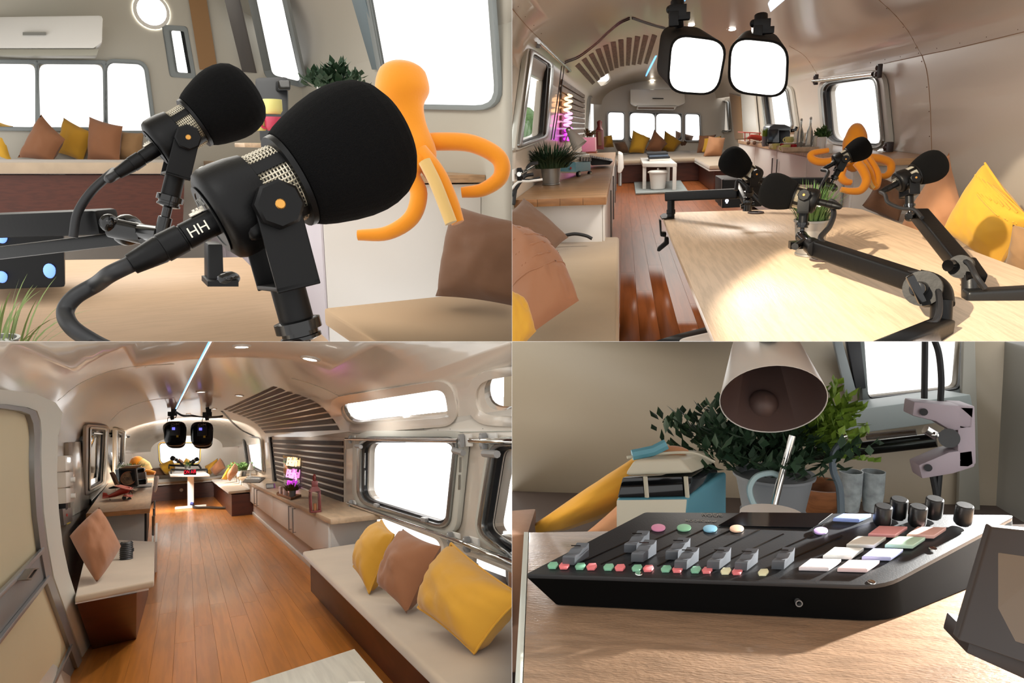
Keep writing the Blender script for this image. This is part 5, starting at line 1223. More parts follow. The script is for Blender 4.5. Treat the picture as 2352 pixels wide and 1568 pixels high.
t.part('body', G().prism([q(1368, 298), q(1386, 298), q(1387, 343), q(1370, 343)], (0, .12, 0)), DRED, bev=.006); t.part('neck', G().tube([q(1377, 300, .05), q(1377, 290, .05), q(1377, 280, .05), q(1377, 277, .05)], 1, 14, rads=[sc * 9, sc * 5, sc * 6.5, sc * 3]), DRED)
t.part('glass', G().prism([q(1373, 303, -.01), q(1381, 303, -.01), q(1382, 334, -.01), q(1374, 334, -.01)], (0, .01, 0)), BROWNC)
t = Thing(S, 'audio_mixer', 'black audio mixer seen from the side on the left counter edge', 'audio mixer', loc=S.P(1380, 378, u=UCL)); q = lambda x, y, z=0: S.P(x, y, Y=7.3 + z)
t.part('case', G().prism([q(1352, 361), q(1408, 370), q(1401, 378), q(1358, 380)], (-.02, .5, 0)), BLACK, bev=.008)
g = G()
for k in range(9): g.box(q(1358 + k * 5, 360 + k * .8, .1), (.012, .05, .02))
t.part('fader', g, WHITEM)
g = G()
for k, pts in enumerate([[(1176, 430), (1195, 414), (1222, 413), (1240, 407)], [(1176, 450), (1190, 425), (1205, 405), (1225, 400)], [(1180, 470), (1186, 430), (1200, 412), (1215, 380), (1236, 374)]]): g.tube(spline([S.P(x, y, Y=4.6) for x, y in pts], 5), .012 if k else .008, 6)
solo(S, 'cable_bundle', g, RUBBER, 'dark cables on the counter behind the zinc pot', 'cable')
solo(S, 'white_cable', G().tube(spline([S.P(x, y, Y=4.55) for x, y in ((1170, 440), (1190, 418), (1215, 416), (1246, 412))], 5), .008, 6), WHITEM, 'white cable curving past the zinc pot', 'cable')
solo(S, 'floor_cable', G().tube(spline([S.P(x, y, Y=4.6) for x, y in ((1296, 541), (1320, 537), (1345, 541), (1360, 548))], 5), .012, 6), RUBBER, 'black cable behind the dark brown cushion', 'cable')
t = rail(S, [S.P(1238, 96, r=-.62), S.P(1310, 163, r=-.62)], .016, 'chrome rail above the tall left window', [(S.P(1238, 96, r=-.63), (1, 0, 0)), (S.P(1306, 158, r=-.63), (1, 0, 0))], 'rails of the table view', bm=BRACKET)
t = rail(S, [S.P(1192, 400, r=-.62), S.P(1225, 382, r=-.62)], .014, 'stub of chrome rail below the tall left window', [(S.P(1196, 400, r=-.62), (1, 0, 0))], 'rails of the table view', bm=BLACK)
g = G()
for k in range(2): g.tube(spline([S.P(x + k * 6, y, r=-.6) for x, y in ((1290, 152), (1284, 200), (1277, 250), (1266, 320))], 5), .005, 5)
for k in range(2): g.tube(spline([on(x, y + k * 4, .03) for x, y in ((1298, 141), (1330, 128), (1365, 102), (1400, 70), (1425, 50), (1446, 40))], 4), .007, 5); g.tube(spline([on(x, y + k * 3, .03) for x, y in ((1452, 40), (1480, 50), (1505, 58), (1528, 64))], 4), .007, 5)
solo(S, 'lamp_cable', g, RUBBER, 'thin black cables looping across the ceiling to the left studio lamp', 'cable')
# right counter
t = Thing(S, 'storage_cabinet', 'white cabinet under the right oak counter behind the microphones', 'cabinet', loc=(2.1, 6, H))
t.part('body', G().box((2.09, 8.8, -.83), (.58, 5.7, .80)), WHITE, bev=.003)
for k in range(4):
    y0 = 5.98 + k * 1.42; dr = t.part('door', G().box((1.793, y0 + .70, -.83), (.016, 1.40, .79)), WHITE, bev=.002)
    t.part('handle', G().tube([(1.765, y0 + (.12 if k % 2 == 0 else 1.28) , -.52), (1.765, y0 + (.12 if k % 2 == 0 else 1.28), -.85)], .01, 6), ALU, parent=dr)
solo(S, 'worktop', G().box((2.08, 8.75, UCN - .025), (.62, 5.8, .05)), OAK, 'right oak counter carrying the coffee machine and mug tray', 'worktop', bev=.004)
t = Thing(S, 'cushioned_bench', 'sunlit bench seat between the table and the right wall', 'bench', loc=(1.9, 4, H)); t.part('seat_cushion', G().box((1.85, 3.2, UB - .04), (1.1, 5.2, .08)), VELVETT, bev=.02); t.part('base_panel', G().box((1.87, 3.2, -1.04), (1.04, 5.1, .38)), MAHOG)
GR = 'cushions of the right bench'
pil('cushion', [(2018, 408), (2092, 446), (2064, 508), (1980, 472)], [.15, .1, 0, .1], .10, BROWNC, 'brown cushion below the octopus toy', 51, GR, Sx=S, ub=UB, n=22)
pil('cushion', [(2180, 350), (2213, 484), (2138, 562), (2064, 535)], [.15, -.1, 0, .2], .10, TAN, 'tan cushion behind the rightmost microphone', 52, GR, Sx=S, ub=UB, n=24)
pil('cushion', [(2262, 374), (2366, 505), (2292, 614), (2166, 532)], [.0, -.3, 0, .2], .10, MUSTY, 'large yellow sunlit cushion at the right edge', 53, GR, Sx=S, ub=UB, n=40, piping=.005, wr=.07)
pil('cushion', [(2326, 515), (2420, 540), (2420, 660), (2306, 612)], [0, -.1, 0, .1], .07, KHAKI, 'beige brown cushion cut by the right edge', 54, GR, Sx=S, ub=UB, n=18)
# items on right counter
def onc(x, y, u=UCN): b = S.P(x, y, u=u); return b, S.scale(b)
t = Thing(S, 'mug_tray', 'pale wooden tray holding mugs and bottles on the right counter', 'tray', loc=onc(1815, 352)[0]); tp = [S.P(x, y, u=UCN + .003) for x, y in ((1765, 341), (1798, 351), (1880, 350), (1846, 338))]
t.part('base', G().prism(tp, (0, 0, .012)), OAKL); t.part('rim', G().ring(tp, inset(tp, .03), (0, 0, .05)), OAKL)
def mug(x, y, w, h, m_, lab, up=.0, hand=1, group='mugs on the wooden tray'):
    b, sc = onc(x, y, UCN + .016 + up); r = sc * w / 2; t = Thing(S, 'coffee_mug', lab, 'mug', loc=b, group=group)
    t.part('cup', G().lathe([(r * .7, 0), (r * .95, sc * h * .3), (r, sc * h), (r * .9, sc * h), (r * .85, sc * h * .2)], b, seg=20, capt=True), m_)
    t.part('handle', G().tube([b + Vector((-hand * (r * .9 + math.sin(a) * r * .55), -r * .2, sc * h * (.5 + .36 * math.cos(a)))) for a in [PI * k / 8 for k in range(9)]], r * .13, 6), m_)
YM = mat('pale_yellow_glaze', (226, 222, 140), .3); RM = mat('red_glaze', (190, 38, 52), .3)
mug(1782, 343, 17, 13, YM, 'pale yellow mug at the left end of the tray'); mug(1793, 342, 12, 12, RM, 'red mug between the two lower yellow mugs'); mug(1805, 346, 20, 13, YM, 'pale yellow mug at the front of the tray'); mug(1821, 344, 17, 12, RM, 'red mug under the white saucer')
b, sc = onc(1819, 330, UCN + .06); 
b = S.P(1813, 330.5, Y=S.px(onc(1815, 344)[0])[2]); sc = S.scale(b)
solo(S, 'saucer', G().lathe([(sc * 8, 0), (sc * 16.5, sc * 2), (sc * 16.5, sc * 2.6), (sc * 6, sc * 1.2)], b, seg=24), WHITEM, 'white saucer stacked on the red mugs', 'saucer')
t = Thing(S, 'coffee_mug', 'pale yellow mug on top of the saucer', 'mug', loc=b, group='mugs on the wooden tray'); r = sc * 10; bb = b + Vector((0, 0, sc * 3)); t.part('cup', G().lathe([(r * .7, 0), (r, sc * 5), (r * .95, sc * 13), (r * .8, sc * 13)], bb, seg=20), YM); t.part('handle', G().tube([bb + Vector((-(r * .9 + math.sin(a) * r * .5), 0, sc * (6.5 + 4.5 * math.cos(a)))) for a in [PI * k / 8 for k in range(9)]], r * .13, 6), YM)
for i, (x, y, w, h, lab) in enumerate(((1836, 343, 15, 64, 'clear glass bottle beside the coffee machine'), (1857, 344, 16, 68, 'tall clear glass bottle left of the bushy plant'), (1829, 338, 14, 36, 'squat glass jar behind the saucer'), (1846, 340, 15, 34, 'glass jar between the two bottles'), (1871, 343, 13, 30, 'small glass jar in front of the bushy plant'))):
    b, sc = onc(x, y, UCN + .016); r = sc * w / 2; hh = sc * h
    pr = [(r, 0), (r, hh * .45), (r * .8, hh * .6), (r * .3, hh * .78), (r * .28, hh * .95), (r * .36, hh)] if h > 50 else [(r, 0), (r, hh * .8), (r * .85, hh * .9), (r * .85, hh)]
    t = Thing(S, 'glass_bottle' if h > 50 else 'glass_jar', lab, 'bottle' if h > 50 else 'jar', loc=b, group='glassware on the tray'); t.part('glass', G().lathe(pr, b, seg=18), mat('thin_glass', (215, 220, 218), .05, trans=.75, ior=1.1))
    if h > 50: t.part('stopper', G().ball(b + Vector((0, 0, hh + r * .2)), r * .35, 10, 8), WHITEM)
b, sc = onc(1781, 336); Y1 = S.px(b)[2]; q = lambda x, y, z=0: S.P(x, y, Y=Y1 + z)
t = Thing(S, 'coffee_machine', 'grey and black coffee machine on the right counter under the window', 'coffee machine', loc=b)
t.part('water_tank', G().prism([q(1765, 296), q(1790, 292), q(1791, 328), q(1763, 327)], (0, .3, 0)), SMOKED, bev=.02); t.part('top', G().prism([q(1768, 290), q(1778, 285), q(1803, 286), q(1818, 292), q(1816, 300), q(1766, 300)], (0, .4, 0)), mat('machine_grey', (96, 110, 120), .25), bev=.03)
t.part('body', G().prism([q(1790, 296, .1), q(1816, 298, .1), q(1815, 326, .1), q(1792, 330, .1)], (0, .35, 0)), CHAR, bev=.02); t.part('base', G().prism([q(1762, 327), q(1795, 326), q(1795, 336), q(1764, 337)], (0, .4, 0)), BLACKG, bev=.015); t.part('spout', G().tube([q(1817, 300, .1), q(1826, 299, .1), q(1829, 292, .1)], Y1 / F * 4, 10), BLACKG)
b, sc = onc(1756, 336); potted(S, 'potted_grass', 'grey pot of yellow green grass left of the coffee machine', b, sc * 7, sc * 22, GREYP, LEAFL, blades_geo(b + Vector((0, 0, sc * 20)), (0, 0, 1), sc * 9, sc * 24, 70, sc * 1.2, 15, spread=.7), rim=False)
b, sc = onc(1889, 348); potted(S, 'potted_plant', 'bushy green plant behind the white candle block', b + Vector((.05, .25, 0)), sc * 10, sc * 20, WHITEM, LEAF, leafy_geo(b + Vector((.05, .25, sc * 16)), (0, 0, 1), sc * 22, sc * 38, 70, sc * 8, sc * 2.4, 16))
b, sc = onc(1886, 349); solo(S, 'pillar_candle', G().lathe([(sc * 10.5, 0), (sc * 10.5, sc * 31), (sc * 9, sc * 33), (sc * 6, sc * 30)], b, seg=20), WHITEM, 'white pillar candle in front of the bushy plant', 'candle')
b, sc = onc(1903, 352); solo(S, 'pillar_candle', G().box(b + Vector((0, 0, sc * 10)), (sc * 13, sc * 13, sc * 20)), WHITEM, 'low white box beside the pillar candle', 'box', bev=sc)
b, sc = onc(1735, 329); Y1 = S.px(b)[2]; q = lambda x, y, z=0: S.P(x, y, Y=Y1 + z)
t = Thing(S, 'model_biplane', 'white and red model biplane at the far end of the right counter', 'model plane', loc=b); t.part('fuselage', G().tube([q(1716, 318), q(1725, 314), q(1740, 316), q(1750, 318)], 1, 8, rads=[.01, .03, .035, .03]), RED); t.part('upper_wing', G().prism([q(1708, 303), q(1748, 305), q(1748, 307), q(1708, 305.5)], (0, .5, 0)), PINKISH); t.part('lower_wing', G().prism([q(1712, 323), q(1750, 324), q(1750, 326), q(1712, 325)], (0, .4, 0)), WHITEM)
for x in (1711, 1722, 1745): t.part('strut', G().tube([q(x, 304), q(x, 324)], .006, 5), RED)
for x in (1719, 1733): t.part('wheel', G().ball(q(x, 328), .025, 10, 8), BROWNC)
# partitions on the right wall
for (c4, m_, lab) in (([(1679, 214), (1704, 222), (1712, 318), (1692, 320)], KHAKI, 'tan folding partition at the far end of the right counter'), ([(1706, 212), (1736, 216), (1744, 306), (1712, 318)], WHITEM, 'pale panel next to the tan partition')):
    solo(S, 'partition_panel', G().prism([S.P(x, y, r=2.38) for x, y in c4], (-.04, 0, 0)), m_, lab, 'panel', bev=.005)
rail(S, [S.P(1868, 186, r=2.3), S.P(2006, 170, r=2.3)], .022, 'chrome rail with black ends above the right window', [(S.P(1872, 183, r=2.3), (-1, 0, 0)), (S.P(2016, 163, r=2.3), (-1, 0, 0))], 'rails of the table view', bm=mat('dark_bracket', (52, 40, 40), .3), plate=False)
rail(S, [S.P(2022, 349, r=2.3), S.P(2036, 347, r=2.3)], .03, 'dark bracket below the right corner of the right window', [(S.P(2036, 348, r=2.3), (-1, 0, 0))], 'rails of the table view', bm=mat('dark_bracket', (52, 40, 40), .3), plate=False)
# octopus
Y1 = 5.3; q = lambda x, y, z=0: S.P(x, y, Y=Y1 + z); sc = Y1 / F
t = Thing(S, 'octopus_toy', 'orange plush octopus with cream undersides hanging over the right counter end', 'plush toy', loc=q(1965, 375))
t.part('head', G().tube(spline([q(1968, 293, .05), q(1967, 300), q(1966, 318), q(1960, 335), q(1955, 352), q(1958, 372), q(1972, 382)], 3), 1, 20, rads=[sc * v for v in (6, 11, 15, 18, 21, 23, 24.5, 25, 25, 24, 22, 20, 18, 17, 17, 18, 19, 18, 14)]), ORANGE, ang=80)
arms = [([(1950, 370), (1920, 370), (1885, 372), (1864, 364), (1866, 352), (1902, 345)], ORANGE, -.1), ([(1968, 372), (1983, 392), (1990, 415), (1978, 436), (1955, 439), (1932, 435)], ORANGE, -.45), ([(1935, 385), (1931, 404), (1941, 416), (1955, 419)], ORANGE, -.4),
        ([(1980, 370), (1996, 396), (2004, 422), (2012, 426), (2016, 405), (2010, 385), (1996, 362)], ORANGE, -.4), ([(1985, 362), (2020, 364), (2044, 374), (2046, 392), (2034, 404), (2016, 403)], ORANGE, -.2)]
for k, (pts, m_, z) in enumerate(arms):
    sp = spline([q(x, y, z) for x, y in pts], 6); n_ = len(sp); t.part('arm', G().tube(sp, 1, 12, rads=[sc * (9.5 - 4.0 * (i / n_) ** 2) for i in range(n_)]), m_, ang=80)
t.part('arm_underside', G().tube(spline([q(x, y, -.42) for x, y in ((1984, 378), (1993, 402), (2001, 424), (2007, 432))], 5), sc * 7, 8, flat=.6), PEACH)
# ------------------------------------------------ the table
g = G().prism([Vector((.30, 4.05, UTB)), Vector((.235, 4.0, UTB)), Vector((.215, 3.86, UTB)), Vector((.215, 1.1, UTB)), Vector((1.25, 1.1, UTB)), Vector((1.25, 3.95, UTB)), Vector((1.20, 4.05, UTB))], (0, 0, -.022))
t = Thing(S, 'recording_table', 'long light oak table carrying the microphone arms', 'table', loc=(.7, 2.6, H)); t.part('tabletop', g, TABLEW, bev=.003)
for y in (3.5, 1.6): t.part('leg', G().box((.73, y, (H + UTB) / 2), (.09, .09, UTB - H - .03)), WHITEM, bev=.01); t.part('foot', G().box((.73, y, H + .02), (.75, .1, .035)), WHITEM, bev=.01)
for (x, y, w, lab) in ((1736, 489, 36, 'far round brown cable grommet in the table top'), (1887, 597, 52, 'near round brown cable grommet beside the grass pot')):
    b = S.P(x, y, u=UTB + .001); r = S.scale(b) * w / 2; t = Thing(S, 'cable_grommet', lab, 'grommet', loc=b, group='cable grommets in the table'); t.part('ring', G().lathe([(r, 0), (r, .006), (r * .85, .008), (r * .8, .003), (.001, .003)], b, seg=28, capb=False, capt=False), mat('brown_plastic', (66, 52, 50), .4)); t.part('opening', G().box(b + Vector((-r * .2, 0, .005)), (r * .9, r * .5, .003)), BLACKG)
b = S.P(1858, 586, u=UTB); sc = S.scale(b)
potted(S, 'potted_grass', 'long grass in a zinc pot in the middle of the table', b, sc * 37, sc * 82, ZINC, LEAF, blades_geo(b + Vector((0, 0, sc * 66)), (0, 0, 1), sc * 46, sc * 112, 230, sc * 1.9, 21, droop=.45, spread=1.15, segs=6), taper=.80)
q = lambda x, y, z=0: S.P(x, y, Y=3.95 + z)
t = Thing(S, 'speaker_box', 'black box speaker with white bulb mark at the far end of the table', 'speaker', loc=S.P(1685, 480, u=UTB))
t.part('case', G().prism([q(1660, 413), q(1748, 412), q(1750, 474), q(1660, 478)], (.0, .35, 0)), BLACK, bev=.006); t.part('side', G().prism([q(1649, 409, .25), q(1659, 412), q(1659, 478), q(1649, 470, .25)], (.01, .02, 0)), DARKGREY); t.part('bulb_mark', G().ball(q(1669.5, 461, -.01), .0105, 10, 8).cyl(q(1669.5, 464, -.01), q(1669.5, 467, -.01), .005, seg=8), mat('white_mark', (230, 235, 255), .4, emit=1.0), smooth=True)
# microphones
GM = 'microphones on boom arms above the table'
D_ = lambda x, y, Y: S.P(x, y, Y=Y)
dn = (0, 0, -1)
mB = mic(S, 'microphone', 'black microphone in the middle pointing left, directly above the grass pot', (1784, 440), 2.3, 82, math.radians(165), .12, GM, detail=True)
mAk = dict(group=GM, proto=mB)
mBf = mB
mC_ = mic(S, 'microphone', 'smaller black microphone in front of the orange octopus', (1974, 343), 3.5, 53, math.radians(31), .25, proto=mB, group=GM)
mD_ = mic(S, 'microphone', 'rightmost black microphone pointing at the tan cushion', (2136, 384), 2.5, 73, math.radians(30), .5, proto=mB, group=GM)
mA_ = mic(S, 'microphone', 'leftmost black microphone tilted up in front of the speaker box', (1686, 372), 3.1, 66, math.radians(146), -.45, proto=mB, group=GM)
for m_, L in ((mB, .5), (mC_, .5), (mD_, .5), (mA_, .5)):
    d_ = Vector((0, 0, -1)); 
    if m_ is mC_: d_ = Vector((-.45, 0, -1))
    knob_parts(m_, d_, L)
def cable(pts, r, label, m_=RUBBER, n=8, S=S): return solo(S, 'microphone_cable', G().tube(spline(pts, n), r, 14), m_, label, 'cable', 'microphone cables')
pl = lambda t: t.M @ Vector((-1.24, -.03, -.03))
cable([pl(mB), D_(1908, 462, 2.28), D_(1915, 490, 2.25), D_(1905, 520, 2.2), D_(1885, 545, 2.15), D_(1893, 562, 2.1)], .0085, 'black cable looping from the middle microphone down to its arm')
cable([pl(mC_), D_(1902, 395, 3.5), D_(1890, 420, 3.5), D_(1882, 434, 3.5), D_(1872, 436, 3.5), D_(1872, 415, 3.5)], .009, 'black cable hanging below the microphone by the octopus')
cable([pl(mD_), D_(2033, 448, 2.45), D_(2040, 465, 2.4), D_(2070, 478, 2.35), D_(2100, 482, 2.3), D_(2118, 500, 2.25)], .0065, 'black cable looping left below the rightmost microphone')
cable([pl(mA_), D_(1772, 432, 3.2), D_(1758, 470, 3.2), D_(1700, 415, 3.3), D_(1690, 437, 3.3)], .009, 'black cable behind the leftmost microphone')
# arms
def tbar(t, a, b, w, h, nm='beam'): return t.part(nm, beam(a, b, w, h), BLACK, bev=min(w, h) * .18, seg=3)
GA = 'boom arms of the recording table'
# arm of the middle microphone
t = Thing(S, 'boom_arm', 'nearest black boom arm sweeping from the grass pot to the lower right', 'microphone arm', loc=D_(2100, 784, 1.65), group=GA)
e0, e1 = D_(1868, 567, 2.15), D_(2128, 655, 1.72)
tbar(t, e0, e1, .045, .050); t.part('end_cap', G().cyl(e0 + Vector((0, -.035, 0)), e0 + Vector((0, .03, 0)), .026, seg=20), BLACK, bev=.003)
t.part('clamp', G().ball(mB.foot, .02, 12, 8).cyl(mB.foot, D_(1866, 566, 2.15), .018, seg=12).box(D_(1832, 562, 2.2), (.05, .03, .022)).cyl(D_(1826, 566, 2.15), D_(1845, 556, 2.2), .011, seg=10), BLACKG)
t.part('elbow', G().cyl(D_(2118, 662, 1.66), D_(2130, 668, 1.78), .042, seg=24), BLACK); t.part('elbow_knob', G().cyl(D_(2106, 664, 1.62), D_(2118, 662, 1.68), .018, seg=16).box(D_(2104, 664, 1.62), (.018, .014, .075), Matrix.Rotation(-.5, 3, 'Y')), BLACKG, bev=.005)
t.part('knuckle', G().tube(spline([D_(2110, 640, 1.74), D_(2140, 648, 1.72), D_(2162, 668, 1.70), D_(2168, 700, 1.68)], 5), .024, 12), BLACK)
t.part('post', G().cyl(D_(2163, 690, 1.66), D_(2160, 752, 1.66), .0235, seg=24), BLACK)
tbar(t, D_(2166, 752, 1.64), D_(1985, 830, 1.35), .05, .045)
t.part('arm_cable', G().tube(spline([D_(2085, 628, 1.76), D_(2120, 630, 1.72), D_(2150, 655, 1.66), D_(2158, 700, 1.62), D_(2150, 735, 1.60), D_(2128, 745, 1.60)], 6), .0075, 8), RUBBER)
# arm of the right microphone
t = Thing(S, 'boom_arm', 'black boom arm of the rightmost microphone, joined to the bar at the right edge', 'microphone arm', loc=D_(2230, 690, 1.9), group=GA)
e0, e1 = D_(2112, 492, 2.35), D_(2216, 618, 1.98); tbar(t, e0, e1, .05, .045)
t.part('clamp', G().ball(mD_.foot, .018, 12, 8).cyl(mD_.foot, e0, .014, seg=12).cyl(D_(2088, 497, 2.3), D_(2103, 494, 2.34), .011, seg=12), BLACKG)
t.part('elbow', G().cyl(D_(2205, 612, 1.92), D_(2222, 616, 2.02), .032, seg=20), BLACK); t.part('elbow_knob', G().cyl(D_(2182, 610, 1.92), D_(2204, 609, 1.94), .011, seg=14).cyl(D_(2177, 610, 1.91), D_(2187, 609, 1.92), .016, seg=14), BLACKG)
t.part('knuckle', beam(D_(2216, 600, 1.97), D_(2244, 642, 1.9), .05, .03), BLACK, bev=.006)
t.part('post', G().cyl(D_(2229, 632, 1.92), D_(2229, 700, 1.92), .022, seg=24), DARKGREY)
t.part('bar', beam(D_(2214, 683, 1.9), D_(2420, 672, 1.86), .045, .043), DARKGREY, bev=.01, seg=3)
t.part('arm_cable', G().tube(spline([D_(2200, 595, 1.95), D_(2225, 605, 1.9), D_(2242, 635, 1.86), D_(2262, 662, 1.86)], 6), .0075, 8), RUBBER)
# arm of the left microphone
t = Thing(S, 'boom_arm', 'left black boom arm clamped to the table edge over the floor', 'microphone arm', loc=S.P(1540, 495, u=UTB), group=GA)
tbar(t, D_(1534, 451, 3.75), D_(1700, 444, 3.35), .055, .048); t.part('post', G().cyl(D_(1541, 462, 3.7), D_(1541, 499, 3.7), .019, seg=20), BLACK); t.part('collar', G().cyl(D_(1541, 482, 3.7), D_(1541, 491, 3.7), .023, seg=20), BLACK)
t.part('clamp_plate', G().prism([S.P(x, y, u=UTB + .004) for x, y in ((1516, 497), (1524, 492), (1549, 492), (1549, 501), (1520, 504))], (0, 0, .006)), BLACK)
t.part('clamp_jaw', G().prism([D_(x, y, 3.55) for x, y in ((1514, 504), (1519, 506), (1520, 534), (1531, 535), (1530, 545), (1517, 543))], (0, .05, 0)), BLACK, bev=.004)
t.part('clamp_lever', G().prism([D_(x, y, 3.5) for x, y in ((1527, 545), (1536, 545), (1537, 560), (1515, 578), (1509, 577), (1511, 569), (1526, 556))], (0, .03, 0)), BLACK, bev=.005)
t.part('upper_beam', beam(D_(1692, 425, 3.4), D_(1715, 470, 3.25), .02, .03), DARKGREY, bev=.003); t.part('joint', G().cyl(mA_.foot, mA_.foot + Vector((0, 0, -.04)), .02, seg=14).ball(mA_.foot, .024, 12, 8).cyl(mA_.foot + Vector((.03, 0, -.01)), mA_.foot + Vector((-.03, 0, -.02)), .012, seg=10), BLACKG)
# arm of the octopus side microphone
t = Thing(S, 'boom_arm', 'black boom arm running behind the grass pot to the microphone by the octopus', 'microphone arm', loc=S.P(1900, 480, u=UTB), group=GA)
tbar(t, D_(1745, 414, 3.75), D_(1905, 416, 3.55), .05, .035); t.part('post', G().cyl(D_(1893, 420, 3.55), D_(1893, 476, 3.6), .02, seg=18), BLACK); t.part('clamp', G().cyl(D_(1891, 425, 3.5), D_(1916, 430, 3.5), .018, seg=14).cyl(mC_.foot, D_(1908, 428, 3.5), .010, seg=10).ball(D_(1916, 432, 3.48), .018, 10, 8), BLACKG)
# studio lamps
for (fc, bc, mt, lab, Y1) in (([(1541, 75), (1674, 92), (1650, 221), (1530, 213)], [(1520, 56), (1625, 64), (1600, 190), (1505, 180)], (1556, 10, 1560, 58), 'left glowing square studio lamp with black hood turned aside', 2.9), ([(1677, 82), (1814, 96), (1808, 228), (1671, 212)], [(1698, 66), (1795, 76), (1790, 200), (1685, 190)], (1748, 42, 1748, 72), 'right glowing square studio lamp in a thin black hood', 3.0)):
    q = lambda x, y, z=0: S.P(x, y, Y=Y1 + z); t = Thing(S, 'softbox_lamp', lab, 'studio lamp', loc=q(*fc[3]), group='glowing studio lamps')
    LA = rquad([q(*p) for p in fc], .36, 7); LB = rquad([q(*p, .42) for p in bc], .36, 7); n_ = len(LA); ins = rquad(inset([q(*p) for p in fc], Y1 / F * 5), .36, 7)
    t.part('hood', G().add(LA + LB, [(i, n_ + i, n_ + (i + 1) % n_, (i + 1) % n_) for i in range(n_)] + [tuple(range(2 * n_ - 1, n_ - 1, -1))]), mat('hood_black', (6, 6, 6), .7, spec=.15), ang=50)
    t.part('rim', G().ring(LA, ins, (0, .02, 0)), mat('hood_black', (6, 6, 6), .7, spec=.15)); t.part('diffuser', G().prism([p + Vector((0, .012, 0)) for p in ins], (0, .005, 0)), SOFTON, smooth=False)
    x, y, x2, y2 = mt; t.part('mount', G().cyl(q(x, y - 8, .2), q(x, y + 10, .2), .03, seg=14).box(q(x, y + 16, .2), (.075, .06, .05)).box(q(x + 10, y + 28, .2), (.07, .05, .03)).cyl(q(x, y + 10, .2), q(x2, y2 + 4, .25), .022, seg=10).ball(q(x - 17, y + 12, .2), .018, 10, 8).box(q(x - 9, y + 34, .2), (.04, .05, .06)), BLACK, bev=.003)
# chair edge
t = Thing(S, 'white_chair', 'black framed white seat edge at the bottom between floor and table', 'chair', loc=S.P(1580, 780, u=-.85)); t.part('frame', G().prism([S.P(x, y, u=-.85) for x, y in ((1480, 790), (1560, 766), (1640, 746), (1690, 746), (1690, 900), (1480, 900))], (0, 0, -.03)), RUBBER); t.part('seat', G().prism(rquad([S.P(x, y, u=-.84) for x, y in ((1560, 778), (1650, 758), (1700, 900), (1560, 900))], .2, 4), (0, 0, -.01)), WHITEM)
# =====================================================================  upper left: close view of the front microphone
S = TL; H = -4.2; UT_ = -1.6; UBN = -2.57; UCO = -.5
sh = Shell(S, -4.5, 7.6, 2.4, 3.0, 2.2, 27.0, H); on = sh.on
P = lambda x, y, Y: S.P(x, y, Y=Y)
solo(S, 'floor', G().box((1.5, 16, H - .03), (12.2, 24, .06)), mat('floor_brown', (120, 66, 38), .4, grain=(1, (6, .5, 1), .3)), 'brown floor behind the close microphone', kind='structure', loc=(0, 0, H))
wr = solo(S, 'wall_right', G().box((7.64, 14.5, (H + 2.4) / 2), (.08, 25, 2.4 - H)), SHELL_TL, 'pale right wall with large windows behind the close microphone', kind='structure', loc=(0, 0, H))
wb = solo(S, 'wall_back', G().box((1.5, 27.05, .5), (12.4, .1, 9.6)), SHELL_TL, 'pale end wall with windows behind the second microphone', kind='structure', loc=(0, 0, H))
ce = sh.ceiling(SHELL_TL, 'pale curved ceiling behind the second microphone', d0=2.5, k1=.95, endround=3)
fR = lambda x, y: S.P(x, y, r=4.99); fB = lambda x, y: S.P(x, y, d=26.98)
WA = [(577, -60), (640, -60), (694, 188), (626, 172)]; WB = [(842, -80), (1120, -120), (1145, 243), (900, 238)]
WC = [(-60, 146), (80, 147), (84, 292), (-60, 290)]; WD = [(90, 147), (236, 148), (238, 292), (90, 292)]; WE = [(246, 144), (330, 148), (350, 300), (248, 300)]; WF = [(393, 70), (420, 72), (437, 168), (408, 166)]
def rc(c, rf=.2): return (pxl(c, rf, lambda x, y: S.P(x, y, Y=9.5)), pxl(c, rf, lambda x, y: S.P(x, y, Y=60)))
cut_holes(wr, [rc(c) for c in (WA, WB, WF)])
cut_holes(ce, [rc(c) for c in (WA, WB, WF)])
cut_holes(wb, [(pxl(c, .12, fB), (0, .4, 0)) for c in (WC, WD, WE)] + [rc(c) for c in (WA, WF)])
def fW(x, y):
    p = on(x, y, .02); return p
for i, (c, f, off, lab, rf) in enumerate(((WA, fW, (-.1, 0, 0), 'bright window between the two microphones', .2), (WB, fW, (-.1, 0, 0), 'large bright window behind the octopus head', .2), (WF, fW, (-.1, 0, 0), 'small window with dark frame above the second microphone', .15),
                                   (WC, fB, (0, -.12, 0), 'leftmost bright end window above the yellow cushion', .05), (WD, fB, (0, -.12, 0), 'second bright end window left of the second microphone', .05), (WE, fB, (0, -.12, 0), 'third bright rounded end window', .25))):
    window(S, c, rf, f, off, lab, 20 + i, 9 if i > 2 else 12, 2, frame_m=mat('blue_grey_frame', (140, 148, 150), .5), gm=mat('blue_grey_frame', (140, 148, 150), .5))
for (pts, m_, lab, z) in (([(432, -30), (470, -30), (500, 160), (462, 160)], KHAKI, 'brown curtain strip right of the small window', .1), ([(512, -30), (545, -30), (590, 168), (560, 165)], mat('dark_grey_strip', (95, 92, 90), .6), 'dark grey vertical strip beside the bright middle window', .12), ([(800, -40), (832, -40), (885, 160), (858, 160)], mat('slate_blue_strip', (112, 128, 136), .5), 'slate blue window side frame left of the octopus head', .14)):
    solo(S, 'partition_panel', G().prism([on(x, y, z) for x, y in pts], (-.05, 0, 0)), m_, lab, 'panel', bev=.01)
p = on(348, 26, .02); n = nrm_at(348, 26, lambda a, b: on(a, b, .02)); r = S.scale(p) * 38
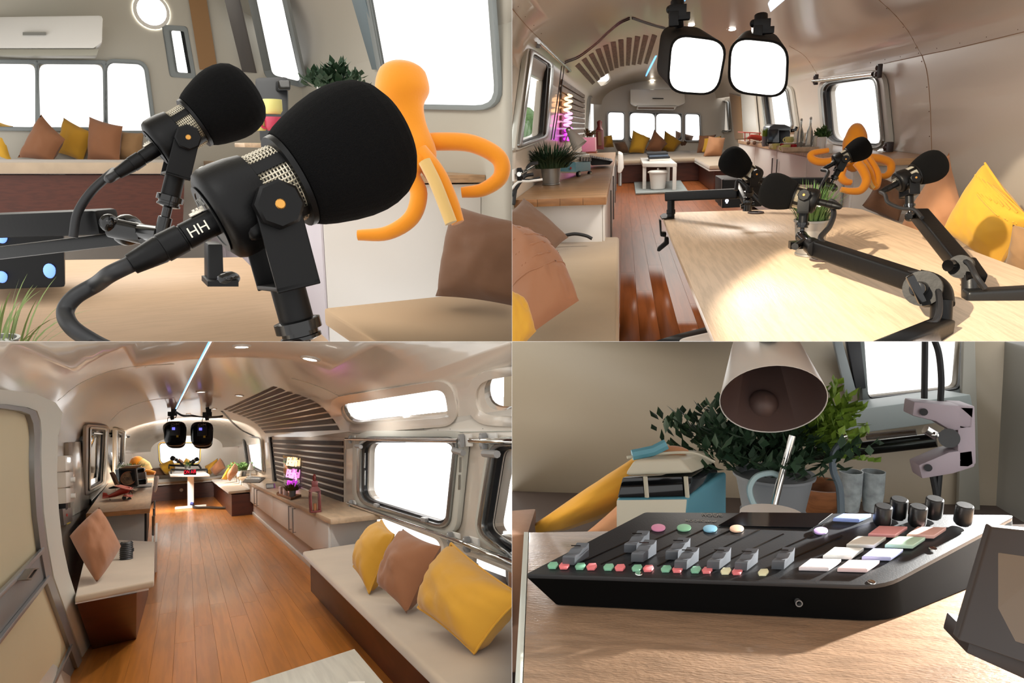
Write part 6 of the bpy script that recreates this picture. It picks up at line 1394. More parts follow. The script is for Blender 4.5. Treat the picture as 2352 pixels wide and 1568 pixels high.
t = Thing(S, 'ceiling_spotlight', 'big round glowing ceiling light above the second microphone', 'ceiling light', loc=p); t.part('diffuser', G().lathe([(.01, r * .14), (r * .8, r * .14)], p, n, 28, False, False), LAMPON); t.part('rim', G().lathe([(r, 0), (r * .97, r * .16), (r * .8, r * .16)], p, n, 28, False, False), WHITEM)
t = Thing(S, 'air_conditioner', 'grey white air conditioner in the upper left corner', 'air conditioner', loc=P(120, 120, 26)); t.part('case', G().prism([P(-60, 38, 20.3), P(236, 34, 20.3), P(236, 98, 20.3), P(215, 112, 20.3), P(-60, 112, 20.3)], (0, 1.2, 0)), WHITEM, bev=.1); t.part('flap', G().prism([P(-60, 112, 20.3), P(228, 112, 20.3), P(222, 128, 20.3), P(-60, 128, 20.3)], (0, .8, 0)), mat('flap_grey', (170, 168, 155), .5), bev=.04)
t.part('badge', G().prism([P(52, 74, 20.2), P(105, 74, 20.2), P(105, 80, 20.2), P(52, 80, 20.2)], (0, .1, 0)), TEXTG)
# far corner bench, table
t = Thing(S, 'corner_bench', 'far white bench with mahogany base behind the second microphone', 'bench', loc=(1, 23, H))
g = G().prism([S.P(-60, 372, d=22), S.P(430, 372, d=22), S.P(430, 400, d=22), S.P(-60, 400, d=22)], (0, 4, 0)); t.part('seat_cushion', g, VELVET, bev=.08)
t.part('base_panel', G().prism([S.P(-60, 402, d=22.2), S.P(424, 402, d=22.2), S.P(420, 520, d=22.2), S.P(-60, 520, d=22.2)], (0, 3.8, 0)), MAHOG)
t = Thing(S, 'side_table', 'white side table far behind on the left of the second microphone', 'table', loc=P(70, 470, 19)); t.part('tabletop', G().prism([P(-60, 398, 18.5), P(150, 398, 18.5), P(152, 416, 18.5), P(-60, 416, 18.5)], (0, 1.5, 0)), WHITEM, bev=.04)
for x in (30, 140): t.part('leg', G().prism([P(x, 416, 18.6), P(x + 12, 416, 18.6), P(x + 12, 500, 18.6), P(x, 500, 18.6)], (0, .15, 0)), WHITEM)
solo(S, 'book', G().prism([P(40, 370, 18.9), P(132, 370, 18.9), P(134, 398, 18.9), P(38, 398, 18.9)], (0, .9, 0)), CHAR, 'dark book stack on the white side table', 'book', bev=.03)
None and solo(S, 'fringed_rug', G().prism([S.P(x, y, u=H + .01) for x, y in ((30, 505), (150, 500), (170, 560), (20, 560))], (0, 0, .04)), mat('rug_grey', (160, 168, 168), .95), 'grey rug below the far side table', 'rug')
for i, (pts, Y, m_, lab) in enumerate([([(-20, 270), (30, 290), (28, 372), (-30, 372)], 21.5, MUSTY, 'yellow cushion cut by the left edge'), ([(94, 262), (150, 320), (120, 372), (40, 362)], 21, TERRA, 'brown cushion on its corner, first behind the cable'), ([(146, 270), (215, 305), (190, 372), (130, 350)], 22, MUST, 'mustard cushion between two brown ones'), ([(205, 268), (282, 290), (275, 372), (200, 368)], 21.5, TERRA, 'brown cushion left of the second microphone body'), ([(270, 300), (330, 305), (325, 372), (262, 370)], 22, KHAKI, 'beige cushion half behind the second microphone cable')]):
    pil('cushion', pts, Y, .3, m_, lab, 60 + i, 'cushions on the far white bench', Sx=S, n=14)
# right cabinet, worktop, bench
a = S.P(737, 402, u=UCO); t = Thing(S, 'storage_cabinet', 'white kitchen cabinet below the octopus arms', 'cabinet', loc=(a.x, a.y, UBN))
t.part('body', G().box(((a.x + 7.58) / 2 + .0, a.y + 7.2, (UCO - .2 + H) / 2), (7.58 - a.x, 14.4, UCO - .2 - H)), WHITE, bev=.01)
for k in range(4): t.part('door', G().box((a.x - .03, a.y + 1.8 + k * 3.6, (UCO - .3 + H) / 2), (.05, 3.55, UCO - .4 - H)), mat('lilac_white', (205, 198, 205), .5), bev=.01)
solo(S, 'worktop', G().box(((a.x + 7.58) / 2 - .03, a.y + 7.1, UCO - .08), (7.58 - a.x + .06, 14.6, .16)), OAK, 'oak kitchen worktop behind the front microphone foam', 'worktop', bev=.01)
t = Thing(S, 'cushioned_bench', 'beige bench seat in the lower right of the close view', 'bench', loc=(3.6, 8, H)); t.part('seat_cushion', G().box((5.45, 7.3, UBN - .15), (4.25, 8.0, .3)), mat('sand_bench', (186, 160, 130), .9), bev=.06); t.part('base_panel', G().box((5.65, 7.3, (UBN - .3 + H) / 2), (3.7, 7.8, UBN - .3 - H)), MAHOG)
pil('cushion', [(1040, 470), (1260, 520), (1230, 715), (1000, 680)], [.2, -.6, -.6, 0], .55, BROWNC, 'soft brown cushion at the right edge of the close view', 71, 'cushion beside the octopus', Sx=S, ub=UBN, n=20)
Y1 = 10.6; q = lambda x, y, z=0: S.P(x, y, Y=Y1 + z); sc = Y1 / F
t = Thing(S, 'octopus_toy', 'large orange plush octopus behind the front microphone foam', 'plush toy', loc=q(960, 470))
sp = spline([q(926, 145), q(925, 165), q(924, 195), (q(926, 225)), q(934, 255), q(950, 300), q(962, 340), q(972, 380)], 3); rr = [20, 36, 46, 53, 57, 60, 61.5, 62, 61, 58, 53, 47, 41, 37, 34, 33, 34, 36, 38, 38, 35, 30]; t.part('head', G().tube(sp, 1, 22, rads=[sc * v for v in rr[:len(sp)]]), ORANGE, ang=80)
for pts, r0, z in (([(960, 330), (1010, 325), (1085, 330), (1145, 362), (1150, 405), (1110, 435), (1060, 442)], 21, .1), ([(965, 360), (945, 400), (962, 445), (945, 500), (890, 535), (822, 540)], 20, -.3), ([(960, 350), (1000, 400), (1030, 460), (1052, 512)], 24, -.25), ([(900, 400), (880, 450), (862, 480), (820, 488)], 13, -.1)):
    s_ = spline([q(x, y, z) for x, y in pts], 6); n_ = len(s_); t.part('arm', G().tube(s_, 1, 14, rads=[sc * (r0 - r0 * .45 * (i / n_) ** 3) for i in range(n_)]), ORANGE, ang=80)
t.part('arm_underside', G().tube(spline([q(x, y, -.5) for x, y in ((975, 370), (1000, 420), (1022, 475), (1036, 512))], 5), sc * 14, 10), PEACH)
t = Thing(S, 'coffee_machine', 'black coffee machine top behind the second microphone foam', 'coffee machine', loc=P(620, 300, 14)); t.part('body', G().prism([P(585, 178, 14), P(662, 176, 14), P(662, 330, 14), P(598, 330, 14)], (.3, 1.2, 0)), CHAR, bev=.08); t.part('spout', G().prism([P(640, 184, 13.8), P(668, 184, 13.8), P(668, 208, 13.8), P(640, 208, 13.8)], (0, .4, 0)), BLACKG, bev=.04)
mug_m = {'y': mat('pale_yellow_glaze', (226, 222, 140), .3), 'r': mat('pink_glaze', (190, 60, 90), .3)}
for i, (x, y, w, h, k, lab) in enumerate(((628, 262, 42, 32, 'y', 'yellow green mug on top behind the second foam'), (632, 300, 44, 30, 'r', 'pink red mug under the yellow green one'), (596, 300, 36, 28, 'y', 'pale mug left of the pink red one'))):
    b = P(x, y, 13.2); sc2 = S.scale(b); t = Thing(S, 'coffee_mug', lab, 'mug', loc=b, group='mugs behind the second microphone'); r = sc2 * w / 2; t.part('cup', G().lathe([(r * .75, 0), (r, sc2 * 8), (r, sc2 * h), (r * .9, sc2 * h)], b, seg=20), mug_m[k]); t.part('handle', G().tube([b + Vector((-(r * .9 + math.sin(a_) * r * .5), 0, sc2 * h * (.5 + .35 * math.cos(a_)))) for a_ in [PI * j / 8 for j in range(9)]], r * .13, 6), mug_m[k])
b = P(632, 332, 13.2); solo(S, 'mug_tray', G().box(b + Vector((0, 0, -.02)), (1.3, .9, .08)), OAKL, 'pale tray under the three mugs', 'tray', bev=.02)
b = P(778, 330, 12.5); potted(S, 'potted_plant', 'dark green plant in white pot behind the front foam', b, .32, .95, WHITEM, LEAFD, leafy_geo(b + Vector((0, 0, .75)), (0, 0, 1), .55, .55, 60, .2, .06, 31))
# table with speaker box
t = Thing(S, 'recording_table', 'blurred tan table top under the microphones', 'table', loc=(0, 6, H)); tp = [S.P(-80, 600, u=UT_), S.P(556, 590, u=UT_), S.P(775, 800, u=UT_), S.P(-80, 1000, u=UT_)]; t.part('tabletop', G().prism(tp, (0, 0, -.12)), mat('tan_table', (204, 172, 140), .5, grain=(3, (1, 5, 1), .06)), bev=.02)
t.part('leg', G().box((.6, 6.5, (H + UT_) / 2), (.3, .3, UT_ - H - .1)), WHITEM)
t = Thing(S, 'speaker_box', 'black box with two blue lights at the left edge', 'speaker', loc=P(70, 660, 7)); q = lambda x, y, z=0: S.P(x, y, Y=7 + z)
t.part('case', G().prism([q(-80, 520), (q(146, 520)), q(150, 660), q(-80, 668)], (0, 1.4, 0)), BLACK, bev=.03)
for x, y in ((4, 545), (114, 622), (4, 636)): t.part('blue_light', G().ball(q(x, y, -.02), (.055, .03, .075) if x > 50 else (.05, .03, .06), 12, 8), BLULED)
# second microphone and arm
m2 = mic(S, 'microphone', 'second microphone behind the cable, its foam upper left of the front one', (519, 239), 3.0, 166, math.radians(30), .2, 'microphones of the close view', detail=True)
knob_parts(m2, (-.33, 0, -1), .55, tail=.15)
cable([m2.M @ Vector((-1.255, -.03, -.03)), m2.M @ Vector((-1.38, -.03, -.03)), P(260, 395, 3), P(210, 440, 3), P(178, 490, 3), P(168, 545, 3)], .018, 'cable curving down from the second microphone', S=S)
t = Thing(S, 'boom_arm', 'black boom arm holding the second microphone', 'microphone arm', loc=P(120, 560, 3.2)); t.part('beam', beam(P(-80, 520, 3.3), P(250, 508, 3.1), .13, .11), BLACK, bev=.02); t.part('lower_beam', beam(P(-80, 590, 3.4), P(300, 545, 3.2), .12, .06), DARKGREY, bev=.015)
t.part('clamp', G().ball(P(292, 528, 3.1), .07, 14, 10).cyl(m2.foot, P(292, 528, 3.1), .035, seg=12).cyl(P(255, 522, 3.05), P(330, 538, 3.05), .045, seg=14).ball(P(250, 512, 3.02), .04, 10, 8), BLACKG)
t = Thing(S, 'arm_clamp', 'black table clamp behind the plug of the front microphone', 'clamp', loc=P(512, 656, 5.6)); t.part('post', G().prism([P(477, 560, 5.6), P(512, 560, 5.6), P(515, 652, 5.6), P(478, 656, 5.6)], (0, .2, 0)), BLACK, bev=.02); t.part('knob', G().ball(P(525, 640, 5.55), (.09, .07, .06), 12, 8), BLACKG); t.part('foot', G().prism([P(477, 646, 5.5), P(548, 644, 5.5), P(548, 658, 5.5), P(477, 658, 5.5)], (0, .3, 0)), BLACK)
# grass bottom left
b = P(-10, 830, 1.5); potted(S, 'potted_grass', 'tips of green grass in the lower left corner', b, .05, .05, ZINC, mat('pale_leaf', (128, 146, 84), .6, var=(6, .3)), blades_geo(b, (.15, 0, 1), .10, .22, 60, .0035, 33, droop=.7, spread=1.4, segs=7))
# front microphone
m1 = mic(S, 'microphone', 'front microphone in sharp focus with round black foam', (800, 352), 1.6, 303, math.radians(25), .34, 'microphones of the close view', detail=True)
knob_parts(m1, (.16, 0, -1), .60, tail=.3)
m1.part('logo', G().join(text_geo('HH', .1, .001), Matrix.Translation((-.79, -.126, -.02)) @ Matrix(((1, 0, 0, 0), (0, 0, -1, 0), (0, 1, 0, 0), (0, 0, 0, 1)))), GRILLE, local=True, smooth=False)
m1.part('body_mark', G().ball((-.55, -.02, .325), (.03, .03, .012), 12, 6), GRILLE, local=True)
e = m1.M @ Vector((-1.255, -.03, -.03)); e2 = m1.M @ Vector((-1.40, -.03, -.03)); cable([e, e2, P(222, 652, 1.45), P(172, 682, 1.44), P(150, 716, 1.43), P(166, 752, 1.4), P(215, 785, 1.4), P(262, 808, 1.4), P(300, 830, 1.4)], .0165, 'thick black cable looping from the plug to the bottom edge', S=S, n=10)
# =====================================================================  lower right: the audio mixer on the desk
S = BR; UD = -1.115; P = lambda x, y, Y: S.P(x, y, Y=Y)
solo(S, 'floor', G().box((.5, 6, -2.6), (14, 14, .1)), mat('brown_floor', (70, 58, 52), .6), 'dark floor left of the desk', kind='structure', loc=(0, 0, -2.6))
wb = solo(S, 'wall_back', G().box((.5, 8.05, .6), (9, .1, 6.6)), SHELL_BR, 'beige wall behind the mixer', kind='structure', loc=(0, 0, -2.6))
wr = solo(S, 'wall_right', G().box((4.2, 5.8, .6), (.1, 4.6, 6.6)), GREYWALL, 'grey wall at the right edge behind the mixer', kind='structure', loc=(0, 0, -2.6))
fB = lambda x, y: S.P(x, y, d=7.98)
W = [(1975, 700), (2212, 700), (2198, 890), (1990, 912)]
cut_holes(wb, [(pxl(W, .08, fB), (0, .4, 0))])
window(S, W, .08, fB, (0, -.1, 0), 'bright window behind the plant and desk lamp', 30, 16, 3, frame_m=mat('dull_frame', (110, 118, 118), .5))
for (c, m_, lab) in (([(1905, 760), (1925, 760), (1965, 905), (1940, 905)], mat('blue_grey_frame', (140, 148, 150), .5), 'blue grey window post left of the bright window'), ([(1935, 760), (1970, 760), (1985, 890), (1962, 890)], CHAR, 'dark window post left of the bright window'), ([(2208, 740), (2232, 740), (2245, 1170), (2195, 1170)], mat('mid_grey_post', (150, 148, 138), .5), 'pale grey post right of the bright window')):
    solo(S, 'window_post', G().prism([S.P(x, y, d=7.9) for x, y in c], (0, -.06, 0)), m_, lab, 'post', bev=.01)
solo(S, 'window_ledge', G().prism([S.P(x, y, d=7.2) for x, y in ((1930, 945), (2230, 905), (2240, 960), (1940, 1000))], (0, .6, -.05)), mat('ledge_grey', (150, 160, 160), .4), 'pale grey ledge under the bright window', 'ledge', bev=.02)
# desk
t = Thing(S, 'desk', 'light wooden desk top under the audio mixer', 'table', loc=S.P(1700, 1500, u=UD))
dk = [S.P(1215, 1222, u=UD), Vector((4.1, 3.6, UD)), Vector((4.1, .8, UD)), S.P(1196, 1700, u=UD)]
t.part('tabletop', G().prism(dk, (0, 0, -.04)), mat('desk_wood', (150, 122, 98), .33, coat=.3, grain=(5, (1, 6, 1), .25), bump=(45, .25, (1, 3, 1))), bev=.004)
t.part('edge_band', G().prism([dk[0] + Vector((-.002, 0, .001)), dk[3] + Vector((-.002, 0, .001)), dk[3] + Vector((-.022, 0, .001)), dk[0] + Vector((-.022, 0, .001))], (0, 0, -.045)), mat('edge_pale', (200, 204, 196), .5))
t.part('leg', G().box((.0 + dk[0].x + .1, 3.0, -1.85), (.08, .08, 1.35)), WHITEM)
# cushions to the left, far
pil('cushion', [(1500, 1020), (1560, 1120), (1290, 1215), (1180, 1240)], [5.2, 5, 4.9, 5.0], .2, MUST, 'mustard cushion sloping behind the left end of the mixer', 81, 'cushions behind the mixer', Sx=S, n=14)
pil('cushion', [(1470, 1110), (1545, 1130), (1500, 1240), (1330, 1235)], [4.8, 4.8, 4.6, 4.6], .12, TAN, 'tan cushion between the mustard cushion and the toy van', 82, 'cushions behind the mixer', Sx=S, n=14)
solo(S, 'bench_end', G().prism([P(1090, 1235, 4.5), P(1213, 1225, 4.5), P(1213, 1600, 4.5), P(1090, 1600, 4.5)], (0, .5, 0)), BROWNC, 'dark brown bench end left of the desk', 'bench', bev=.02)
# mixer
A, B_ = S.P(1208, 1318, u=-1.0), S.P(2030, 1345, u=-1.0); C_, D2 = S.P(2336, 1182, u=-.93), S.P(1482, 1176, u=-.93)
n_ = (B_ - A).cross(D2 - A).normalized(); n_ = n_ if n_.z > 0 else -n_
def Q(x, y, h=0): return S.plane([(x, y)], n_, A)[0] + n_ * h
mx = Thing(S, 'audio_mixer', 'black audio mixer with sliders, coloured buttons and square pads on the desk', 'audio mixer', loc=S.P(1640, 1400, u=UD))
bt = [S.P(1268, 1388, u=UD + .004), S.P(2035, 1427, u=UD + .004), S.P(2345, 1300, u=UD + .004), S.P(1560, 1250, u=UD + .004)]
top = [A, B_, C_, D2]; cr = []
L = []
for i, p in enumerate(top):
    a = top[i - 1]; b = top[(i + 1) % 4]; r = .09 if i == 1 else .05 if i == 2 else .012
    for k in range(6): s_ = k / 5; L.append((1 - s_) ** 2 * (p + (a - p).normalized() * r) + 2 * s_ * (1 - s_) * p + s_ * s_ * (p + (b - p).normalized() * r))
Lb = []
for i, p in enumerate(bt):
    a = bt[i - 1]; b = bt[(i + 1) % 4]; r = .09 if i == 1 else .05 if i == 2 else .03
    for k in range(6): s_ = k / 5; Lb.append((1 - s_) ** 2 * (p + (a - p).normalized() * r) + 2 * s_ * (1 - s_) * p + s_ * s_ * (p + (b - p).normalized() * r))
Lm = [p - Vector((0, 0, .014)) for p in L]; m = len(L)
g = G().add(Lb + Lm, [(i, (i + 1) % m, m + (i + 1) % m, m + i) for i in range(m)] + [tuple(range(m - 1, -1, -1)), tuple(range(m, 2 * m))])
mx.part('case', g, mat('mixer_shaded_black', (3, 3, 3), .6, spec=.08), ang=30)  # shade of the front put into the colour, blacker than the top plate
mx.part('top_plate', G().prism(Lm, (0, 0, .014)), mat('mixer_plate', (34, 36, 39), .36, spec=.5, bump=(160, .05)), bev=.003)
mx.part('foot', G().prism([S.P(x, y, u=UD) for x, y in ((1530, 1396), (2000, 1424), (2030, 1400), (1560, 1380))], (0, 0, .006)), BLACKG)
sx = (B_ - A).normalized(); ty = n_.cross(sx)
def slot(x, y, x2, y2, w, m_, nm, parent=None): return mx.part(nm, beam(Q(x, y, .0005), Q(x2, y2, .0005), w, .0012, n_), m_)
for k, (x, y, x2, y2) in enumerate(((1340, 1290, 1505, 1214), (1380, 1296, 1560, 1214), (1444, 1298, 1620, 1214), (1510, 1300, 1680, 1216), (1576, 1300, 1745, 1216), (1640, 1302, 1800, 1226), (1700, 1303, 1868, 1228), (1772, 1304, 1935, 1230))):
    slot(x, y, x2, y2, .006, BLACKG, 'fader_slot')
FG = mat('fader_grey', (84, 88, 94), .42)
def prof_cap(x, y, w=60):
    p = Q(x, y, .004); sc = S.scale(p); wd = w * sc; t_ = ty
    pr = [(-.5, 0), (-.5, .55), (-.42, .62), (-.18, .60), (-.08, .66), (.06, .80), (.30, .80), (.5, .98), (.5, 0)]
    f = [p + sx * 0 + t_ * (a * wd * .62) + sx * (a * wd * .55) + n_ * (h * wd * .62) for a, h in pr]
    return [v - sx * wd * .22 for v in f], sx * (wd * .46), p, sc
for (x, y) in ((1322, 1290), (1462, 1262), (1478, 1283), (1556, 1278), (1576, 1300), (1650, 1300), (1713, 1303), (1797, 1300)):
    f, off, p, sc = prof_cap(x, y); cp = mx.part('fader_cap', G().prism(f, off), FG, bev=.0015)
    mx.part('fader_line', beam(p + n_ * sc * 36 + sx * sc * -10 + ty * sc * 5, p + n_ * sc * 36 + sx * sc * 12 + ty * sc * 5, sc * 2, sc * 1.5, n_), BLACKG, parent=cp)
GBN = mat('green_button', (128, 186, 156), .45); RBN = mat('red_button', (228, 124, 128), .45); WBN = mat('cream_button', (232, 230, 190), .45)  # green and red paled, haze put into the colour
def hexb(x, y, m_, nm='button', w=25, h=13):
    c = [(x - w * .5, y + h * .1), (x - w * .38, y + h * .5), (x + w * .25, y + h * .5), (x + w * .5, y - h * .05), (x + w * .38, y - h * .5), (x - w * .25, y - h * .45)]
    return mx.part(nm, G().prism([Q(*p, .001) for p in c], n_ * .008), m_, bev=.0015)
for i, (x, y) in enumerate(((1270, 1301), (1333, 1303), (1398, 1305), (1463, 1307), (1530, 1309), (1598, 1311), (1667, 1314))):
    hexb(x, y, GBN if i < 6 else WBN); hexb(x + 26, y + 1, RBN)
hexb(1753, 1317, WBN)
for (x, y, c) in ((1512, 1214, (214, 110, 160)), (1571, 1214, (100, 180, 130)), (1631, 1216, (90, 170, 210)), (1692, 1216, (236, 180, 140)), (1885, 1221, (180, 140, 230))):
    c = tuple(v + (225 - v) * .3 for v in c); mx.part('round_button', G().prism([Q(x + 16.5 * math.cos(2 * PI * k / 20), y + 8 * math.sin(2 * PI * k / 20), .001) for k in range(20)], n_ * .006), mat('btn_%d' % x, c, .4), bev=.002)  # haze put into the colour: blended towards white
for (x, y, c, s_) in ((1834, 1311, (238, 222, 226), 1), (1922, 1314, (240, 196, 196), 1), (1889, 1284, (226, 232, 226), .97), (1978, 1287, (150, 160, 226), .98), (1943, 1258, (218, 212, 196), .94), (2031, 1259, (156, 208, 172), .96), (1993, 1234, (224, 112, 112), .93), (2081, 1236, (204, 134, 120), .94), (1916, 1197, (92, 128, 226), .95)):
    c4 = [(x, y), (x + 68 * s_, y + 2), (x + 98 * s_, y - 18 * s_), (x + 27 * s_, y - 20 * s_)]
    if x == 1916: c4 = [(1912, 1198), (1972, 1201), (2001, 1188), (1935, 1187)]
    c = tuple(v + (236 - v) * .38 for v in c); mx.part('pad', G().prism([Q(*p, .001) for p in c4], n_ * .015), mat('pad_%d_%d' % (x, y), c, .35, coat=.3), bev=.003, seg=3)  # milky haze mixed into each pad's colour
for (x, y) in ((2025, 1206), (2061, 1190), (2105, 1207), (2142, 1189), (2210, 1204)):
    p = Q(x, y, .001); sc = S.scale(p); mx.part('knob', G().lathe([(sc * 14, 0), (sc * 14, sc * 4), (sc * 18, sc * 5), (sc * 19, sc * 10), (sc * 18.5, sc * 46), (sc * 18, sc * 47)], p, n_, 28), mat('knob_black', (14, 14, 15), .35, spec=.5)); mx.part('knob_cap', G().lathe([(sc * 17.5, sc * 47), (sc * 16, sc * 49), (.001, sc * 49)], p, n_, 28, False, False), DARKGREY)
mx.part('screen', G().prism([Q(*p, .001) for p in ((1650, 1208), (1868, 1213), (1912, 1180), (1702, 1178))], n_ * .003), GLASSD)
for (x, y) in ((2002, 1337), (2143, 1260), (1467, 1317)): p = Q(x, y, .001); sc = S.scale(p); mx.part('screw', G().lathe([(sc * 9, 0), (sc * 8, .002), (sc * 4, .001)], p, n_, 16), CHROME)
p = P(1833, 1382, S.px(A)[2] - .06); 
fp = S.plane([(1833, 1382)], (B_ - A).cross(Vector((0, 0, 1))), (A + bt[0]) / 2)[0]
jn = (B_ - A).cross(Vector((0, 0, 1))).normalized(); jn = jn if jn.y < 0 else -jn
mx.part('headphone_socket', G().lathe([(.009, -.01), (.0115, .012), (.008, .012), (.006, -.01)], S.plane([(1833, 1382)], jn, (B_ + bt[1]) / 2)[0], jn, 20), ALU)
mx.part('lettering', G().join(text_geo('RODE', .03, .0003), frame_mat(Q(1635, 1182, .001), sx, ty)), TEXTG, smooth=False)
mx.part('lettering', G().join(text_geo('RODECaster', .022, .0003), frame_mat(Q(1610, 1196, .001), sx, ty)), TEXTG, smooth=False)
# tablet
t = Thing(S, 'tablet', 'dark framed tablet leaning in the lower right corner', 'tablet', loc=S.P(2290, 1560, u=UD)); Y0 = 1.62; q = lambda x, y, z=0: S.P(x, y, Y=Y0 + z)
o4 = [q(2276, 1210, .16), q(2420, 1224, .16), q(2420, 1545), q(2200, 1470)]; t.part('frame', G().prism(o4, (0, .03, 0)), mat('tablet_frame', (40, 32, 29), .5), bev=.006, seg=3)
t.part('screen', G().prism([p + Vector((0, -.002, 0)) for p in (q(2292, 1268, .13), q(2420, 1286, .13), q(2420, 1500, .02), q(2238, 1440, .03))], (0, -.001, 0)), mat('dim_screen', (96, 80, 64), .35)); t.part('stand', G().prism([q(2230, 1460, .02), q(2420, 1520, .02), q(2420, 1590, .02), q(2220, 1500, .02)], (0, .12, 0)), mat('tablet_frame', (40, 32, 29), .5), bev=.005)
# desk lamp
t = Thing(S, 'desk_lamp', 'white cone desk lamp leaning over the back of the mixer', 'desk lamp', loc=S.P(1770, 1185, u=UD)); Y0 = 3.7; q = lambda x, y, z=0: S.P(x, y, Y=Y0 + z); sc = Y0 / F
ap, rm = q(1735, 640, .5), q(1757, 962, -.05); ax = (rm - ap).normalized()
R_ = sc * 112; axl = (ax + Vector((0, -.27, 0))).normalized()
t.part('shade', G().lathe([(sc * 26, 0), (sc * 60, (rm - ap).length * .45), (R_, (rm - ap).length), (R_ * .985, (rm - ap).length), (sc * 56, (rm - ap).length * .45), (sc * 20, sc * 8)], ap, axl, 44, False, False), WHITEM)
t.part('shade_inside', G().lathe([(sc * 18, sc * 12), (sc * 55, (rm - ap).length * .45), (R_ * .975, (rm - ap).length * .998)], ap, axl, 44, False, False), mat('lamp_inside_shaded', (84, 66, 62), .5))  # liner added so the inside's shade sits in its dark colour, bulb too
t.part('bulb', G().ball(q(1752, 930, .1), sc * 36, 16, 12), mat('lamp_inside_shaded', (84, 66, 62), .5)); t.part('stem', G().tube([q(1820, 1000, .25), q(1790, 1110, .25), q(1772, 1185, .25)], sc * 9, 12), CHROME); t.part('base', G().lathe([(sc * 60, 0), (sc * 60, sc * 8)], S.P(1772, 1188, u=UD), (0, 0, 1), 28), WHITEM)
# toy van
t = Thing(S, 'toy_van', 'blue and cream toy van behind the left end of the mixer', 'toy van', loc=P(1545, 1225, 3.75)); q = lambda x, y, z=0: S.P(x, y, Y=3.7 + z)
def lf(f4, r4): return G().add([*f4, *r4], [(0, 1, 2, 3), (4, 7, 6, 5), (0, 4, 5, 1), (1, 5, 6, 2), (2, 6, 7, 3), (3, 7, 4, 0)])
t.part('roof', lf([q(1430, 1092), q(1590, 1086), q(1560, 1052), q(1455, 1056)], [q(1590, 1084, .4), q(1640, 1065, .5), q(1625, 1035, .5), q(1560, 1030, .4)]), CREAMP, bev=.02, seg=3)
t.part('windscreen', lf([q(1418, 1142), q(1580, 1140), q(1590, 1094), q(1430, 1096)], [q(1440, 1140, .3), q(1650, 1085, .5), q(1640, 1062, .5), q(1450, 1090, .3)]), GLASSD, bev=.008)
t.part('lower_body', lf([q(1418, 1215), q(1572, 1215), q(1580, 1142), (q(1416, 1144))], [q(1450, 1215, .5), q(1668, 1190, .55), q(1668, 1082, .55), q(1450, 1100, .5)]), BLUEP, bev=.02, seg=3)
t.part('front_panel', lf([q(1416, 1216, -.02), q(1572, 1216, -.02), q(1578, 1146, -.02), q(1416, 1148, -.02)], [q(1420, 1214, .02), q(1570, 1214, .02), q(1576, 1148, .02), q(1420, 1150, .02)]), CREAMP, bev=.006)
for x in (1482, 1575): t.part('window_post', beam(q(x, 1094, -.02), q(x + 4, 1142, -.02), .012, .02), CREAMP)
t.part('door_mirror', G().tube([q(1452, 1045, .1), q(1500, 1035, .1), q(1530, 1020, .1)], .03, 8), BLUEP); t.part('roof_load', G().ball(q(1480, 1040, .2), (.07, .05, .03), 10, 8).ball(q(1545, 1036, .2), (.09, .05, .03), 10, 8), TAN); t.part('roof_rack', G().tube(spline([q(1440, 1050, .1), q(1510, 1042, .1), q(1590, 1040, .1), q(1640, 1060, .2)], 4), .008, 6), CREAMP)
# plant, pot
b = P(1775, 1178, 4.4); t = potted(S, 'potted_plant', 'wide leafy plant in a grey pot behind the desk lamp', b, .24, .26, GREYP, LEAFD, leafy_geo(P(1740, 1100, 4.5), (0, 0, 1), .70, .50, 170, .10, .028, 51))
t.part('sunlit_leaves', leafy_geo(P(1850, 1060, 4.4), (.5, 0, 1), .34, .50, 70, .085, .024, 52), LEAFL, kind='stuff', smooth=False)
t = Thing(S, 'looped_cable', 'pale blue cable loop standing beside the lamp stem', 'cable', loc=P(1760, 1160, 4)); t.part('cable', G().tube(spline([P(x, y, 4.0) for x, y in ((1745, 1175), (1728, 1150), (1722, 1120), (1738, 1094), (1770, 1086), (1790, 1092))], 6), .017, 8), mat('pale_blue_cable', (170, 196, 200), .5))
solo(S, 'grey_cable', G().tube(spline([P(x, y, 4.2) for x, y in ((1938, 1010), (1915, 1040), (1914, 1080), (1928, 1120), (1932, 1180))], 6), .022, 8), mat('slate_cable', (90, 104, 114), .45), 'slate grey cable hanging below the rail', 'cable')
solo(S, 'rail_joint', G().ball(P(1936, 1003, 4.15), .030, 12, 8), CHROME, 'shining rail tip beside the plant', 'joint')
# rail with bracket
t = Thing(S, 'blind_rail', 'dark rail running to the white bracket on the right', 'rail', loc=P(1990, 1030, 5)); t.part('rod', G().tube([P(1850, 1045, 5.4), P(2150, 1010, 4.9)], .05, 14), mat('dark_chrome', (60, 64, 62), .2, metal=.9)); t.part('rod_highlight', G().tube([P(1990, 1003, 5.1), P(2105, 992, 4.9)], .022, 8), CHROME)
t = Thing(S, 'rail_bracket', 'white mauve plastic bracket with black round rail end', 'bracket', loc=P(2170, 1100, 4.6)); q = lambda x, y, z=0: S.P(x, y, Y=4.6 + z)
BM = mat('mauve_plastic', (172, 158, 166), .45)
t.part('plate', G().prism([q(2200, 930), q(2240, 932), q(2243, 1065), q(2225, 1076), q(2200, 1075)], (.0, .2, 0)), BM, bev=.015)
t.part('upper_jaw', G().prism([q(2100, 922), q(2180, 930), q(2240, 932), q(2236, 985), q(2185, 990), q(2150, 968), q(2096, 955)], (0, .16, 0)), BM, bev=.015)
t.part('lower_jaw', G().prism([q(2110, 1068), q(2180, 1038), q(2236, 1030), q(2240, 1072), q(2190, 1088), q(2118, 1100)], (0, .16, 0)), BM, bev=.015)
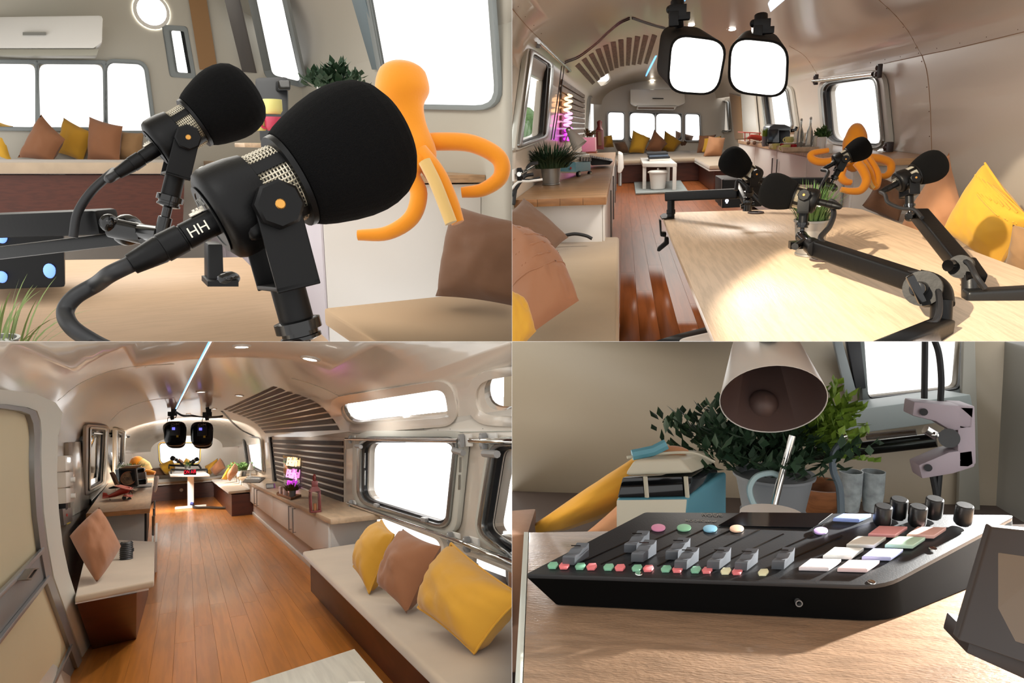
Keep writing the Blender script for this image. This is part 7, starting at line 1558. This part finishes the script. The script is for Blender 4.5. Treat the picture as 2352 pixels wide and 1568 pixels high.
for (x, y) in ((2122, 946), (2132, 1074)): t.part('screw', G().cyl(q(x, y, -.03), q(x, y, .01), .024, seg=14), CHAR)
t.part('rail_end', G().cyl(q(2180, 1006, -.08), q(2180, 1006, .1), .062, seg=24), BLACKG); t.part('clip', G().cyl(q(2125, 985, -.02), q(2150, 1000, -.02), .03, seg=12).ball(q(2145, 998, -.04), .022, 8, 6), CHROME)
hc = Thing(S, 'hanging_cable', 'black cables hanging behind the white mauve bracket', 'cable', loc=P(2150, 1175, 5))
for pts in ([(2125, 760), (2124, 840), (2123, 915)], [(2142, 770), (2156, 810), (2162, 870), (2160, 925)], [(2142, 1090), (2150, 1130), (2156, 1175)], [(2158, 1085), (2154, 1130), (2150, 1175)]): hc.part('cable', G().tube(spline([P(x, y, 5.0) for x, y in pts], 6), .022, 8), RUBBER)
for x in (1952, 2003): 
    b = P(x, 1172, 4.7); t = Thing(S, 'drinking_glass', ('left' if x < 1990 else 'right') + ' of the two patterned glasses behind the mixer', 'glass', loc=b, group='patterned glasses'); t.part('cup', G().lathe([(.055, 0), (.07, .12), (.075, .27), (.07, .27), (.06, .03)], b, seg=20), mat('patterned_glass', (178, 188, 190), .3, var=(16, .5)))
b = P(1880, 1175, 4.9); solo(S, 'wooden_bowl', G().lathe([(.10, 0), (.19, .12), (.2, .2), (.18, .2), (.09, .03)], b, seg=24), TRAYW, 'brown bowl behind the pot and lamp stem', 'bowl')
# ---------------------------------------------------------------- each room ends where its neighbour begins
def clip_all():
    done = set()
    for t in THINGS:
        S = t.S; root = t.o.matrix_basis
        for o in list(t.all):
            if o.type != 'MESH': continue
            Mw = root.copy() if o is t.o else root @ (o.parent.matrix_basis if o.parent is not t.o else Matrix()) @ o.matrix_basis
            chain = [];
            Mi = Mw.inverted(); A = Mw.to_3x3()
            vs_ = [v.co for v in o.data.vertices]
            if not vs_: continue
            lo = [min(v[i] for v in vs_) for i in range(3)]; hi = [max(v[i] for v in vs_) for i in range(3)]
            bb = [Mw @ Vector((x, y, z)) for x in (lo[0], hi[0]) for y in (lo[1], hi[1]) for z in (lo[2], hi[2])]
            planes = []
            if min(b.x * S.sx for b in bb) < 0: planes.append(Vector((S.sx, 0, 0)))
            if min(b.z * S.sz for b in bb) < 0: planes.append(Vector((0, 0, S.sz)))
            if not planes: continue
            me = o.data
            if me.users > 1: me = me.copy(); o.data = me
            bm = bmesh.new(); bm.from_mesh(me)
            for n in planes:
                nl = (A.transposed() @ n).normalized(); co = Mi @ (n * 0.0006)
                bmesh.ops.bisect_plane(bm, geom=bm.verts[:] + bm.edges[:] + bm.faces[:], plane_co=co, plane_no=nl, clear_inner=True)
                ed = [e for e in bm.edges if e.is_boundary and all(abs((v.co - co).dot(nl)) < 1e-5 for v in e.verts)]
                if ed and o.get('kind') != 'stuff':
                    try: bmesh.ops.holes_fill(bm, edges=ed, sides=0)
                    except Exception: pass
            bm.to_mesh(me); bm.free()
            if not len(me.polygons):
                t.all.remove(o)
                for c in [c for c in t.all if c.parent is o]: c.parent = o.parent
                if o is not t.o: bpy.data.objects.remove(o)
clip_all()

for t in THINGS:
    if t.o.type == 'EMPTY' and len(t.all) < 2: bpy.data.objects.remove(t.o)
